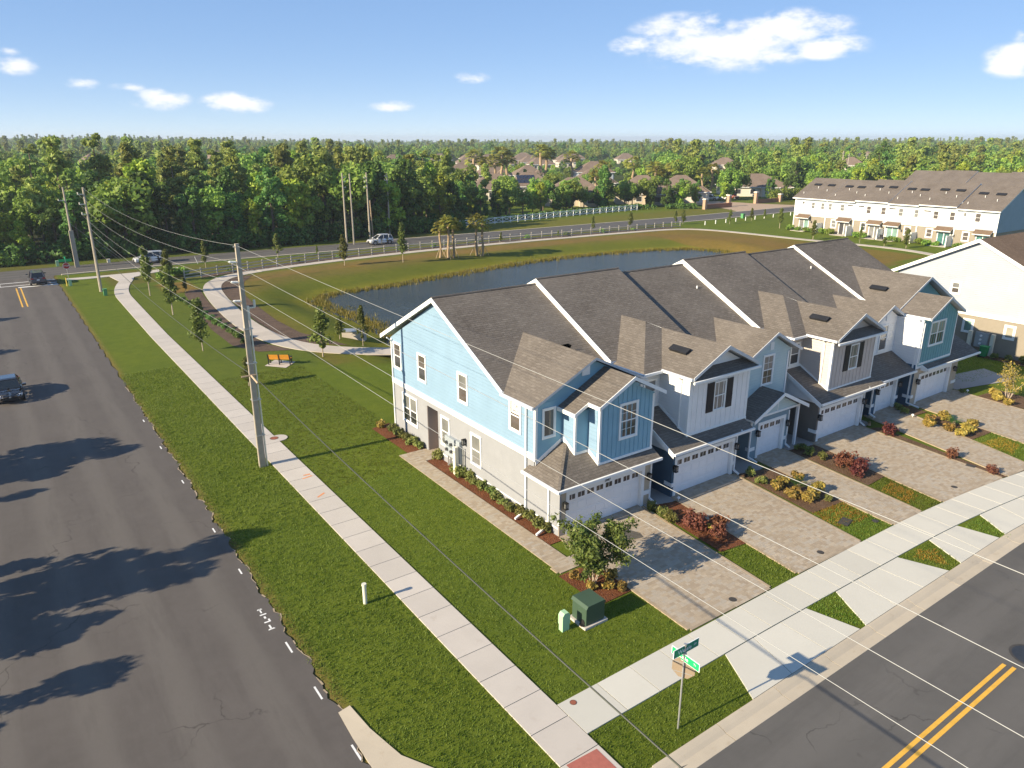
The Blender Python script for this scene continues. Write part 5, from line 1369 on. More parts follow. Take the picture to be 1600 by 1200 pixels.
# ================================================================ FENCES
def rail_fence():
    F = empty('rail_fence', (21.6, 109, 0), 'off-white post and rail fence along the main road', 'fence')
    P = np.array(FENCE_LINE); seg = np.hypot(*np.diff(P, axis=0).T); s = np.concatenate([[0], np.cumsum(seg)])
    u = np.arange(0, s[-1], 2.44); X = np.interp(u, s, P[:, 0]); Y = np.interp(u, s, P[:, 1])
    pm = MB(); pm.box(-0.075, 0.075, -0.075, 0.075, 0, 1.32); pm.box(-0.09, 0.09, -0.09, 0.09, 1.32, 1.37)
    p0 = pm.build('post', M['fence_white'], F, world=False); off = Vector(F.location)
    for i, (x, y) in enumerate(zip(X, Y)):
        p = p0 if i == 0 else p0.copy()
        if i: COL.objects.link(p); p.parent = F
        p.location = (x - off.x, y - off.y, 0)
    rm = MB(); rm.box(0.075, 2.37, -0.02, 0.02, -0.07, 0.07); r0 = rm.build('rail', M['fence_white'], F, world=False); first = True
    for i in range(len(X) - 1):
        a = math.atan2(Y[i + 1] - Y[i], X[i + 1] - X[i])
        for z in (1.12, 0.70, 0.28):
            r = r0 if first else r0.copy()
            if not first: COL.objects.link(r); r.parent = F
            first = False
            r.location = (X[i] - off.x, Y[i] - off.y, z); r.rotation_euler = (0, 0, a)
rail_fence()

def cross_fence():
    pts = [(62.5, 139.6), (81, 141), (102, 143.8), (124, 146.9), (149, 148.9)]
    F = empty('crossbuck_fence', (62.5, 139.6, 0), 'white crossbuck fence on the far side of the main road', 'fence')
    P = np.array(pts); seg = np.hypot(*np.diff(P, axis=0).T); s = np.concatenate([[0], np.cumsum(seg)])
    u = np.arange(0, s[-1], 2.44); X = np.interp(u, s, P[:, 0]); Y = np.interp(u, s, P[:, 1]); off = Vector(F.location)
    pm = MB(); pm.box(-0.08, 0.08, -0.08, 0.08, 0, 1.5); p0 = pm.build('post', M['white_vinyl'], F, world=False)
    rm = MB(); rm.box(0.08, 2.36, -0.025, 0.025, -0.075, 0.075); r0 = rm.build('rail', M['white_vinyl'], F, world=False)
    d1 = MB(); d1.beam((0.08, -.03, 0.38), (2.36, -.03, 1.28), 0.03, 0.11); b1 = d1.build('brace', M['white_vinyl'], F, world=False)
    d2 = MB(); d2.beam((0.08, .03, 1.28), (2.36, .03, 0.38), 0.03, 0.11); b2 = d2.build('brace', M['white_vinyl'], F, world=False)
    def put(o, first, loc, a):
        q = o if first else o.copy()
        if not first: COL.objects.link(q); q.parent = F
        q.location = loc; q.rotation_euler = (0, 0, a)
    for i, (x, y) in enumerate(zip(X, Y)):
        put(p0, i == 0, (x - off.x, y - off.y, 0), 0)
        if i < len(X) - 1:
            a = math.atan2(Y[i + 1] - y, X[i + 1] - x); L = (x - off.x, y - off.y, 0)
            put(r0, i == 0, (L[0], L[1], 1.36), a); put(r0, False, (L[0], L[1], 0.30), a)
            put(b1, i == 0, L, a); put(b2, i == 0, L, a)
cross_fence()

# ================================================================ POLES AND WIRES
def main_pole():
    P = empty('utility_pole', (11.03, 41.3, 0), 'tall square concrete utility pole with insulators beside the long pavement', 'utility pole')
    b = MB(); h = 13.15; w0, w1 = 0.17, 0.10
    b.prism([(-w0, -w0, 0), (w0, -w0, 0), (w0, w0, 0), (-w0, w0, 0)], (0, 0, 0.02)); k = len(b.v)
    b.v += [(-w0, -w0, 0), (w0, -w0, 0), (w0, w0, 0), (-w0, w0, 0), (-w1, -w1, h), (w1, -w1, h), (w1, w1, h), (-w1, w1, h)]
    for i in range(4):
        j = (i + 1) % 4; b.f.append((k + i, k + j, k + 4 + j, k + 4 + i)); b.m.append(0)
    b.f.append((k + 4, k + 5, k + 6, k + 7)); b.m.append(0)
    b.build('pole', M['pole_concrete'], P, world=False)
    for z in (12.15, 11.05, 10.0):
        b = MB(); b.cyl((-0.10, 0, z), (-0.55, 0, z + 0.06), 0.035, n=6)
        for i in range(6):
            x = -0.18 - i * 0.06; b.cyl((x, 0, z + 0.02 + i * .006), (x - 0.03, 0, z + 0.02 + i * .006), 0.075, 0.06, n=8)
        b.build('insulator', M['sign_white'], P, world=False)
    b = MB(); b.cyl((0, 0, 12.95), (-0.2, 0, 13.0), 0.04, n=6); b.build('top_pin', M['galvanised'], P, world=False)
    b = MB(); b.box(0.14, 0.60, -0.03, 0.03, 9.55, 9.62); b.cyl((0.58, 0, 9.6), (0.58, 0, 10.0), 0.07, n=8); b.box(0.12, 0.26, -0.09, 0.09, 8.9, 9.7); b.build('cutout_bracket', M['bollard_cream'], P, world=False)
    b = MB(); b.cyl((0.26, -0.10, 0), (0.22, -0.07, 9.0), 0.05, n=6); b.build('riser_conduit', M['bollard_cream'], P, world=False)
    b = MB(); b.cyl((-0.2, -0.16, 0), (-0.155, -0.12, 8.5), 0.02, n=6); b.build('ground_wire', M['pole_concrete'], P, world=False)
    for z in (2, 4.2, 6.4, 8.4):
        b = MB(); b.box(-0.2, 0.32, -0.2, 0.2, z, z + 0.05); b.build('strap', M['galvanised'], P, world=False)
    b = MB(); b.cyl((-0.65, -0.2, 5.75), (0.2, -0.2, 5.75), 0.05, n=6); b.cyl((-0.1, -0.25, 5.75), (-0.1, -1.4, 5.60), 0.06, n=8); b.build('cable_splice', M['stake_wood'], P, world=False)
main_pole()

def pole_at(x, y, h, label, group=None, arms=(), mat='pole_concrete', r=0.16, jack=False):
    P = empty('utility_pole', (x, y, 0), label, 'utility pole', group)
    b = MB(); b.cyl((0, 0, -0.1), (0, 0, h), r * 1.25, r * 0.75, n=8); b.build('pole', M[mat], P, world=False)
    for (z, L, s) in arms:
        b = MB(); b.box(-L if s <= 0 else 0, L if s >= 0 else 0, -0.05, 0.05, z - 0.05, z + 0.05)
        for q in ((-L, L) if s == 0 else (s * L,)): b.cyl((q * 0.95, 0, z), (q * 0.95, 0, z + 0.25), 0.07, n=6)
        b.build('crossarm', M['bollard_cream'], P, world=False)
    if jack:
        b = MB(); b.box(-0.3, 0.3, -0.28, 0.28, -0.1, 5.5); b.build('sleeve', M['pole_concrete'], P, world=False)
    return P
pole_at(10.9, 106.3, 12.9, 'slim concrete pole at the junction beside the pavement bend', arms=((12.1, 0.7, -1), (10.9, 0.7, -1), (9.7, 0.6, -1)))
pole_at(10.7, 129.6, 11.8, 'concrete pole with heavy sleeve across the main road', arms=((9.9, 0.9, -1),), jack=True)
for (x, y, h, l, ar) in ((54.3, 129.4, 12.7, 'leftmost pole of the roadside cluster by the white car', ((12.0, .5, 1), (11.2, .5, 1), (10.2, .5, 1))), (55.6, 127.6 + 1.6, 12.6, 'brown pole close beside the leftmost pole of the roadside cluster', ()),
                         (60.3, 132.3, 12.6, 'tapered concrete pole behind the nose of the white car', ((11.6, .5, -1), (10.9, .5, -1), (9.9, .6, -1))), (66.6, 136.6, 12.2, 'rightmost pole of the roadside cluster with several crossarms', ((11.6, .5, -1), (10.8, .5, -1), (9.8, .6, 0), (9.4, .6, 0)))):
    pole_at(x, y, h, l, 'poles clustered by the main road', ar)
b = MB(); b.cyl((61.5, 133.5, 0), (60.9, 132.7, 7.5), 0.14, 0.1, n=6)
tag(b.build('prop_pole', M['pole_wood']), 'leaning prop pole against the roadside cluster', 'pole')
for i, (x, y, h) in enumerate(((288, 176, 14), (290.5, 175, 13), (281, 162, 13.5), (297, 156, 11.5), (381, 171, 12.5), (447, 179, 11), (455, 330, 13), (600, 300, 14))):
    pole_at(x, y, h, 'slim distant utility pole rising from the trees beyond the white townhouse row', 'distant utility poles on the right', ((h - 1, 0.9, 0),), r=0.22)

def wire_obj(name, label, pts_list, r, mat, group='overhead wires'):
    b = MB()
    for pts in pts_list:
        for a, c in zip(pts[:-1], pts[1:]): b.cyl(a, c, r, n=5, cap=False)
    tag(b.build(name, M[mat]), label, 'wire', group)
def span(a, c, sag, n=14):
    a, c = Vector(a), Vector(c)
    return [a.lerp(c, i / n) - UPV * (4 * sag * (i / n) * (1 - i / n)) for i in range(n + 1)]
PY, FY = 41.3, 106.3
for (x, z, z2, lab, sag) in ((11.0, 13.05, 12.72, 'top wire from the head of the concrete pole to the lower right', 0.10), (10.47, 12.25, 11.62, 'second wire from the top insulator of the concrete pole', 0.12), (10.47, 11.14, 10.62, 'third wire from the middle insulator of the concrete pole', 0.12), (10.47, 10.05, 9.62, 'fourth wire from the lowest insulator of the concrete pole', 0.1)):
    fx = 10.9 if z > 13 else 10.2
    fz = {13.05: 12.85, 12.25: 12.2, 11.14: 11.0, 10.05: 9.8}[z]
    wire_obj('overhead_wire', lab, [span((x, PY, z), (x, -7.5, z2), sag), span((x, PY, z), (fx, FY, fz), 1.1, 18)], 0.0068, 'wire')
wire_obj('telephone_cable', 'thick dark cable slung low from the concrete pole over the lawn', [span((11.05, PY - 1.3, 5.66), (11.05, -7.5, 4.5), 0.42), span((11.0, PY, 5.75), (10.95, FY, 5.8), 0.8, 16)], 0.026, 'cable_black')
wire_obj('overhead_wire', 'low neutral wire from the far pole to the middle of the concrete pole', [span((10.95, PY, 8.0), (10.95, FY, 7.9), 0.7, 16)], 0.008, 'wire')
wire_obj('guy_wire', 'guy wires of the far sleeved pole', [[(10.9, FY, 7.0), (17.5, 113.5, 0.1)], [(10.8, 129.6, 6.5), (17, 133, 0.1)]], 0.02, 'wire')
pole_at(11.0, -7.6, 13.0, 'concrete utility pole behind the viewpoint', arms=())
# ================================================================ VEGETATION
def leaves(rg, C, Rd, n_per, size, flat=0.0, hollow=0.55, aspect=1.5, up=0.25):
    """quads scattered on and in spheres; C (k,3) centres, Rd (k,) or (k,3)"""
    C = np.asarray(C, float); Rd = np.asarray(Rd, float)
    if Rd.ndim == 1: Rd = np.repeat(Rd[:, None], 3, 1)
    k = len(C); n = k * n_per
    d = rg.normal(size=(n, 3)); d /= np.linalg.norm(d, axis=1)[:, None]
    rad = hollow + (1 - hollow) * rg.random(n) ** 0.7
    c = np.repeat(C, n_per, 0); r = np.repeat(Rd, n_per, 0)
    p = c + d * r * rad[:, None]
    nn = d + rg.normal(size=(n, 3)) * 0.75; nn[:, 2] += up; nn /= np.linalg.norm(nn, axis=1)[:, None]
    t = np.cross(nn, rg.normal(size=(n, 3))); t /= np.linalg.norm(t, axis=1)[:, None]; s = np.cross(nn, t)
    L = size * (0.6 + 0.8 * rg.random(n))[:, None]
    a, b_ = t * L * 0.5 * aspect, s * L * 0.5
    V = np.stack([p - a, p - b_ * 0.9, p + a, p + b_ * 0.9], 1).reshape(-1, 3)
    F = np.arange(n * 4).reshape(n, 4)
    return V, F

def limb_mesh(b, rg, base, h, r, tips, mat=0):
    b.cyl(base, (base[0], base[1], base[2] + h), r, r * 0.45, n=7, cap=False)
    for (t, z) in tips:
        b.cyl((base[0], base[1], base[2] + z), t, r * 0.35, r * 0.10, n=5, cap=False)

def make_tree(kind, seed, detail=1.0):
    """returns (trunk mesh, crown mesh), base at the origin"""
    rg = np.random.default_rng(seed); tb = MB()
    if kind == 'oak':
        h, rr = rg.uniform(10, 13), rg.uniform(4.2, 5.6); k = 30
        d = rg.normal(size=(k, 3)); d /= np.linalg.norm(d, axis=1)[:, None]
        C = d * rg.uniform(.45, .95, (k, 1)) * np.array([rr, rr, h * .30]) + np.array([0, 0, h * .62]); C[:, 2] = np.maximum(C[:, 2], h * .30)
        Rd = rg.uniform(.20, .36, k) * rr
        V, F = leaves(rg, C, Rd, int(105 * detail), 0.46 / detail ** .4)
        limb_mesh(tb, rg, (0, 0, -.2), h * .62, .32, [(C[i], h * rg.uniform(.25, .5)) for i in range(9)]); mat = 'leaf_oak'
    elif kind == 'pine':
        h = rg.uniform(15, 18.5); k = 26
        z = h * rg.uniform(.42, 1.0, k); taper = 1.0 - ((z / h - .42) / .58) * .62
        a = rg.uniform(0, 6.28, k); ro = rg.uniform(.2, 1.0, k) * 2.7 * taper
        C = np.stack([np.cos(a) * ro, np.sin(a) * ro, z], 1); R1 = rg.uniform(.7, 1.35, k) * (0.6 + .5 * taper)
        V, F = leaves(rg, C, np.stack([R1 * 1.15, R1 * 1.15, R1 * .75], 1), int(90 * detail), 0.42 / detail ** .4, aspect=1.9)
        limb_mesh(tb, rg, (0, 0, -.2), h * .97, .24, [(C[i], max(h * .35, z[i] - .9)) for i in range(14)]); mat = 'leaf_pine'
    elif kind == 'broad':        # tall roadside hardwood hung with creepers down to the ground
        h, rr = rg.uniform(11.5, 15.5), rg.uniform(2.7, 3.6); k = 36
        z = h * rg.uniform(.10, .95, k); prof = np.sin(np.clip(z / h, 0.04, .99) ** .8 * math.pi) ** .5
        a = rg.uniform(0, 6.28, k); ro = rg.uniform(.35, 1.0, k) * rr * prof
        C = np.stack([np.cos(a) * ro, np.sin(a) * ro, z], 1); R1 = rg.uniform(.22, .42, k) * rr
        V, F = leaves(rg, C, R1, int(100 * detail), 0.46 / detail ** .4)
        limb_mesh(tb, rg, (0, 0, -.2), h * .85, .26, [(C[i], h * rg.uniform(.2, .6)) for i in range(8)]); mat = 'leaf_dark'
    elif kind == 'lime':
        h, rr = rg.uniform(8.5, 12.5), rg.uniform(2.4, 3.4); k = 26
        z = h * rg.uniform(.25, .98, k); prof = np.sin(np.clip((z / h - .12) / .88, 0.05, .98) * math.pi) ** .6
        a = rg.uniform(0, 6.28, k); ro = rg.uniform(.2, 1.0, k) * rr * prof
        C = np.stack([np.cos(a) * ro, np.sin(a) * ro, z], 1); R1 = rg.uniform(.22, .40, k) * rr
        V, F = leaves(rg, C, R1, int(85 * detail), 0.42 / detail ** .4)
        limb_mesh(tb, rg, (0, 0, -.2), h * .85, .2, [(C[i], h * rg.uniform(.2, .6)) for i in range(8)]); mat = 'leaf_lime'
    tm = bpy.data.meshes.new('trunk'); tm.from_pydata(tb.v, [], tb.f); tm.materials.append(M['bark'])
    cm = mesh_np('crown', V, F, M[mat])
    return tm, cm

TREE_KINDS = {}
for ki, (kind, nv) in enumerate((('oak', 4), ('pine', 5), ('broad', 4), ('lime', 3))):
    TREE_KINDS[kind] = [make_tree(kind, 100 + ki * 17 + i) for i in range(nv)]
TREE_NAME = {'oak': ('oak_tree', 'broad oak tree'), 'pine': ('pine_tree', 'tall thin crowned pine'), 'broad': ('hardwood_tree', 'dark hardwood tree hung with creepers'), 'lime': ('young_tree', 'bright yellow green young tree')}
TREE_N = [0]
def tree(kind, x, y, s, group, where, sz=None):
    tm, cm = random.choice(TREE_KINDS[kind]); nm, lab = TREE_NAME[kind]
    r = empty(nm, (x, y, 0), lab + ' ' + where, 'tree', group, random.uniform(0, 6.28))
    q = s * random.uniform(.93, 1.07); r.scale = (s, s, sz or q)
    t = link_mesh('trunk', tm, r); c = link_mesh('crown', cm, r); TREE_N[0] += 1
    return r

random.seed(11)
# the dark wood across the main road, front rows tree by tree
def in_view_x(x, y): return x > -12
GW = 'trees of the wood across the main road'
rows = [(139.5, 3.8, ('broad', 'broad', 'lime', 'broad', 'oak')), (144, 4.6, ('broad', 'pine', 'oak', 'pine', 'lime')), (149.5, 5.2, ('pine', 'pine', 'broad', 'lime', 'oak')), (156, 6.0, ('pine', 'pine', 'broad', 'oak')), (164, 6.6, ('pine', 'oak', 'pine', 'lime')), (173, 7.5, ('pine', 'oak', 'pine')), (184, 8.5, ('pine', 'oak', 'lime')), (197, 9.5, ('pine', 'oak'))]
for ry, st, kinds in rows:
    x = -8.0
    while x < 84 - max(0, (ry - 139)) * 0.0 + (ry - 139) * 0.45:
        k = random.choice(kinds)
        lim = 1.0
        if ry < 141 and (9.5 < x < 13 or 14 < x < 20): pass
        wid = 0.5 if ry > 141 else 0
        hs = {'broad': random.uniform(.70, 1.12), 'pine': random.uniform(.70, 1.04), 'oak': random.uniform(.8, 1.3), 'lime': random.uniform(.75, 1.25)}[k]
        if x < 14 and ry < 150: hs *= 0.80
        if x > 70: hs *= 0.9
        yy = ry + random.uniform(-1.4, 1.4) - (2.0 if (26 < x < 50 and ry < 141) else 0)
        tree(k, x + random.uniform(-1, 1), yy, hs, GW, 'in the wood across the main road')
        x += st * random.uniform(.75, 1.3)
# trees among the suburban houses
GS = 'trees among the suburban houses'
def free_of_houses(x, y):
    return all(math.hypot(x - h[0], y - h[1]) > 12.5 for h in HS)
sub = []
for (x, y, k, s) in ((92, 152, 'broad', .62), (98, 156, 'oak', .75), (104, 153, 'broad', .6), (110, 158, 'oak', .8), (117, 156, 'lime', .7), (123, 160, 'oak', .75), (129, 157, 'broad', .55), (134, 162, 'oak', .7), (141, 158, 'broad', .52), (152, 158, 'oak', .62), (157, 153, 'broad', .5),
                     (160, 150, 'broad', .55), (164, 148.5, 'lime', .5), (170, 153, 'oak', .62), (173, 151, 'lime', .55), (198, 158, 'oak', 1.0), (203, 160, 'oak', .95), (192, 156, 'lime', .6), (210, 152, 'broad', .5), (215, 150, 'broad', .42), (220, 149, 'broad', .40), (226, 148, 'lime', .45), (233, 152, 'oak', .7), (240, 155, 'lime', .75), (246, 150, 'oak', .7), (252, 145, 'oak', .8), (258, 150, 'oak', .9),
                     (88, 160, 'oak', .8), (95, 165, 'broad', .7), (104, 170, 'oak', .85), (113, 172, 'pine', .7), (122, 176, 'oak', .75), (128, 184, 'oak', .8), (116, 188, 'oak', .9), (104, 190, 'pine', .85), (150, 190, 'oak', .8), (158, 184, 'oak', .7), (172, 192, 'oak', .8), (180, 186, 'lime', .6)):
    tree(k, x, y, s * 1.02, GS, 'among the suburban houses')
    if y < 172 and x < 200:
        tree(random.choice(('oak', 'broad')), x + random.uniform(2, 4), y + random.uniform(1, 3.5), s * random.uniform(.7, .95), GS, 'among the suburban houses')
for i in range(17):
    x = 85 + i * 4.6 + random.uniform(-1.2, 1.2)
    if x < 163: tree(random.choice(('oak', 'broad', 'oak', 'lime')), x, 150.5 + (x - 85) * .06 + random.uniform(0, 4), random.uniform(.55, .80), GS, 'behind the white crossbuck fence')
n_try = 0
while TREE_N[0] < 285 and n_try < 6000:
    n_try += 1
    ang = R(random.uniform(18, 72)); D = random.uniform(235, 470) ; x, y = math.sin(ang) * D, math.cos(ang) * D
    if y < 150 or not free_of_houses(x, y) or (200 < x < 224 and y < 112): continue
    if any((x - a) ** 2 + (y - c) ** 2 < 64 for a, c in sub): continue
    dg = math.degrees(math.atan2(x, y)); low = 28.5 < dg < 46
    if low and random.random() < 0.55: continue
    if dg > 46 and D < 235: continue
    q = random.uniform(.42, .70) if low else random.uniform(.8, 1.25)
    for h in HS:
        qd = math.hypot(h[0], h[1])
        if abs(math.atan2(x, y) - math.atan2(h[0], h[1])) < 10 / qd and qd - 150 < D < qd: q = min(q, max(.2, (18.5 - 15 * D / qd) / 12.5))
    if q < .3: continue
    sub.append((x, y))
    tree(random.choice(('oak', 'oak', 'oak', 'broad', 'lime')), x, y, q, GS, 'among the suburban houses')
# grove behind the white townhouse row
while TREE_N[0] < 300:
    x, y = random.uniform(225, 300), random.uniform(95, 150)
    if any((x - a) ** 2 + (y - c) ** 2 < 36 for a, c in sub): continue
    sub.append((x, y)); tree(random.choice(('oak', 'oak', 'lime')), x, y, random.uniform(.8, 1.05), GS, 'behind the white townhouse row')

# everything farther off: one wood to the horizon, scattered by geometry nodes
def far_forest():
    src = bpy.data.collections.new('far_tree_meshes')
    for i, (kind, sd) in enumerate((('oak', 301), ('oak', 302), ('oak', 303), ('broad', 304), ('lime', 305), ('pine', 306))):
        tm, cm = make_tree(kind, sd, 0.42)
        o = bpy.data.objects.new('far_tree', cm); src.objects.link(o)
    rg = np.random.default_rng(5)
    P = []
    hx = np.array([h[0] for h in HS] + [262, 282, 300, 275, 298, 322, 340, 318, 345, 372, 300, 340, 380, 410, 430, 600, 690, 640, 560]); hy = np.array([h[1] for h in HS] + [395, 405, 392, 440, 450, 432, 412, 480, 475, 455, 520, 540, 520, 490, 450, 420, 400, 360, 400])
    Sc = []
    for (d0, d1, sp) in ((205, 520, 9), (520, 1000, 14), (1000, 2600, 27)):
        n = int((d1 ** 2 - d0 ** 2) * R(84) / 2 / sp ** 2)
        D = np.sqrt(rg.uniform(d0 ** 2, d1 ** 2, n)); a = R(35.3) + rg.uniform(-R(41), R(41), n)
        x, y = np.sin(a) * D, np.cos(a) * D; deg = np.degrees(a)
        sub_ = (deg > 28.5) & (deg < 46) & (D < 620)            # open streets of houses between low trees
        keep = (y > 120) & ~((x > 196) & (x < 228) & (y < 116))
        keep &= ~(sub_ & (rg.random(n) < np.where(D < 330, 0.80, 0.62)))
        keep &= ~((x > 84) & (x < 240) & (y < 205))
        keep &= ~((deg > 46) & (D < 235))
        dm = np.min(np.hypot(x[:, None] - hx, y[:, None] - hy), 1)
        keep &= dm > 14
        # keep the sight lines to houses clear of tall crowns
        tall = np.ones(n)
        for qx, qy in zip(hx, hy):
            qa, qd = math.atan2(qx, qy), math.hypot(qx, qy)
            near = (np.abs(a - qa) < 11 / qd) & (D < qd) & (D > qd - 190)
            lim = (18.5 - 15.0 * D / qd) / 13.0
            tall = np.where(near, np.minimum(tall, np.clip(lim, 0.12, 1)), tall)
        keep &= ~((tall < 0.3) & (rg.random(n) < 0.6))
        sc = rg.uniform(.62, 1.25, n) * np.where(sub_, rg.uniform(.45, .75, n), 1.0)
        big = rg.random(n) < 0.12; sc = np.where(big & ~sub_, sc * 1.25, sc)
        sc = np.minimum(sc, tall * 1.3)
        x, y, D, deg, sc = x[keep], y[keep], D[keep], deg[keep], sc[keep]
        z = -1.0 + np.where(D > 700, 8.5 * np.clip((24 - deg) / 14, 0, 1) + 4.0 * np.clip((deg - 50) / 8, 0, 1) * np.clip((76 - deg) / 8, 0, 1), 0) * np.clip((D - 700) / 500, 0, 1)
        P.append(np.stack([x, y, z], 1)); Sc.append(sc)
    P = np.concatenate(P).astype(np.float32); Sc = np.concatenate(Sc).astype(np.float32)
    me = bpy.data.meshes.new('distant_forest'); me.vertices.add(len(P)); me.vertices.foreach_set('co', P.ravel()); at = me.attributes.new('size', 'FLOAT', 'POINT'); at.data.foreach_set('value', Sc); me.update()
    o = link_mesh('distant_forest', me); tag(o, 'distant woods of oak and pine running to the horizon', kind='stuff')
    ng = bpy.data.node_groups.new('scatter_trees', 'GeometryNodeTree')
    ng.interface.new_socket('Geometry', in_out='INPUT', socket_type='NodeSocketGeometry'); ng.interface.new_socket('Geometry', in_out='OUTPUT', socket_type='NodeSocketGeometry')
    n, l = ng.nodes, ng.links
    gi, go = n.new('NodeGroupInput'), n.new('NodeGroupOutput')
    ip = n.new('GeometryNodeInstanceOnPoints'); ci = n.new('GeometryNodeCollectionInfo'); ci.inputs[0].default_value = src; ci.inputs['Separate Children'].default_value = True; ci.inputs['Reset Children'].default_value = True
    rv = n.new('FunctionNodeRandomValue'); rv.data_type = 'FLOAT_VECTOR'; rv.inputs[0].default_value = (0, 0, 0); rv.inputs[1].default_value = (0, 0, 6.28)
    rs = n.new('GeometryNodeInputNamedAttribute'); rs.data_type = 'FLOAT'; rs.inputs[0].default_value = 'size'
    l.new(gi.outputs[0], ip.inputs['Points']); l.new(ci.outputs[0], ip.inputs['Instance']); ip.inputs['Pick Instance'].default_value = True
    l.new(rv.outputs[0], ip.inputs['Rotation']); l.new(rs.outputs[0], ip.inputs['Scale']); l.new(ip.outputs[0], go.inputs[0])
    m = o.modifiers.new('scatter', 'NODES'); m.node_group = ng
far_forest()

# undergrowth at the foot of the wood
def undergrowth():
    rg = np.random.default_rng(9); C = []
    for i in range(330):
        x = rg.uniform(-8, 84); y = 136.6 + rg.uniform(0, 4.5) - (2.2 if 26 < x < 50 else 0); h = rg.uniform(.4, 2.8); C.append((x, y, h))
    C = np.array(C); V, F = leaves(rg, C, rg.uniform(.7, 1.5, len(C)), 70, 0.42)
    tag(link_mesh('undergrowth', mesh_np('undergrowth', V, F, M['leaf_dark'])), 'dark undergrowth at the foot of the wood', kind='stuff')
    C = np.array([(rg.uniform(84, 165), 0, 0.7) for _ in range(170)]); C[:, 1] = np.interp(C[:, 0], [62, 102, 149, 165], [141.4, 145.6, 150.4, 142]) + rg.uniform(0, 1.4, len(C)); V, F = leaves(rg, C, rg.uniform(.6, 1.0, len(C)), 60, 0.32)
    tag(link_mesh('hedge', mesh_np('hedge', V, F, M['leaf_dark'])), 'clipped dark hedge behind the white crossbuck fence', 'hedge')
    C = np.array([(rg.uniform(204, 248), 0, 1.0) for _ in range(150)]); C[:, 1] = 147 + rg.uniform(-1, 1.5, len(C)); C[:, 2] = rg.uniform(.5, 3.0, len(C)); V, F = leaves(rg, C, rg.uniform(.8, 1.3, len(C)), 60, 0.36)
    tag(link_mesh('hedge', mesh_np('hedge', V, F, M['leaf_oak'])), 'tall hedge right of the entrance under the tan roof', 'hedge')
undergrowth()

# reeds along the water's edge
def reeds():
    rg = np.random.default_rng(21); P = []
    n = len(POND)
    for i in range(n):
        x0, y0 = POND[i]; x1, y1 = POND[(i + 1) % n]; L = math.hypot(x1 - x0, y1 - y0)
        if y0 < 62 and y1 < 62: continue
        k = int(L * 16)
        t = rg.random(k); nxv, nyv = (y1 - y0) / L, -(x1 - x0) / L
        d = rg.normal(0.35, 0.7, k)
        P.append(np.stack([x0 + (x1 - x0) * t + nxv * d, y0 + (y1 - y0) * t + nyv * d], 1))
    P = np.concatenate(P); z = height(P[:, 0], P[:, 1]); z = np.maximum(z, WATER_Z)
    blades(P, z, 6, 0.22, 0.55, 0.10, 'reeds', 'yellow green reeds along the pond edge', 'reed', 31)
def blades(P, z, per, h0, h1, w, name, label, mat, seed, spread=0.16, kind='stuff'):
    rg = np.random.default_rng(seed); n = len(P) * per
    b0 = np.repeat(np.concatenate([P, z[:, None]], 1), per, 0); b0[:, :2] += rg.normal(0, spread, (n, 2))
    a = rg.uniform(0, 6.28, n); hh = rg.uniform(h0, h1, n); le = rg.uniform(.1, .6, n) * hh
    s = np.stack([np.cos(a), np.sin(a), 0 * a], 1) * (w * rg.uniform(.5, 1.2, n))[:, None] * .5
    a2 = a + rg.uniform(0.6, 2.4, n); tip = b0 + np.stack([np.cos(a2) * le, np.sin(a2) * le, hh], 1)
    V = np.stack([b0 - s, b0 + s, tip], 1).reshape(-1, 3); F = np.arange(n * 3).reshape(n, 3)
    tag(link_mesh(name, mesh_np(name, V, F, M[mat])), label, kind=kind)
reeds()

# turf blades on the lawns near the viewer
HARD = [[(11.5, 10), (13.17, 10), (13.17, 130), (11.5, 130)], [(13, 14.2), (30, 14.1), (60, 12), (60, 16), (30, 15.95), (13, 15.93)], [(19.95, 15.9), (25.05, 15.9), (25.8, 24.7), (20.2, 24.7)], [(18.0, 19.25), (20.3, 19.25), (20.3, 22.0), (18.0, 22.0)], [(18.27, 21.9), (20.3, 21.9), (20.3, 43.4), (18.27, 38)], [(18.85, 37.5), (20.3, 37.5), (20.3, 43.4), (18.85, 43.2)],
        [(16.62, 18.36), (17.74, 18.36), (17.74, 19.46), (16.62, 19.46)], [(6.6, 12), (7.1, 12), (7.6, 20.2), (6.6, 20.2)], [(12.6, 44.4), (13.8, 44.4), (13.8, 45.6), (12.6, 45.6)]]
def turf(name, label, poly, dens, mat, seed, h=(0.05, 0.13), w=0.035, per=4, avoid=True):
    rg = np.random.default_rng(seed); p = np.array(poly); x0, y0 = p.min(0); x1, y1 = p.max(0)
    n = int((x1 - x0) * (y1 - y0) * dens); x, y = rg.uniform(x0, x1, n), rg.uniform(y0, y1, n)
    k = in_poly(x, y, poly)
    if avoid:
        for q in HARD: k &= ~in_poly(x, y, q)
    x, y = x[k], y[k]
    blades(np.stack([x, y], 1), np.zeros(len(x)) + 0.0, per, h[0], h[1], w, name, label, mat, seed + 1, 0.05)
def kx(y): return 7.05
turf('grass', 'long grass of the strip between side road and pavement', [(7.0, 20), (7.5, 18), (8.4, 16), (11.5, 12.5), (11.55, 34), (7.0, 34)], 85, 'blade', 41, (.04, .10), .035)
turf('grass', 'long grass of the far part of the roadside strip', [(7.0, 34), (11.55, 34), (11.6, 66), (7.0, 66)], 45, 'blade', 42, (.05, .12), .05)
turf('grass', 'mown grass of the corner lawn', [(13.12, 15.9), (20.0, 15.95), (20.1, 24), (18.3, 24), (18.3, 36), (13.12, 36)], 85, 'blade', 43, (.03, .07), .035)
turf('grass', 'mown grass of the side lawn', [(13.12, 36), (18.3, 36), (18.4, 38), (20.2, 43), (20.2, 46), (20.2, 60), (13.2, 60)], 42, 'blade', 44, (.03, .08), .05)
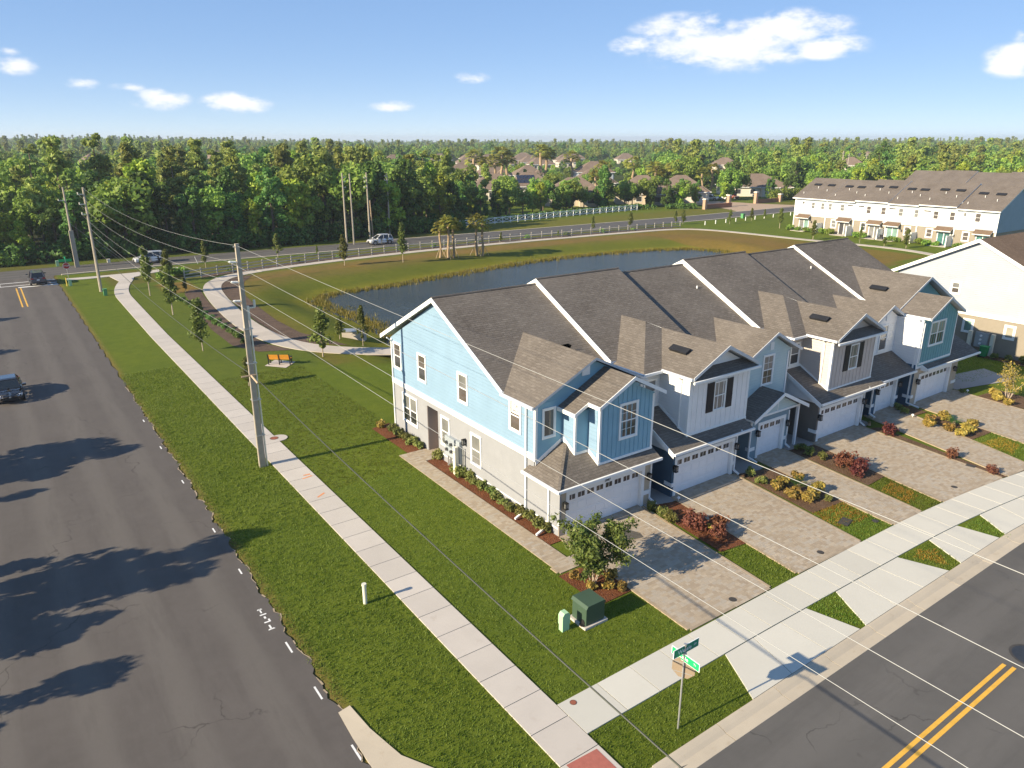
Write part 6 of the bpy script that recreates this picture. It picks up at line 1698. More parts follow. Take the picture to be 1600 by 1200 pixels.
turf('grass', 'grass around the street sign', [(13.12, 12.2), (18.85, 12.2), (19.85, 14.2), (13.12, 14.25)], 130, 'blade', 45, (.03, .08), .032, avoid=False)
for i, (pl, mt, lb) in enumerate((([(25.6, 12.2), (26.0, 12.2), (27.05, 14.2), (25.05, 14.25)], 'blade', 'first grass wedge between the driveway aprons'), ([(32.8, 12.1), (33.9, 12.1), (34.7, 13.95), (32.0, 14.05)], 'blade', 'second grass wedge between the driveway aprons'), ([(37.8, 11.95), (38.4, 11.95), (39.4, 13.6), (37.35, 13.7)], 'blade', 'third grass wedge between the driveway aprons'),
                                   ([(25.05, 15.95), (27.0, 15.95), (27.3, 18.95), (25.65, 19.15)], 'blade', 'green turf rectangle between the first two driveways'),
                                   ([(31.95, 15.85), (34.8, 15.7), (35.0, 18.7), (32.55, 18.9)], 'blade', 'turf patch between the second and third driveways'), ([(37.35, 15.6), (39.4, 15.5), (40.0, 19.1), (37.95, 19.0)], 'blade', 'turf patch between the third and fourth driveways'), ([(48.45, 14.7), (51.55, 14.3), (52.3, 18.6), (49.45, 18.8)], 'blade', 'turf patch between the fifth and sixth driveways'), ([(58.1, 14), (62, 13.5), (62, 19.0), (58.9, 19.2)], 'blade', 'turf patch beyond the last driveway'), ([(62, 24.5), (71.5, 24), (71.5, 36), (61.2, 40)], 'blade', 'green lawn between the teal house and the white gabled house'))):
    turf('grass', lb, pl, 110 if i < 7 else 40, mt, 60 + i * 3, (.03, .09), .04, avoid=False)
for i, (pl, lb) in enumerate((([(32.3, 17.3), (34.6, 16.9), (35.0, 18.7), (32.55, 18.9)], 'dry yellow turf in the second turf patch'), ([(37.7, 16.6), (39.2, 16.8), (39.6, 18.6), (38.0, 18.2)], 'dry yellow turf in the third turf patch'), ([(49.3, 16.2), (51.4, 16.6), (51.8, 17.9), (49.6, 18.2)], 'dry yellow turf in the fourth turf patch'), ([(33.2, 12.4), (34.2, 13.4), (33.4, 13.8), (32.6, 13.7)], 'dry turf in the second grass wedge'))):
    turf('dry_grass', lb, pl, 110, 'blade_dry', 90 + i * 3, (.04, .10), .045, avoid=False)

# ---------------------------------------------------------------- saplings, shrubs, palms, the little myrtle
def sapling_mesh(seed, h, r, mat, bare=0.22, n=1500, size=0.16):
    rg = np.random.default_rng(seed); k = 34
    z = h * (bare + (1 - bare) * rg.random(k) ** 0.9); t = (z / h - bare) / (1 - bare); prof = np.clip(t * 5, 0, 1) * (1 - t * 0.88)
    a = rg.uniform(0, 6.28, k); ro = r * prof * rg.uniform(.15, .95, k)
    C = np.stack([np.cos(a) * ro, np.sin(a) * ro, z], 1); R1 = 0.10 + r * .42 * (0.35 + prof * .75)
    V, F = leaves(rg, C, R1, n // k, size, hollow=.3)
    tb = MB(); tb.cyl((0, 0, -.05), (0, 0, h * .92), 0.05, 0.02, n=6, cap=False)
    for i in range(12): tb.cyl((0, 0, max(.3, z[i] - .3)), C[i], 0.02, 0.008, n=4, cap=False)
    tm = bpy.data.meshes.new('trunk'); tm.from_pydata(tb.v, [], tb.f); tm.materials.append(M['pale_bark'])
    return tm, mesh_np('crown', V, F, M[mat])
SAPM = [sapling_mesh(500 + i, 4.4, 0.75 + .12 * (i % 3), 'leaf_sapling', n=1700) for i in range(5)]
def sapling(x, y, h, label, z=0.0, w=1.0, group='young conifers and saplings'):
    r = empty('sapling', (x, y, z), label, 'young tree', group, random.uniform(0, 6))
    s = h / 4.4; r.scale = (s * w, s * w, s); tm, cm = random.choice(SAPM)
    link_mesh('trunk', tm, r); link_mesh('crown', cm, r)
for (x, y, h, w, l) in ((15.5, 99.9, 6.1, .95, 'tall sapling at the far end of the long pavement'), (19.5, 108.7, 4.3, 1.1, 'sapling at the left end of the rail fence'), (15.5, 87.0, 5.3, 1.15, 'bushy conifer sapling on the lawn left of the mulch bed'), (19.6, 99.5, 1.8, 1.2, 'small sapling at the top of the mulch bed'), (26.3, 116.8, 4.1, .9, 'sapling in front of the rail fence left of the concrete pole'), (38.7, 121.1, 3.9, 1.1, 'conifer sapling on the verge right of the concrete pole'), (44.2, 118.0, 1.9, .9, 'very small sapling on the main road verge'), (44.5, 107.5, 4.5, 1.1, 'conical sapling on the pond bank near the rail fence'), (53.3, 105.1, 6.0, .85, 'tall narrow sapling beside the white car'),
                        (104.0, 117.7, 3.3, 1.0, 'round sapling on the verge behind the fence'), (115.4, 118.3, 3.4, 1.15, 'wide sapling on the verge left of the sapling pair'), (128.7, 117.5, 3.1, 1.0, 'left sapling of a close pair at the fence end'), (130.6, 117.0, 3.3, 1.0, 'right sapling of a close pair at the fence end'), (92.5, 114.9, 1.5, .9, 'small sapling halfway along the fence'), (78.9, 115.0, 2.0, .9, 'thin sapling right of the palms'), (140.3, 111.6, 3.2, 1.0, 'first sapling on the green verge before the white row'), (150.1, 113.1, 2.9, 1.1, 'second sapling on the green verge before the white row'), (156.9, 114.5, 2.2, 1.0, 'last sapling on the green verge before the white row'),
                        (22.8, 61.5, 4.4, 1.25, 'feathery sapling by the bend of the footpath'), (27.3, 62.9, 3.8, .75, 'thin sapling near the white drain box by the pond'), (14.9, 57.0, 2.3, 1.3, 'dark bushy sapling behind the concrete pole'), (14.5, 69.7, 4.8, .95, 'sparse sapling on the lawn beside the dark mulch'), (130.6, 83.8, 3.6, 1.2, 'conifer sapling before the white row'), (133.6, 76.0, 3.1, .7, 'pale thin sapling before the white row'), (133.9, 67.4, 3.3, 1.2, 'dark conifer sapling before the white row'), (133.5, 71.2, 1.6, 2.0, 'low bush by the path before the white row'), (142.0, 99.5, 4.3, 1.2, 'dark sapling at the left end of the white row'), (26.5, 66.5, 2.2, 1.6, 'willowy bush on the near corner of the pond')):
    sapling(x, y, h, l, float(height(np.array(x), np.array(y))) if 28 < x < 110 else 0.0, w)
# stakes of the pond-side saplings
def shrub_mesh(seed, r, h, mat, n=520, size=0.10, up=.4):
    rg = np.random.default_rng(seed); k = 14
    a = rg.uniform(0, 6.28, k); q = rg.random(k) ** .5 * .62
    C = np.stack([np.cos(a) * q * r, np.sin(a) * q * r, h * rg.uniform(.25, .72, k)], 1)
    V, F = leaves(rg, C, np.stack([np.full(k, r * .42), np.full(k, r * .42), np.full(k, h * .30)], 1), n // k, size, hollow=.25, up=up, aspect=1.9)
    V[:, 2] = np.maximum(V[:, 2], 0.01)
    return mesh_np('foliage', V, F, M[mat])
SHM = {'green': [shrub_mesh(600 + i, .42, .62, 'leaf_shrub', 420, .085) for i in range(4)], 'red': [shrub_mesh(620 + i, .62, .95, 'leaf_red', 900, .085) for i in range(3)], 'croton': [shrub_mesh(640 + i, .42, .55, 'leaf_croton', 420, .12, .8) for i in range(4)], 'dark': [shrub_mesh(660 + i, .7, .8, 'leaf_dark', 700, .10) for i in range(3)], 'hedge': [shrub_mesh(680 + i, 1.1, 1.25, 'leaf_oak', 900, .17) for i in range(3)], 'dry': [shrub_mesh(700 + i, .5, .7, 'leaf_dry', 300, .09) for i in range(2)]}
STEM = MB()
for i in range(5): STEM.cyl((0, 0, 0), (0.2 * math.cos(i * 1.3), 0.2 * math.sin(i * 1.3), 0.45), 0.012, 0.006, n=4, cap=False)
_stem_me = bpy.data.meshes.new('stem'); _stem_me.from_pydata(STEM.v, [], STEM.f); _stem_me.materials.append(M['bark'])
SHN = {'green': ('shrub', 'low green shrub', 'shrub'), 'red': ('loropetalum_shrub', 'purple red leaved shrub', 'shrub'), 'croton': ('croton', 'bright yellow leaved shrub', 'shrub'), 'dark': ('shrub', 'dark green clipped shrub', 'shrub'), 'hedge': ('shrub', 'rounded green hedge shrub', 'shrub'), 'dry': ('shrub', 'dry brown shrub', 'shrub')}
def shrub(kind, x, y, s, label, group, z=0.03):
    nm, lab, cat = SHN[kind]
    label = ' '.join((lab + ' ' + label).split()[:16])
    r = empty(nm, (x, y, z), label, cat, group, random.uniform(0, 6)); q = s * random.uniform(.9, 1.1); r.scale = (q, q, s)
    link_mesh('foliage', random.choice(SHM[kind]), r); link_mesh('stem', _stem_me, r)
ORD = ['first', 'second', 'third', 'fourth', 'fifth', 'sixth', 'seventh', 'eighth', 'ninth', 'tenth', 'eleventh', 'twelfth', 'thirteenth', 'fourteenth']
for i in range(13):
    shrub('green', 19.95 + random.uniform(-.10, .08), 25.3 + i * 0.72, random.uniform(.85, 1.15), ORD[i] + ' from the garage along the side wall', 'shrubs along the side wall')
shrub('green', 20.0, 36.0, 1.15, 'beside the entry alcove next to the meters', 'shrubs along the side wall')
for i in range(6):
    shrub('green', 19.85 + random.uniform(-.08, .08), 38.3 + i * 0.72, random.uniform(.9, 1.15), ORD[i] + ' from the alcove under the twin side window', 'shrubs along the side wall')
shrub('croton', 19.5, 42.9, .9, 'at the back corner of the blue house', 'yellow shrubs')
for (x, y, s, l) in ((18.5, 21.4, .75, 'at the upper left of the small tree bed'), (18.65, 20.35, .7, 'below the small tree'), (19.3, 20.05, .85, 'right below the small tree'), (19.85, 20.5, .9, 'at the right edge of the small tree bed'), (19.7, 19.6, .7, 'in the lower right corner of the small tree bed')):
    shrub('croton', x, y, s, l, 'yellow shrubs')
for (k, x, y, s, l) in (('red', 26.3, 21.4, 1.15, 'largest in the first bed'), ('red', 26.45, 20.1, .9, 'lowest in the first bed'), ('red', 27.3, 20.7, .95, 'at the right edge of the first bed'), ('croton', 26.85, 20.7, .7, 'between the red shrubs of the first bed'), ('green', 25.95, 23.9, .9, 'nearest the garage in the first bed'), ('green', 25.95, 23.2, .95, 'second from the garage in the first bed'), ('green', 25.85, 22.5, 1.0, 'third from the garage in the first bed'),
                        ('croton', 33.35, 21.6, 1.05, 'left of the sago in the second bed'), ('croton', 34.2, 21.9, 1.0, 'above the sago in the second bed'), ('croton', 35.2, 21.75, 1.0, 'at the far right of the second bed'), ('croton', 33.3, 20.6, 1.15, 'below left of the sago in the second bed'), ('croton', 33.5, 19.85, 1.1, 'lowest in the second bed'), ('croton', 34.2, 19.95, 1.05, 'below right of the sago in the second bed'), ('croton', 35.0, 20.2, 1.1, 'right of the sago in the second bed'), ('green', 33.2, 22.6, 1.0, 'second from the garage in the second bed'), ('green', 33.6, 23.6, .9, 'nearest the garage in the second bed'), ('green', 34.4, 19.2, .6, 'spreading at the lower edge of the second bed'),
                        ('red', 39.3, 21.3, 1.15, 'largest in the third bed'), ('red', 38.75, 20.1, 1.05, 'lowest in the third bed'), ('red', 39.7, 20.5, .85, 'right in the third bed'), ('green', 38.95, 23.4, .95, 'second from the garage in the third bed'), ('green', 39.0, 22.6, .9, 'third from the garage in the third bed'), ('green', 39.2, 24.2, .9, 'nearest the garage in the third bed'),
                        ('red', 46.2, 22.3, .95, 'at the top of the narrow strip'), ('red', 45.7, 18.2, .8, 'halfway down the narrow strip'), ('red', 45.4, 15.7, .6, 'at the foot of the narrow strip'),
                        ('croton', 49.9, 21.5, 1.1, 'at the left corner of the fifth bed'), ('croton', 50.6, 21.9, 1.0, 'second at the top of the fifth bed'), ('croton', 51.9, 21.5, 1.2, 'at the top of the fifth bed'), ('croton', 50.2, 20.4, 1.0, 'left of the sago in the fifth bed'), ('croton', 49.85, 19.5, 1.05, 'lowest in the fifth bed'), ('croton', 51.0, 19.6, 1.1, 'below the sago in the fifth bed'), ('croton', 52.3, 19.9, 1.0, 'at the right corner of the fifth bed'),
                        ('green', 51.4, 24.5, .9, 'under the lamp of the narrow white house'), ('green', 50.95, 23.8, .9, 'beside the narrow driveway in the corner bed'), ('croton', 60.2, 21.8, 1.2, 'at the top of the last bed'), ('croton', 59.4, 21.2, 1.1, 'in the middle of the last bed'), ('croton', 58.9, 20.3, 1.0, 'low in the last bed'), ('green', 59.0, 23.6, .6, 'by the last garage corner')):
    shrub(k, x, y, s, l, 'bed shrubs between the driveways', .045)
for i in range(9): shrub('green', 71.2 + random.uniform(-.2, .2), 23.0 + i * 1.15 + (1.5 if i > 3 else 0), random.uniform(1.0, 1.4), ORD[i] + ' along the tan wall of the far right house', 'shrubs by the far right house')
for i in range(11): shrub('dark', 18.3 + i * 0.32 * 1.0 if False else 17.9 + 0.06 * i, 93.5 - i * 2.35, random.uniform(.8, 1.1), ORD[i] + ' from the far end of the dark mulch', 'shrubs in the dark mulch bed')
for i, y in enumerate((95.5, 92, 88.0, 80.5, 73.8, 68.3, 66.7, 61.3)):
    for j in range(2): shrub('hedge', 141.3 + random.uniform(-.3, .3), y + (j - .5) * 1.5, random.uniform(.75, 1.0), ('left ' if j else 'right ') + 'of the ' + ORD[i] + ' pair by the white row', 'hedge shrubs before the white row', 0)
for i in range(10):
    x = 30 + i * 9.3 + random.uniform(-2, 2); shrub('hedge', x, float(line_y(np.array(x), FENCE_LINE)) + 1.0, random.uniform(.45, .7), ORD[i] + ' from the left behind the rail fence', 'low shrubs behind the rail fence', 0)
for i, (x, y) in enumerate(((1.2, 137.0), (3.0, 136.4), (20.5, 112.2), (22.2, 112.6), (18.9, 110.8))): shrub('hedge', x, y, (1.6, 1.3, 1.1, 1.0, .9)[i], ('grey green, at the left edge before the wood', 'beside the leftmost bush before the wood', 'at the left end of the rail fence', 'behind the first fence post', 'beside the fence end sapling')[i], 'loose roadside bushes', 0)

# sago palms
def frond_mesh(seed, n, L, mat, droop, wid, lift=(0.2, 1.2), leaflets=16, name='fronds'):
    rg = np.random.default_rng(seed); V, F = [], []
    for i in range(n):
        a = rg.uniform(0, 6.28); e = rg.uniform(*lift); l = L * rg.uniform(.75, 1.1)
        for j in range(leaflets):
            t = (j + 1) / leaflets
            r = l * t; z = r * math.sin(e) - droop * l * t * t; q = r * math.cos(e)
            p = np.array([math.cos(a) * q, math.sin(a) * q, z]); s = np.array([-math.sin(a), math.cos(a), 0]); w = wid * (1 - t * .7) * l
            f = np.array([math.cos(a), math.sin(a), .2]) * w * .45
            for sg in (-1, 1):
                k = len(V); V += [p, p + f * .35, p + s * sg * w + f + np.array([0, 0, -w * .25])]; F.append((k, k + 1, k + 2))
    return mesh_np(name, np.array(V), np.array(F), M[mat])
SAGO = frond_mesh(800, 26, .85, 'leaf_sago', .35, .22)
def sago(x, y, s, label):
    r = empty('sago_palm', (x, y, .05), label, 'plant', 'sago palms', 1.0); r.scale = (s, s, s); o = link_mesh('fronds', SAGO, r); o.location = (0, 0, .25)
    b = MB(); b.cyl((0, 0, 0), (0, 0, .32), .14, .1, n=8); b.build('stem', M['palm_bark'], r, world=False)
sago(34.2, 20.9, 1.15, 'dark green sago palm in the bed before the white house'); sago(51.2, 20.6, 1.05, 'dark green sago palm in the bed before the teal house'); sago(46.75, 24.0, .8, 'small sago palm beside the fourth garage')

# cabbage palms
def palm_meshes(seed, h, cr):
    rg = np.random.default_rng(seed); V, F = [], []
    for i in range(42):
        a = rg.uniform(0, 6.28); e = rg.uniform(-.7, 1.35); L = cr * rg.uniform(.55, .8)
        c = np.array([math.cos(a) * math.cos(e), math.sin(a) * math.cos(e), math.sin(e)]) * L
        d = c / L; s = np.cross(d, [0, 0, 1]); s /= max(1e-6, np.linalg.norm(s)); u = np.cross(s, d); fr = cr * rg.uniform(.38, .55)
        for j in range(11):
            th = (j - 5) / 5 * 1.45; q = d * math.cos(th) + s * math.sin(th); tip = c + q * fr + np.array([0, 0, -fr * .35]); w = u * .03 + s * math.cos(th) * .07 - d * math.sin(th) * .07
            k = len(V); V += [c - w, c + q * fr * .5 + w * .8 + u * .05, tip, c + q * fr * .5 - w]; F.append((k, k + 1, k + 2, k + 3))
    V = np.array(V); V[:, 2] += h
    tb = MB(); pts = [Vector((.12 * math.sin(i * .9 + seed), .1 * math.cos(i * .7 + seed), h * i / 8)) for i in range(9)]
    for a, c in zip(pts[:-1], pts[1:]): tb.cyl(a, c, .19 if a.z > .3 else .24, .18, n=8, cap=False)
    tm = bpy.data.meshes.new('trunk'); tm.from_pydata(tb.v, [], tb.f); tm.materials.append(M['palm_bark'])
    return tm, mesh_np('fronds', V, np.array(F), M['leaf_palm'])
PALM = [palm_meshes(900 + i, 5.4, 1.5) for i in range(3)]
def palm(x, y, h, label, group, stakes=False, w=1.0, z=0.0):
    r = empty('cabbage_palm', (x, y, z), label, 'palm tree', group, random.uniform(0, 6)); s = h / 6.4; r.scale = (s * w, s * w, s); tm, cm = random.choice(PALM)
    link_mesh('trunk', tm, r); link_mesh('fronds', cm, r)
    if stakes:
        for i in range(3):
            a = i * 2.1 + .4; b = MB(); b.beam((1.1 * math.cos(a), 1.1 * math.sin(a), 0), (.15 * math.cos(a), .15 * math.sin(a), 1.9), .07, .07); b.build('stake', M['stake_wood'], r, world=False)
GP = 'staked palms by the fence path'
for (x, y, h, l) in ((60.6, 105.9, 5.6, 'shorter left palm of the left staked palm group'), (61.7, 105.2, 6.5, 'middle palm of the left staked palm group'), (62.8, 105.4, 6.3, 'right palm of the left staked palm group'), (67.4, 105.6, 6.6, 'left palm of the right staked palm group'), (68.4, 105.2, 6.3, 'right palm of the right staked palm group')):
    palm(x, y, h, l, GP, True, z=float(height(np.array(x), np.array(y))))
for i, (x, y, h) in enumerate(((172, 250, 15), (176, 252, 13), (190, 248, 16), (194, 250, 15), (166, 246, 12), (208, 250, 13), (200, 205, 12), (186, 180, 11), (182, 176, 10), (177, 196, 11), (212, 178, 10), (206, 190, 11), (153, 240, 14), (156, 236, 12), (158, 178, 9), (200, 172, 9))):
    palm(x, y, h, 'tall palm rising among the suburban roofs', 'palms among the suburban houses', w=1.25)

# small multi-stemmed tree by the first driveway
def myrtle(x, y, label, h, seed, n, mat, density=1.0):
    r = empty('crape_myrtle', (x, y, .04), label, 'tree', None); rg = np.random.default_rng(seed); tb = MB(); C = []
    for i in range(6):
        a = i * 1.05 + rg.uniform(-.3, .3); p0 = Vector((.10 * math.cos(a), .10 * math.sin(a), 0)); r0 = .03
        p = p0; d = Vector((math.cos(a) * .30, math.sin(a) * .30, 1)).normalized()
        for sgm in range(5):
            q = p + d * h * .165; tb.cyl(p, q, r0, r0 * .78, n=6, cap=False); r0 *= .78; p = q; d = (d + Vector((rg.uniform(-.28, .28), rg.uniform(-.28, .28), 0))).normalized()
            if sgm > 0:
                for _ in range(3):
                    e = p + Vector((rg.uniform(-.5, .5), rg.uniform(-.5, .5), rg.uniform(-.1, .45))) * (h / 2.6); tb.cyl(p, e, r0 * .5, .004, n=4, cap=False); C.append(e); C.append(p.lerp(e, .55))
        C.append(p)
    tb.build('trunk', M['pale_bark'], r, world=False)
    V, F = leaves(rg, np.array([tuple(c) for c in C]), np.full(len(C), .25 * h / 2.6), int(n / len(C)), .075 * h / 2.6, hollow=.1, aspect=1.7)
    o = link_mesh('crown', mesh_np('crown', V, F, M[mat]), r)
myrtle(18.95, 20.65, 'small multi-stemmed green tree in the mulch bed by the first driveway', 3.15, 71, 8200, 'leaf_myrtle')
myrtle(60.2, 20.9, 'small airy yellow green tree beside the last driveway', 2.9, 72, 1100, 'leaf_croton')
# trees on the left verge, outside the picture, whose shade falls across the side road
for (x, y, s, k) in ((-9.8, 51.6, .70, 'lime'), (-9.0, 50.0, .60, 'lime'), (-8.4, 48.4, .45, 'lime'), (-10.6, 35.2, .74, 'lime'), (-9.9, 33.0, .66, 'lime'), (-9.2, 31.2, .48, 'lime'), (-10.0, 37.4, .42, 'lime'), (-11.2, 80.6, .55, 'lime'), (-11.0, 96.0, .42, 'lime'), (-9.3, 46.0, .40, 'lime'), (-10.0, 27.6, .42, 'lime')):
    tree(k, x, y, s, 'trees on the left verge of the side road', 'on the left verge of the side road')
# ================================================================ VEHICLES
def car(kind, paint, x, y, rz, label, group=None):
    """car built along +x (front at +x), base at the ground centre"""
    T = empty('car' if kind == 'sedan' else 'suv', (x, y, 0.012), label, 'car', group, rz)
    if kind == 'sedan':
        st = [(-2.30, .74, .42, .72), (-2.22, .84, .30, .92), (-1.9, .90, .24, 1.0), (-1.0, .92, .22, 1.0), (0.2, .92, .22, .96), (1.0, .92, .22, .93), (1.7, .90, .24, .86), (2.15, .82, .28, .74), (2.34, .66, .36, .60)]
        gh = [(-1.85, .74, 1.0, .66), (-1.05, .76, 1.40, .56), (0.15, .77, 1.43, .57), (0.40, .76, 1.38, .57), (1.15, .74, .94, .68)]
        wx, wr = (1.42, -1.42), .33
    else:
        st = [(-2.36, .78, .46, .95), (-2.30, .88, .34, 1.12), (-2.0, .93, .28, 1.14), (-1.0, .95, .26, 1.12), (0.2, .95, .26, 1.10), (1.0, .95, .26, 1.08), (1.75, .93, .28, 1.02), (2.2, .86, .34, .92), (2.40, .72, .42, .78)]
        gh = [(-2.25, .78, 1.12, .74), (-1.95, .80, 1.66, .64), (-.4, .82, 1.74, .66), (0.25, .81, 1.70, .66), (1.18, .78, 1.08, .72)]
        wx, wr = (1.48, -1.45), .38
    b = MB(); rings = []
    for (px, w, zb, zt) in st:
        zm = zb + (zt - zb) * .55
        rings.append([(px, -w * .86, zb), (px, -w, zb + .14), (px, -w * 1.0, zm), (px, -w * .95, zt - .06), (px, -w * .84, zt), (px, 0, zt + .03), (px, w * .84, zt), (px, w * .95, zt - .06), (px, w, zm), (px, w, zb + .14), (px, w * .86, zb)])
    for a, c in zip(rings[:-1], rings[1:]):
        for i in range(len(a) - 1): b.poly([a[i], a[i + 1], c[i + 1], c[i]])
        b.poly([a[-1], a[0], c[0], c[-1]])
    b.poly(rings[0][::-1]); b.poly(rings[-1])
    body = b.build('body', M[paint], T, smooth=True, world=False)
    md = body.modifiers.new('s', 'SUBSURF'); md.levels = 1; md.render_levels = 1
    # greenhouse: glass block with painted roof and pillars
    g = MB()
    gr = [[(px, -w, zb if i in (0, len(gh) - 1) else st[3][3] - .03), (px, -wt, z), (px, wt, z), (px, w, zb if i in (0, len(gh) - 1) else st[3][3] - .03)] for i, (px, w, z, wt) in enumerate(gh) for zb in (st[3][3] - .05,)]
    for a, c in zip(gr[:-1], gr[1:]):
        for i in range(3): g.poly([a[i], a[i + 1], c[i + 1], c[i]])
    g.poly(gr[0][::-1]); g.poly(gr[-1])
    g.build('windows', M['car_glass'], T, world=False)
    r = MB(); k0 = 1; k1 = len(gh) - 2
    tp = [(px, wt, z) for (px, w, z, wt) in gh[k0:k1 + 1]]
    for a, c in zip(tp[:-1], tp[1:]):
        r.prism([(a[0], -a[1] - .02, a[2] + .012), (a[0], a[1] + .02, a[2] + .012), (c[0], c[1] + .02, c[2] + .012), (c[0], -c[1] - .02, c[2] + .012)], (0, 0, .035))
    r.build('roof', M[paint], T, world=False)
    p = MB()
    for s in (-1, 1):
        for i, j in ((0, 1), (len(gh) - 2, len(gh) - 1)):
            a = Vector((gh[i][0], s * (gh[i][3] if 0 < i < len(gh) - 1 else gh[i][1]), gh[i][2])); c = Vector((gh[j][0], s * (gh[j][3] if 0 < j < len(gh) - 1 else gh[j][1]), gh[j][2]))
            p.beam(a, c, .09, .06)
        for px in (-.35,): p.beam((px, s * (gh[2][1] + .01), st[3][3]), (px, s * (gh[2][3] + .012), gh[2][2]), .10, .03)
        if kind != 'sedan': p.beam((-1.35, s * (gh[2][1] + .01), st[3][3]), (-1.45, s * (gh[2][3] + .012), gh[2][2]), .16, .03)
        if kind != 'sedan': p.beam((-1.9, s * .56, 1.77), (.1, s * .58, 1.80), .05, .05)
    p.build('pillars', M[paint], T, world=False)
    for px in wx:
        for s in (-1, 1):
            w0 = st[3][1]
            t = MB(); t.cyl((px, s * (w0 - .20), wr), (px, s * (w0 + .012), wr), wr, n=18); o = t.build('wheel', M['tyre'], T, world=False)
            q = MB(); q.cyl((px, s * (w0 + .013), wr), (px, s * (w0 + .025), wr), wr * .66, wr * .6, n=12)
            for a in range(5): q.beam((px, s * (w0 + .03), wr), (px + wr * .6 * math.cos(a * 1.257), s * (w0 + .03), wr + wr * .6 * math.sin(a * 1.257)), .03, .05)
            q.build('rim', M['rim'], o, world=False)
            a_ = MB(); a_.cyl((px, s * (w0 - .1), wr + .02), (px, s * (w0 + .006), wr + .02), wr * 1.18, n=18); a_.build('wheel_arch', M['car_trim'], T, world=False)
    zf, zr_, fx, rx = (.64, .80, 2.12, -2.26) if kind == 'sedan' else (.84, .98, 2.2, -2.33)
    for s in (-1, 1):
        h = MB(); h.prism([(fx + .03, s * .78, zf - .06), (fx + .16, s * .44, zf - .08), (fx + .13, s * .44, zf + .05), (fx - .06, s * .80, zf + .08)], (-.10, 0, .01)); h.build('headlight', M['lamp_white'], T, world=False)
        h = MB(); h.box(rx - .035, rx + .12, s * .50, s * .85, zr_ - .08, zr_ + .06); h.build('taillight', M['lamp_red'], T, world=False)
        h = MB(); h.obox((gh[-1][0] - .22, s * (st[3][1] + .10), st[3][3] + .05), (.09, 0, 0), (0, .12, 0), (0, 0, .07)); h.build('mirror', M[paint], T, world=False)
    h = MB(); h.box(st[-1][0] - .12, st[-1][0] + .02, -.46, .46, .36, zf - .10); h.build('grille', M['car_trim'], T, world=False)
    h = MB(); h.box(st[0][0] - .01, st[0][0] + .1, -.72, .72, .32, .50); h.build('rear_bumper', M['car_trim'], T, world=False)
    h = MB(); h.box(st[0][0] - .03, st[0][0] + .05, -.16, .16, .62 if kind == 'sedan' else .74, .74 if kind == 'sedan' else .86); h.build('number_plate', M['sign_white'], T, world=False)
    h = MB(); h.box(st[-1][0] + .0, st[-1][0] + .035, -.06, .06, zf - .1, zf - .02); h.build('badge', M['galvanised'], T, world=False)
    return T
car('sedan', 'car_black', -0.62, 64.9, R(-90), 'black sedan driving towards the viewer on the side road')
car('suv', 'car_grey', 4.75, 117.6, R(90), 'dark grey SUV waiting at the junction stop line')
car('suv', 'car_white', 20.6, 127.6, R(184), 'white car passing behind the saplings on the main road')
car('suv', 'car_white', 59.7, 126.6, R(182), 'white SUV passing the cluster of poles on the main road')
for (x, y, pt, k, l) in ((186.5, 160.5, 'car_grey', 'suv', 'dark parked car leftmost at the gated entrance'), (191.0, 160.0, 'car_white', 'suv', 'white parked car in the middle at the gated entrance'), (196.5, 159.5, 'car_white', 'sedan', 'white parked sedan nearest the entrance pillar'), (201.5, 160.5, 'car_red', 'suv', 'reddish parked car under the entrance oak')):
    car(k, pt, x, y, R(-70), l, 'cars parked at the gated entrance')

# ================================================================ SMALL THINGS
def bench():
    P = empty('park_bench', (18.9, 61.4, 0.04), 'orange slatted park bench with black ends on the lawn', 'bench', None, R(144.4))
    for sg in (-.92, 0, .92):
        b = MB(); b.box(sg - .04, sg + .04, -.30, -.22, 0, .46); b.box(sg - .04, sg + .04, .20, .28, 0, .44); b.box(sg - .04, sg + .04, -.30, .30, .38, .46); b.beam((sg, .22, .44), (sg, .40, .95), .08, .07); b.box(sg - .04, sg + .04, -.32, .22, .62, .67); b.box(sg - .04, sg + .04, -.32, -.26, .46, .62); b.build('leg', M['black_metal'], P, world=False)
    for i in range(5):
        b = MB(); b.box(-.95, .95, -.27 + i * .105, -.185 + i * .105, .465, .50); b.build('seat_slat', M['bench_slat'], P, world=False)
    for i in range(4):
        b = MB(); z = .56 + i * .105; yy = .255 + (z - .44) * .35 - .035; b.obox((0, yy, z), (.95, 0, 0), (0, .016, .045 * -.0), (0, .016, .045)); b.build('back_slat', M['bench_slat'], P, world=False)
bench()
sheet('bench_pad', [[(17.6, 61.6), (18.9, 60.0), (20.2, 61.3), (18.9, 62.9)]], 0.035, M['concrete'], label='concrete pad under the park bench')

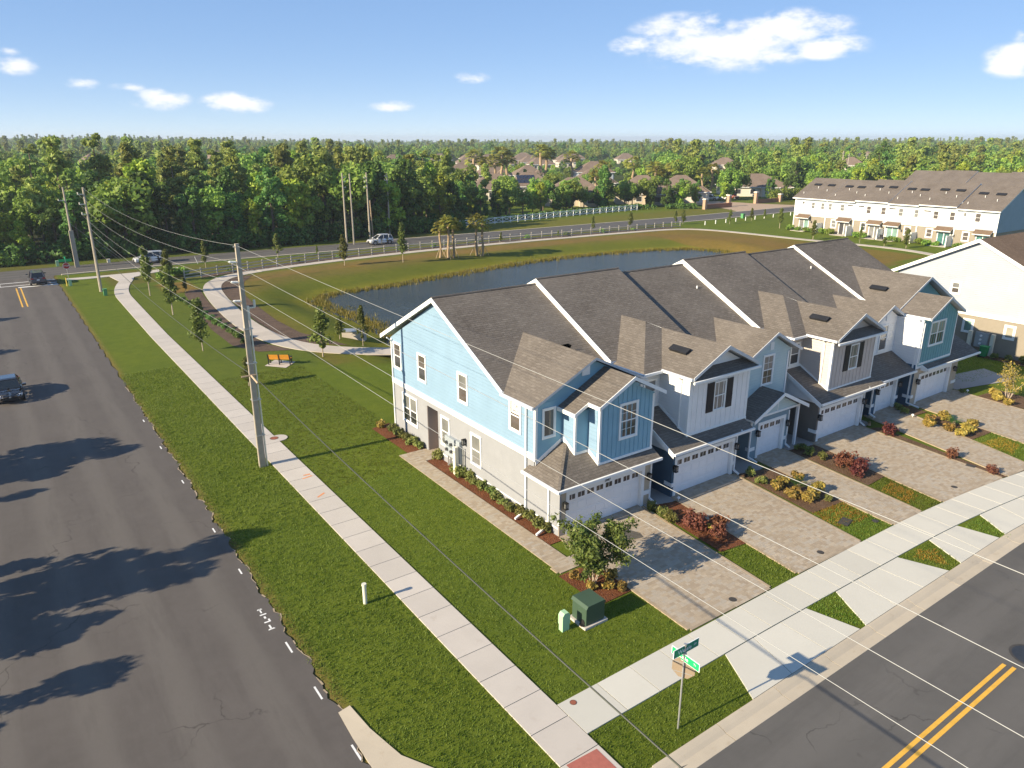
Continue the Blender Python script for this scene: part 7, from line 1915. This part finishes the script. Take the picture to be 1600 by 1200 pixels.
def transformer():
    P = empty('transformer_cabinet', (17.15, 18.9, 0), 'dark green transformer cabinet on a concrete pad in the corner lawn', 'transformer')
    b = MB(); b.box(-.58, .62, -.52, .52, -.05, .10); b.build('pad', M['concrete'], P, world=False)
    b = MB(); b.prism([(-.46, -.42, .10), (.50, -.42, .10), (.50, -.42, .86), (.42, -.42, 1.0), (-.38, -.42, 1.0), (-.46, -.42, .86)], (0, .86, 0)); b.build('cabinet', M['utility_green'], P, world=False)
    b = MB(); b.prism([(-.50, -.47, .90), (-.42, -.47, 1.03), (.46, -.47, 1.03), (.54, -.47, .90)], (0, .96, 0)); b.build('lid', M['utility_green'], P, world=False)
    for z, w in ((.72, .06), (.35, .05)):
        b = MB(); b.box(.502, .508, -.04, .05, z - w * 2, z + w); b.build('warning_label', M['yellow_post'], P, world=False)
    b = MB(); b.cyl((-.47, -.25, .10), (-.47, -.25, .12), .16, n=10); b.cyl((-.465, -.22, .20), (-.48, -.22, .20), .13, n=12); b.build('cable_cover', M['black_metal'], P, world=False)
transformer()
def pedestal():
    P = empty('cable_pedestal', (15.95, 18.95, 0), 'pale green cable pedestal left of the transformer cabinet', 'utility box')
    b = MB(); b.prism([(-.17, -.12, 0), (.17, -.12, 0), (.17, .12, 0), (-.17, .12, 0)], (0, 0, .62)); b.build('post', M['pedestal_green'], P, world=False)
    b = MB(); b.prism([(-.19, -.14, .30), (.19, -.14, .30), (.19, -.14, .72), (.10, -.14, .84), (-.10, -.14, .84), (-.19, -.14, .72)], (0, .28, 0)); b.build('hood', M['pedestal_green'], P, world=False)
pedestal()
def bollard():
    P = empty('marker_post', (10.24, 25.12, 0), 'cream plastic marker post in the roadside grass', 'post')
    b = MB(); b.cyl((0, 0, 0), (0, 0, .90), .085, .085, n=16); b.build('tube', M['bollard_cream'], P, smooth=False, world=False)
    b = MB(); b.cyl((0, 0, .88), (0, 0, .96), .105, .10, n=16); b.build('cap', M['bollard_cream'], P, world=False)
bollard()

def text_part(par, body, loc, size, rot, mat): return lettering(par, body, loc, size, rot, mat)
def octagon(r, z, y, t):
    return [(r * math.cos(R(22.5 + 45 * i)), y, z + r * math.sin(R(22.5 + 45 * i))) for i in range(8)], (0, t, 0)
def corner_sign():
    P = empty('street_sign', (15.74, 12.74, 0), 'green street name blades and stop sign back on a steel post', 'street sign')
    b = MB(); b.cyl((0, 0, 0), (0, 0, 3.3), .03, n=8); b.build('post', M['galvanised'], P, world=False)
    pts, v = octagon(.40, 2.40, .0, .006)
    rot = R(90)
    M4 = Matrix.Rotation(R(-62), 4, 'Z')
    def turned(pt, off): return tuple(M4 @ Vector((pt[0], pt[1] + off, pt[2])))
    b = MB(); b.prism([turned(p, .04) for p in pts], tuple(M4 @ Vector((0, .004, 0)))); b.build('stop_plate', M['sign_back'], P, world=False)
    b = MB(); b.prism([turned(p, .047) for p in pts], tuple(M4 @ Vector((0, .003, 0)))); b.build('stop_face', M['sign_red'], P, world=False)
    b = MB()
    for z in (2.22, 2.58): b.obox(M4 @ Vector((0, .034, z)), M4 @ Vector((.3, 0, 0)), M4 @ Vector((0, .004, 0)), (0, 0, .012))
    b.build('bracket', M['galvanised'], P, world=False)
    # blade along the front street
    b = MB(); b.box(-.50, .62, -.012, .012, 3.02, 3.30); bl = b.build('name_blade', M['sign_green'], P, world=False)
    b = MB(); b.box(-.52, .64, -.010, .010, 3.005, 3.315); b.build('name_border', M['sign_white'], P, world=False)
    text_part(bl, 'Wessle', (-.02, -.016, 3.15), .21, (R(90), 0, 0), 'sign_white'); text_part(bl, 'Dr', (.47, -.016, 3.17), .11, (R(90), 0, 0), 'sign_white')
    b = MB(); b.box(-.012, .012, -.62, .50, 2.70, 2.96); bl = b.build('name_blade', M['sign_green_light'], P, world=False)
    b = MB(); b.box(-.010, .010, -.64, .52, 2.685, 2.975); b.build('name_border', M['sign_white'], P, world=False)
    text_part(bl, 'Calle', (-.016, .02, 2.83), .20, (R(90), 0, R(-90)), 'sign_white'); text_part(bl, 'Tr', (-.016, -.45, 2.84), .11, (R(90), 0, R(-90)), 'sign_white')
    b = MB(); b.box(-.05, .05, -.05, .05, 2.93, 3.03); b.cyl((0, 0, 3.28), (0, 0, 3.36), .05, n=8); b.build('blade_bracket', M['galvanised'], P, world=False)
corner_sign()
def far_stop():
    P = empty('stop_sign', (8.15, 114.2, 0), 'red stop sign with green name blades at the junction', 'road sign')
    b = MB(); b.cyl((0, 0, 0), (0, 0, 3.4), .035, n=6); b.build('post', M['galvanised'], P, world=False)
    pts, v = octagon(.44, 2.5, -.05, .008); b = MB(); b.prism(pts, v); b.build('plate_border', M['sign_white'], P, world=False)
    pts, v = octagon(.40, 2.5, -.056, .005); b = MB(); b.prism(pts, v); pl = b.build('plate', M['sign_red'], P, world=False)
    text_part(pl, 'STOP', (0, -.062, 2.5), .30, (R(90), 0, 0), 'sign_white')
    b = MB(); b.box(-.75, .75, -.012, .012, 3.05, 3.4); b.build('name_blade', M['sign_green_light'], P, world=False)
    b = MB(); b.box(-.012, .012, -.75, .75, 3.42, 3.7); b.build('name_blade', M['sign_green'], P, world=False)
far_stop()

def disc(name, x, y, r, z, mat, label, cat, group=None, elong=1.0):
    P = empty(name, (x, y, z), label, cat, group); b = MB(); b.cyl((0, 0, -.03), (0, 0, .006), r, n=20); b.build('lid', M[mat], P, world=False)
    b = MB(); k = 20
    for i in range(k):
        a0, a1 = 2 * math.pi * i / k, 2 * math.pi * (i + 1) / k
        b.poly([(r * math.cos(a0), r * math.sin(a0), .004), (r * math.cos(a1), r * math.sin(a1), .004), (r * 1.15 * math.cos(a1), r * 1.15 * math.sin(a1), .004), (r * 1.15 * math.cos(a0), r * 1.15 * math.sin(a0), .004)])
    b.build('ring', M['iron'], P, world=False)
for (x, y, l) in ((23.0, 16.35, 'round cleanout cover at the foot of the first driveway'), (29.4, 16.4, 'round cleanout cover at the foot of the second driveway'), (34.4, 16.55, 'round cleanout cover at the foot of the narrow third driveway'), (41.7, 16.1, 'round cleanout cover at the foot of the fourth driveway')):
    disc('cleanout_cover', x, y, .145, .05, 'iron', l, 'drain cover', 'drain covers on the driveways')
disc('valve_cover', 12.98, 45.1, .24, .052, 'rust', 'rusty red round cover in the long pavement', 'manhole cover')
disc('valve_cover', 13.65, 15.62, .11, .052, 'rust', 'small rusty valve cover at the pavement corner', 'manhole cover')
disc('manhole_cover', 29.35, 7.55, .62, -.027, 'manhole_dark', 'dark manhole cover beside the double yellow line', 'manhole cover')
for (x, y, l) in ((32.9, 17.35, 'left black meter lid sunk in the dry turf patch'), (33.3, 17.45, 'right black meter lid sunk in the dry turf patch'), (45.45, 16.9, 'dark meter lid in the narrow mulch strip')):
    P = empty('meter_lid', (x, y, .03), l, 'meter lid', None, .2); b = MB(); b.box(-.17, .17, -.24, .24, -.03, .03); b.build('lid', M['iron'], P, world=False); b = MB(); b.box(-.19, .19, -.26, .26, -.03, .018); b.build('frame', M['car_trim'], P, world=False)
def ubox(x, y, h, w, mat, label, name='utility_box'):
    P = empty(name, (x, y, 0), label, 'utility box', 'small utility boxes'); b = MB(); b.prism([(-w, -w, 0), (w, -w, 0), (w, w, 0), (-w, w, 0)], (0, 0, h * .8)); b.build('housing', M[mat], P, world=False); b = MB(); b.box(-w * 1.1, w * 1.1, -w * 1.1, w * 1.1, h * .8, h); b.build('lid', M[mat], P, world=False)
ubox(11.0, 103.2, .85, .2, 'box_green', 'green utility box at the foot of the slim pole'); ubox(8.15, 113.0, .85, .17, 'pedestal_green', 'pale green utility box next to the yellow marker post'); ubox(8.35, 132.4, .85, .2, 'pedestal_green', 'green utility box on the far verge behind the stop sign'); ubox(15.3, 131.9, .55, .22, 'bollard_cream', 'cream utility box on the far verge behind the slim pole')
ubox(153.5, 118.3, 1.1, .35, 'box_green', 'green utility box on the verge before the white row')
P = empty('marker_post', (7.75, 113.0, 0), 'yellow marker post at the road corner', 'post'); b = MB(); b.cyl((0, 0, 0), (0, 0, 1.15), .06, n=8); b.build('tube', M['yellow_post'], P, world=False); b = MB(); b.cyl((0, 0, 1.15), (0, 0, 1.22), .065, n=8); b.build('cap', M['black_metal'], P, world=False)
P = empty('roadside_marker', (26.5, 122.6, 0), 'thin leaning white marker by the main road kerb', 'post'); b = MB(); b.cyl((0, 0, 0), (-.35, 0, 1.1), .04, n=6); b.build('stake', M['white_vinyl'], P, world=False)
for i in range(11):
    x = 134 + i * 3.9; y = 113.4 + .0 * i + (0.25 * i); P = empty('marker_stake', (x, y, 0), ORD[i] + ' of the short white stakes in line before the white row', 'stake', 'white stakes before the white row'); b = MB(); b.box(-.07, .07, -.07, .07, 0, .85); b.build('stake', M['white_vinyl'], P, world=False)
def drain_box():
    P = empty('drain_structure', (28.3, 67.2, -0.35), 'pale concrete drain box on the near bank of the pond', 'drain', None, R(-35))
    b = MB(); b.box(-1.1, 1.1, -.6, .6, -.5, .75); b.build('box', M['concrete_path'], P, world=False)
    b = MB(); b.box(-1.15, 1.15, -.65, .65, .75, .83); b.build('lid', M['galvanised'], P, world=False)
drain_box()
def bin_():
    P = empty('wheeled_bin', (70.9, 27.3, 0), 'green wheeled bin by the tan wall of the right house', 'bin')
    b = MB(); b.prism([(-.24, -.26, .12), (.24, -.26, .12), (.30, -.32, .95), (-.30, -.32, .95)], (0, .55, 0)); b.build('tub', M['bin_green'], P, world=False)
    b = MB(); b.box(-.33, .33, -.36, .28, .95, 1.02); b.build('lid', M['bin_green'], P, world=False)
    for s in (-1, 1):
        b = MB(); b.cyl((s * .22, .24, .12), (s * .29, .24, .12), .12, n=10); b.build('wheel', M['tyre'], P, world=False)
bin_()
def street_lamp(x, y, h, label):
    P = empty('street_lamp', (x, y, 0), label, 'street lamp'); b = MB(); b.cyl((0, 0, 0), (0, 0, h), .08, .05, n=8); b.build('post', M['box_green'], P, world=False); b = MB(); b.cyl((0, 0, h), (0, 0, h + .5), .16, .26, n=8); b.build('lamp_head', M['bollard_cream'], P, world=False)
street_lamp(205.5, 133.5, 6.0, 'green lamp post right of the gated entrance')
def patio_set(x, y, label):
    P = empty('patio_chair', (x, y, .06), label, 'chair', 'patio chairs before the white row')
    b = MB(); b.box(-.28, .28, -.28, .28, .38, .44); b.build('seat', M['black_metal'], P, world=False)
    b = MB(); b.box(.22, .28, -.28, .28, .44, .95); b.build('backrest', M['black_metal'], P, world=False)
    for s in (-1, 1):
        for q in (-1, 1):
            b = MB(); b.box(s * .24 - .02, s * .24 + .02, q * .24 - .02, q * .24 + .02, 0, .38); b.build('leg', M['black_metal'], P, world=False)
patio_set(141.4, 79.6, 'left dark patio chair on the middle patio'); patio_set(141.4, 76.4, 'right dark patio chair on the middle patio')
# landscape light and splash block dots by the driveways
for (x, y, l) in ((27.9, 23.9, 'small white path light by the second driveway'), (59.4, 23.4, 'small white path light by the last garage'), (50.7, 23.1, 'small white path light by the narrow driveway')):
    P = empty('path_light', (x, y, .03), l, 'path light', 'path lights'); b = MB(); b.cyl((0, 0, 0), (0, 0, .16), .02, n=6); b.build('stem', M['white_vinyl'], P, world=False); b = MB(); b.cyl((0, 0, .16), (0, 0, .24), .10, .05, n=10); b.build('lamp_head', M['white_vinyl'], P, world=False)

# vertex-level tidy: every mesh gets clean normals from its own winding; nothing else to do

# thin summer haze over the whole plain
def haze():
    b = MB(); b.box(-3200, 4400, -320, 4400, -4.0, 33.0)
    m = bpy.data.materials.new('haze'); m.use_nodes = True; n = m.node_tree.nodes
    n.remove(n['Principled BSDF']); v = n.new('ShaderNodeVolumePrincipled')
    v.inputs['Color'].default_value = (0.80, 0.88, 1.0, 1); v.inputs['Density'].default_value = 0.00021; v.inputs['Anisotropy'].default_value = 0.2
    m.node_tree.links.new(v.outputs[0], n['Material Output'].inputs['Volume'])
    o = b.build('haze', m); tag(o, 'thin pale haze over the far woods', kind='stuff')
haze()
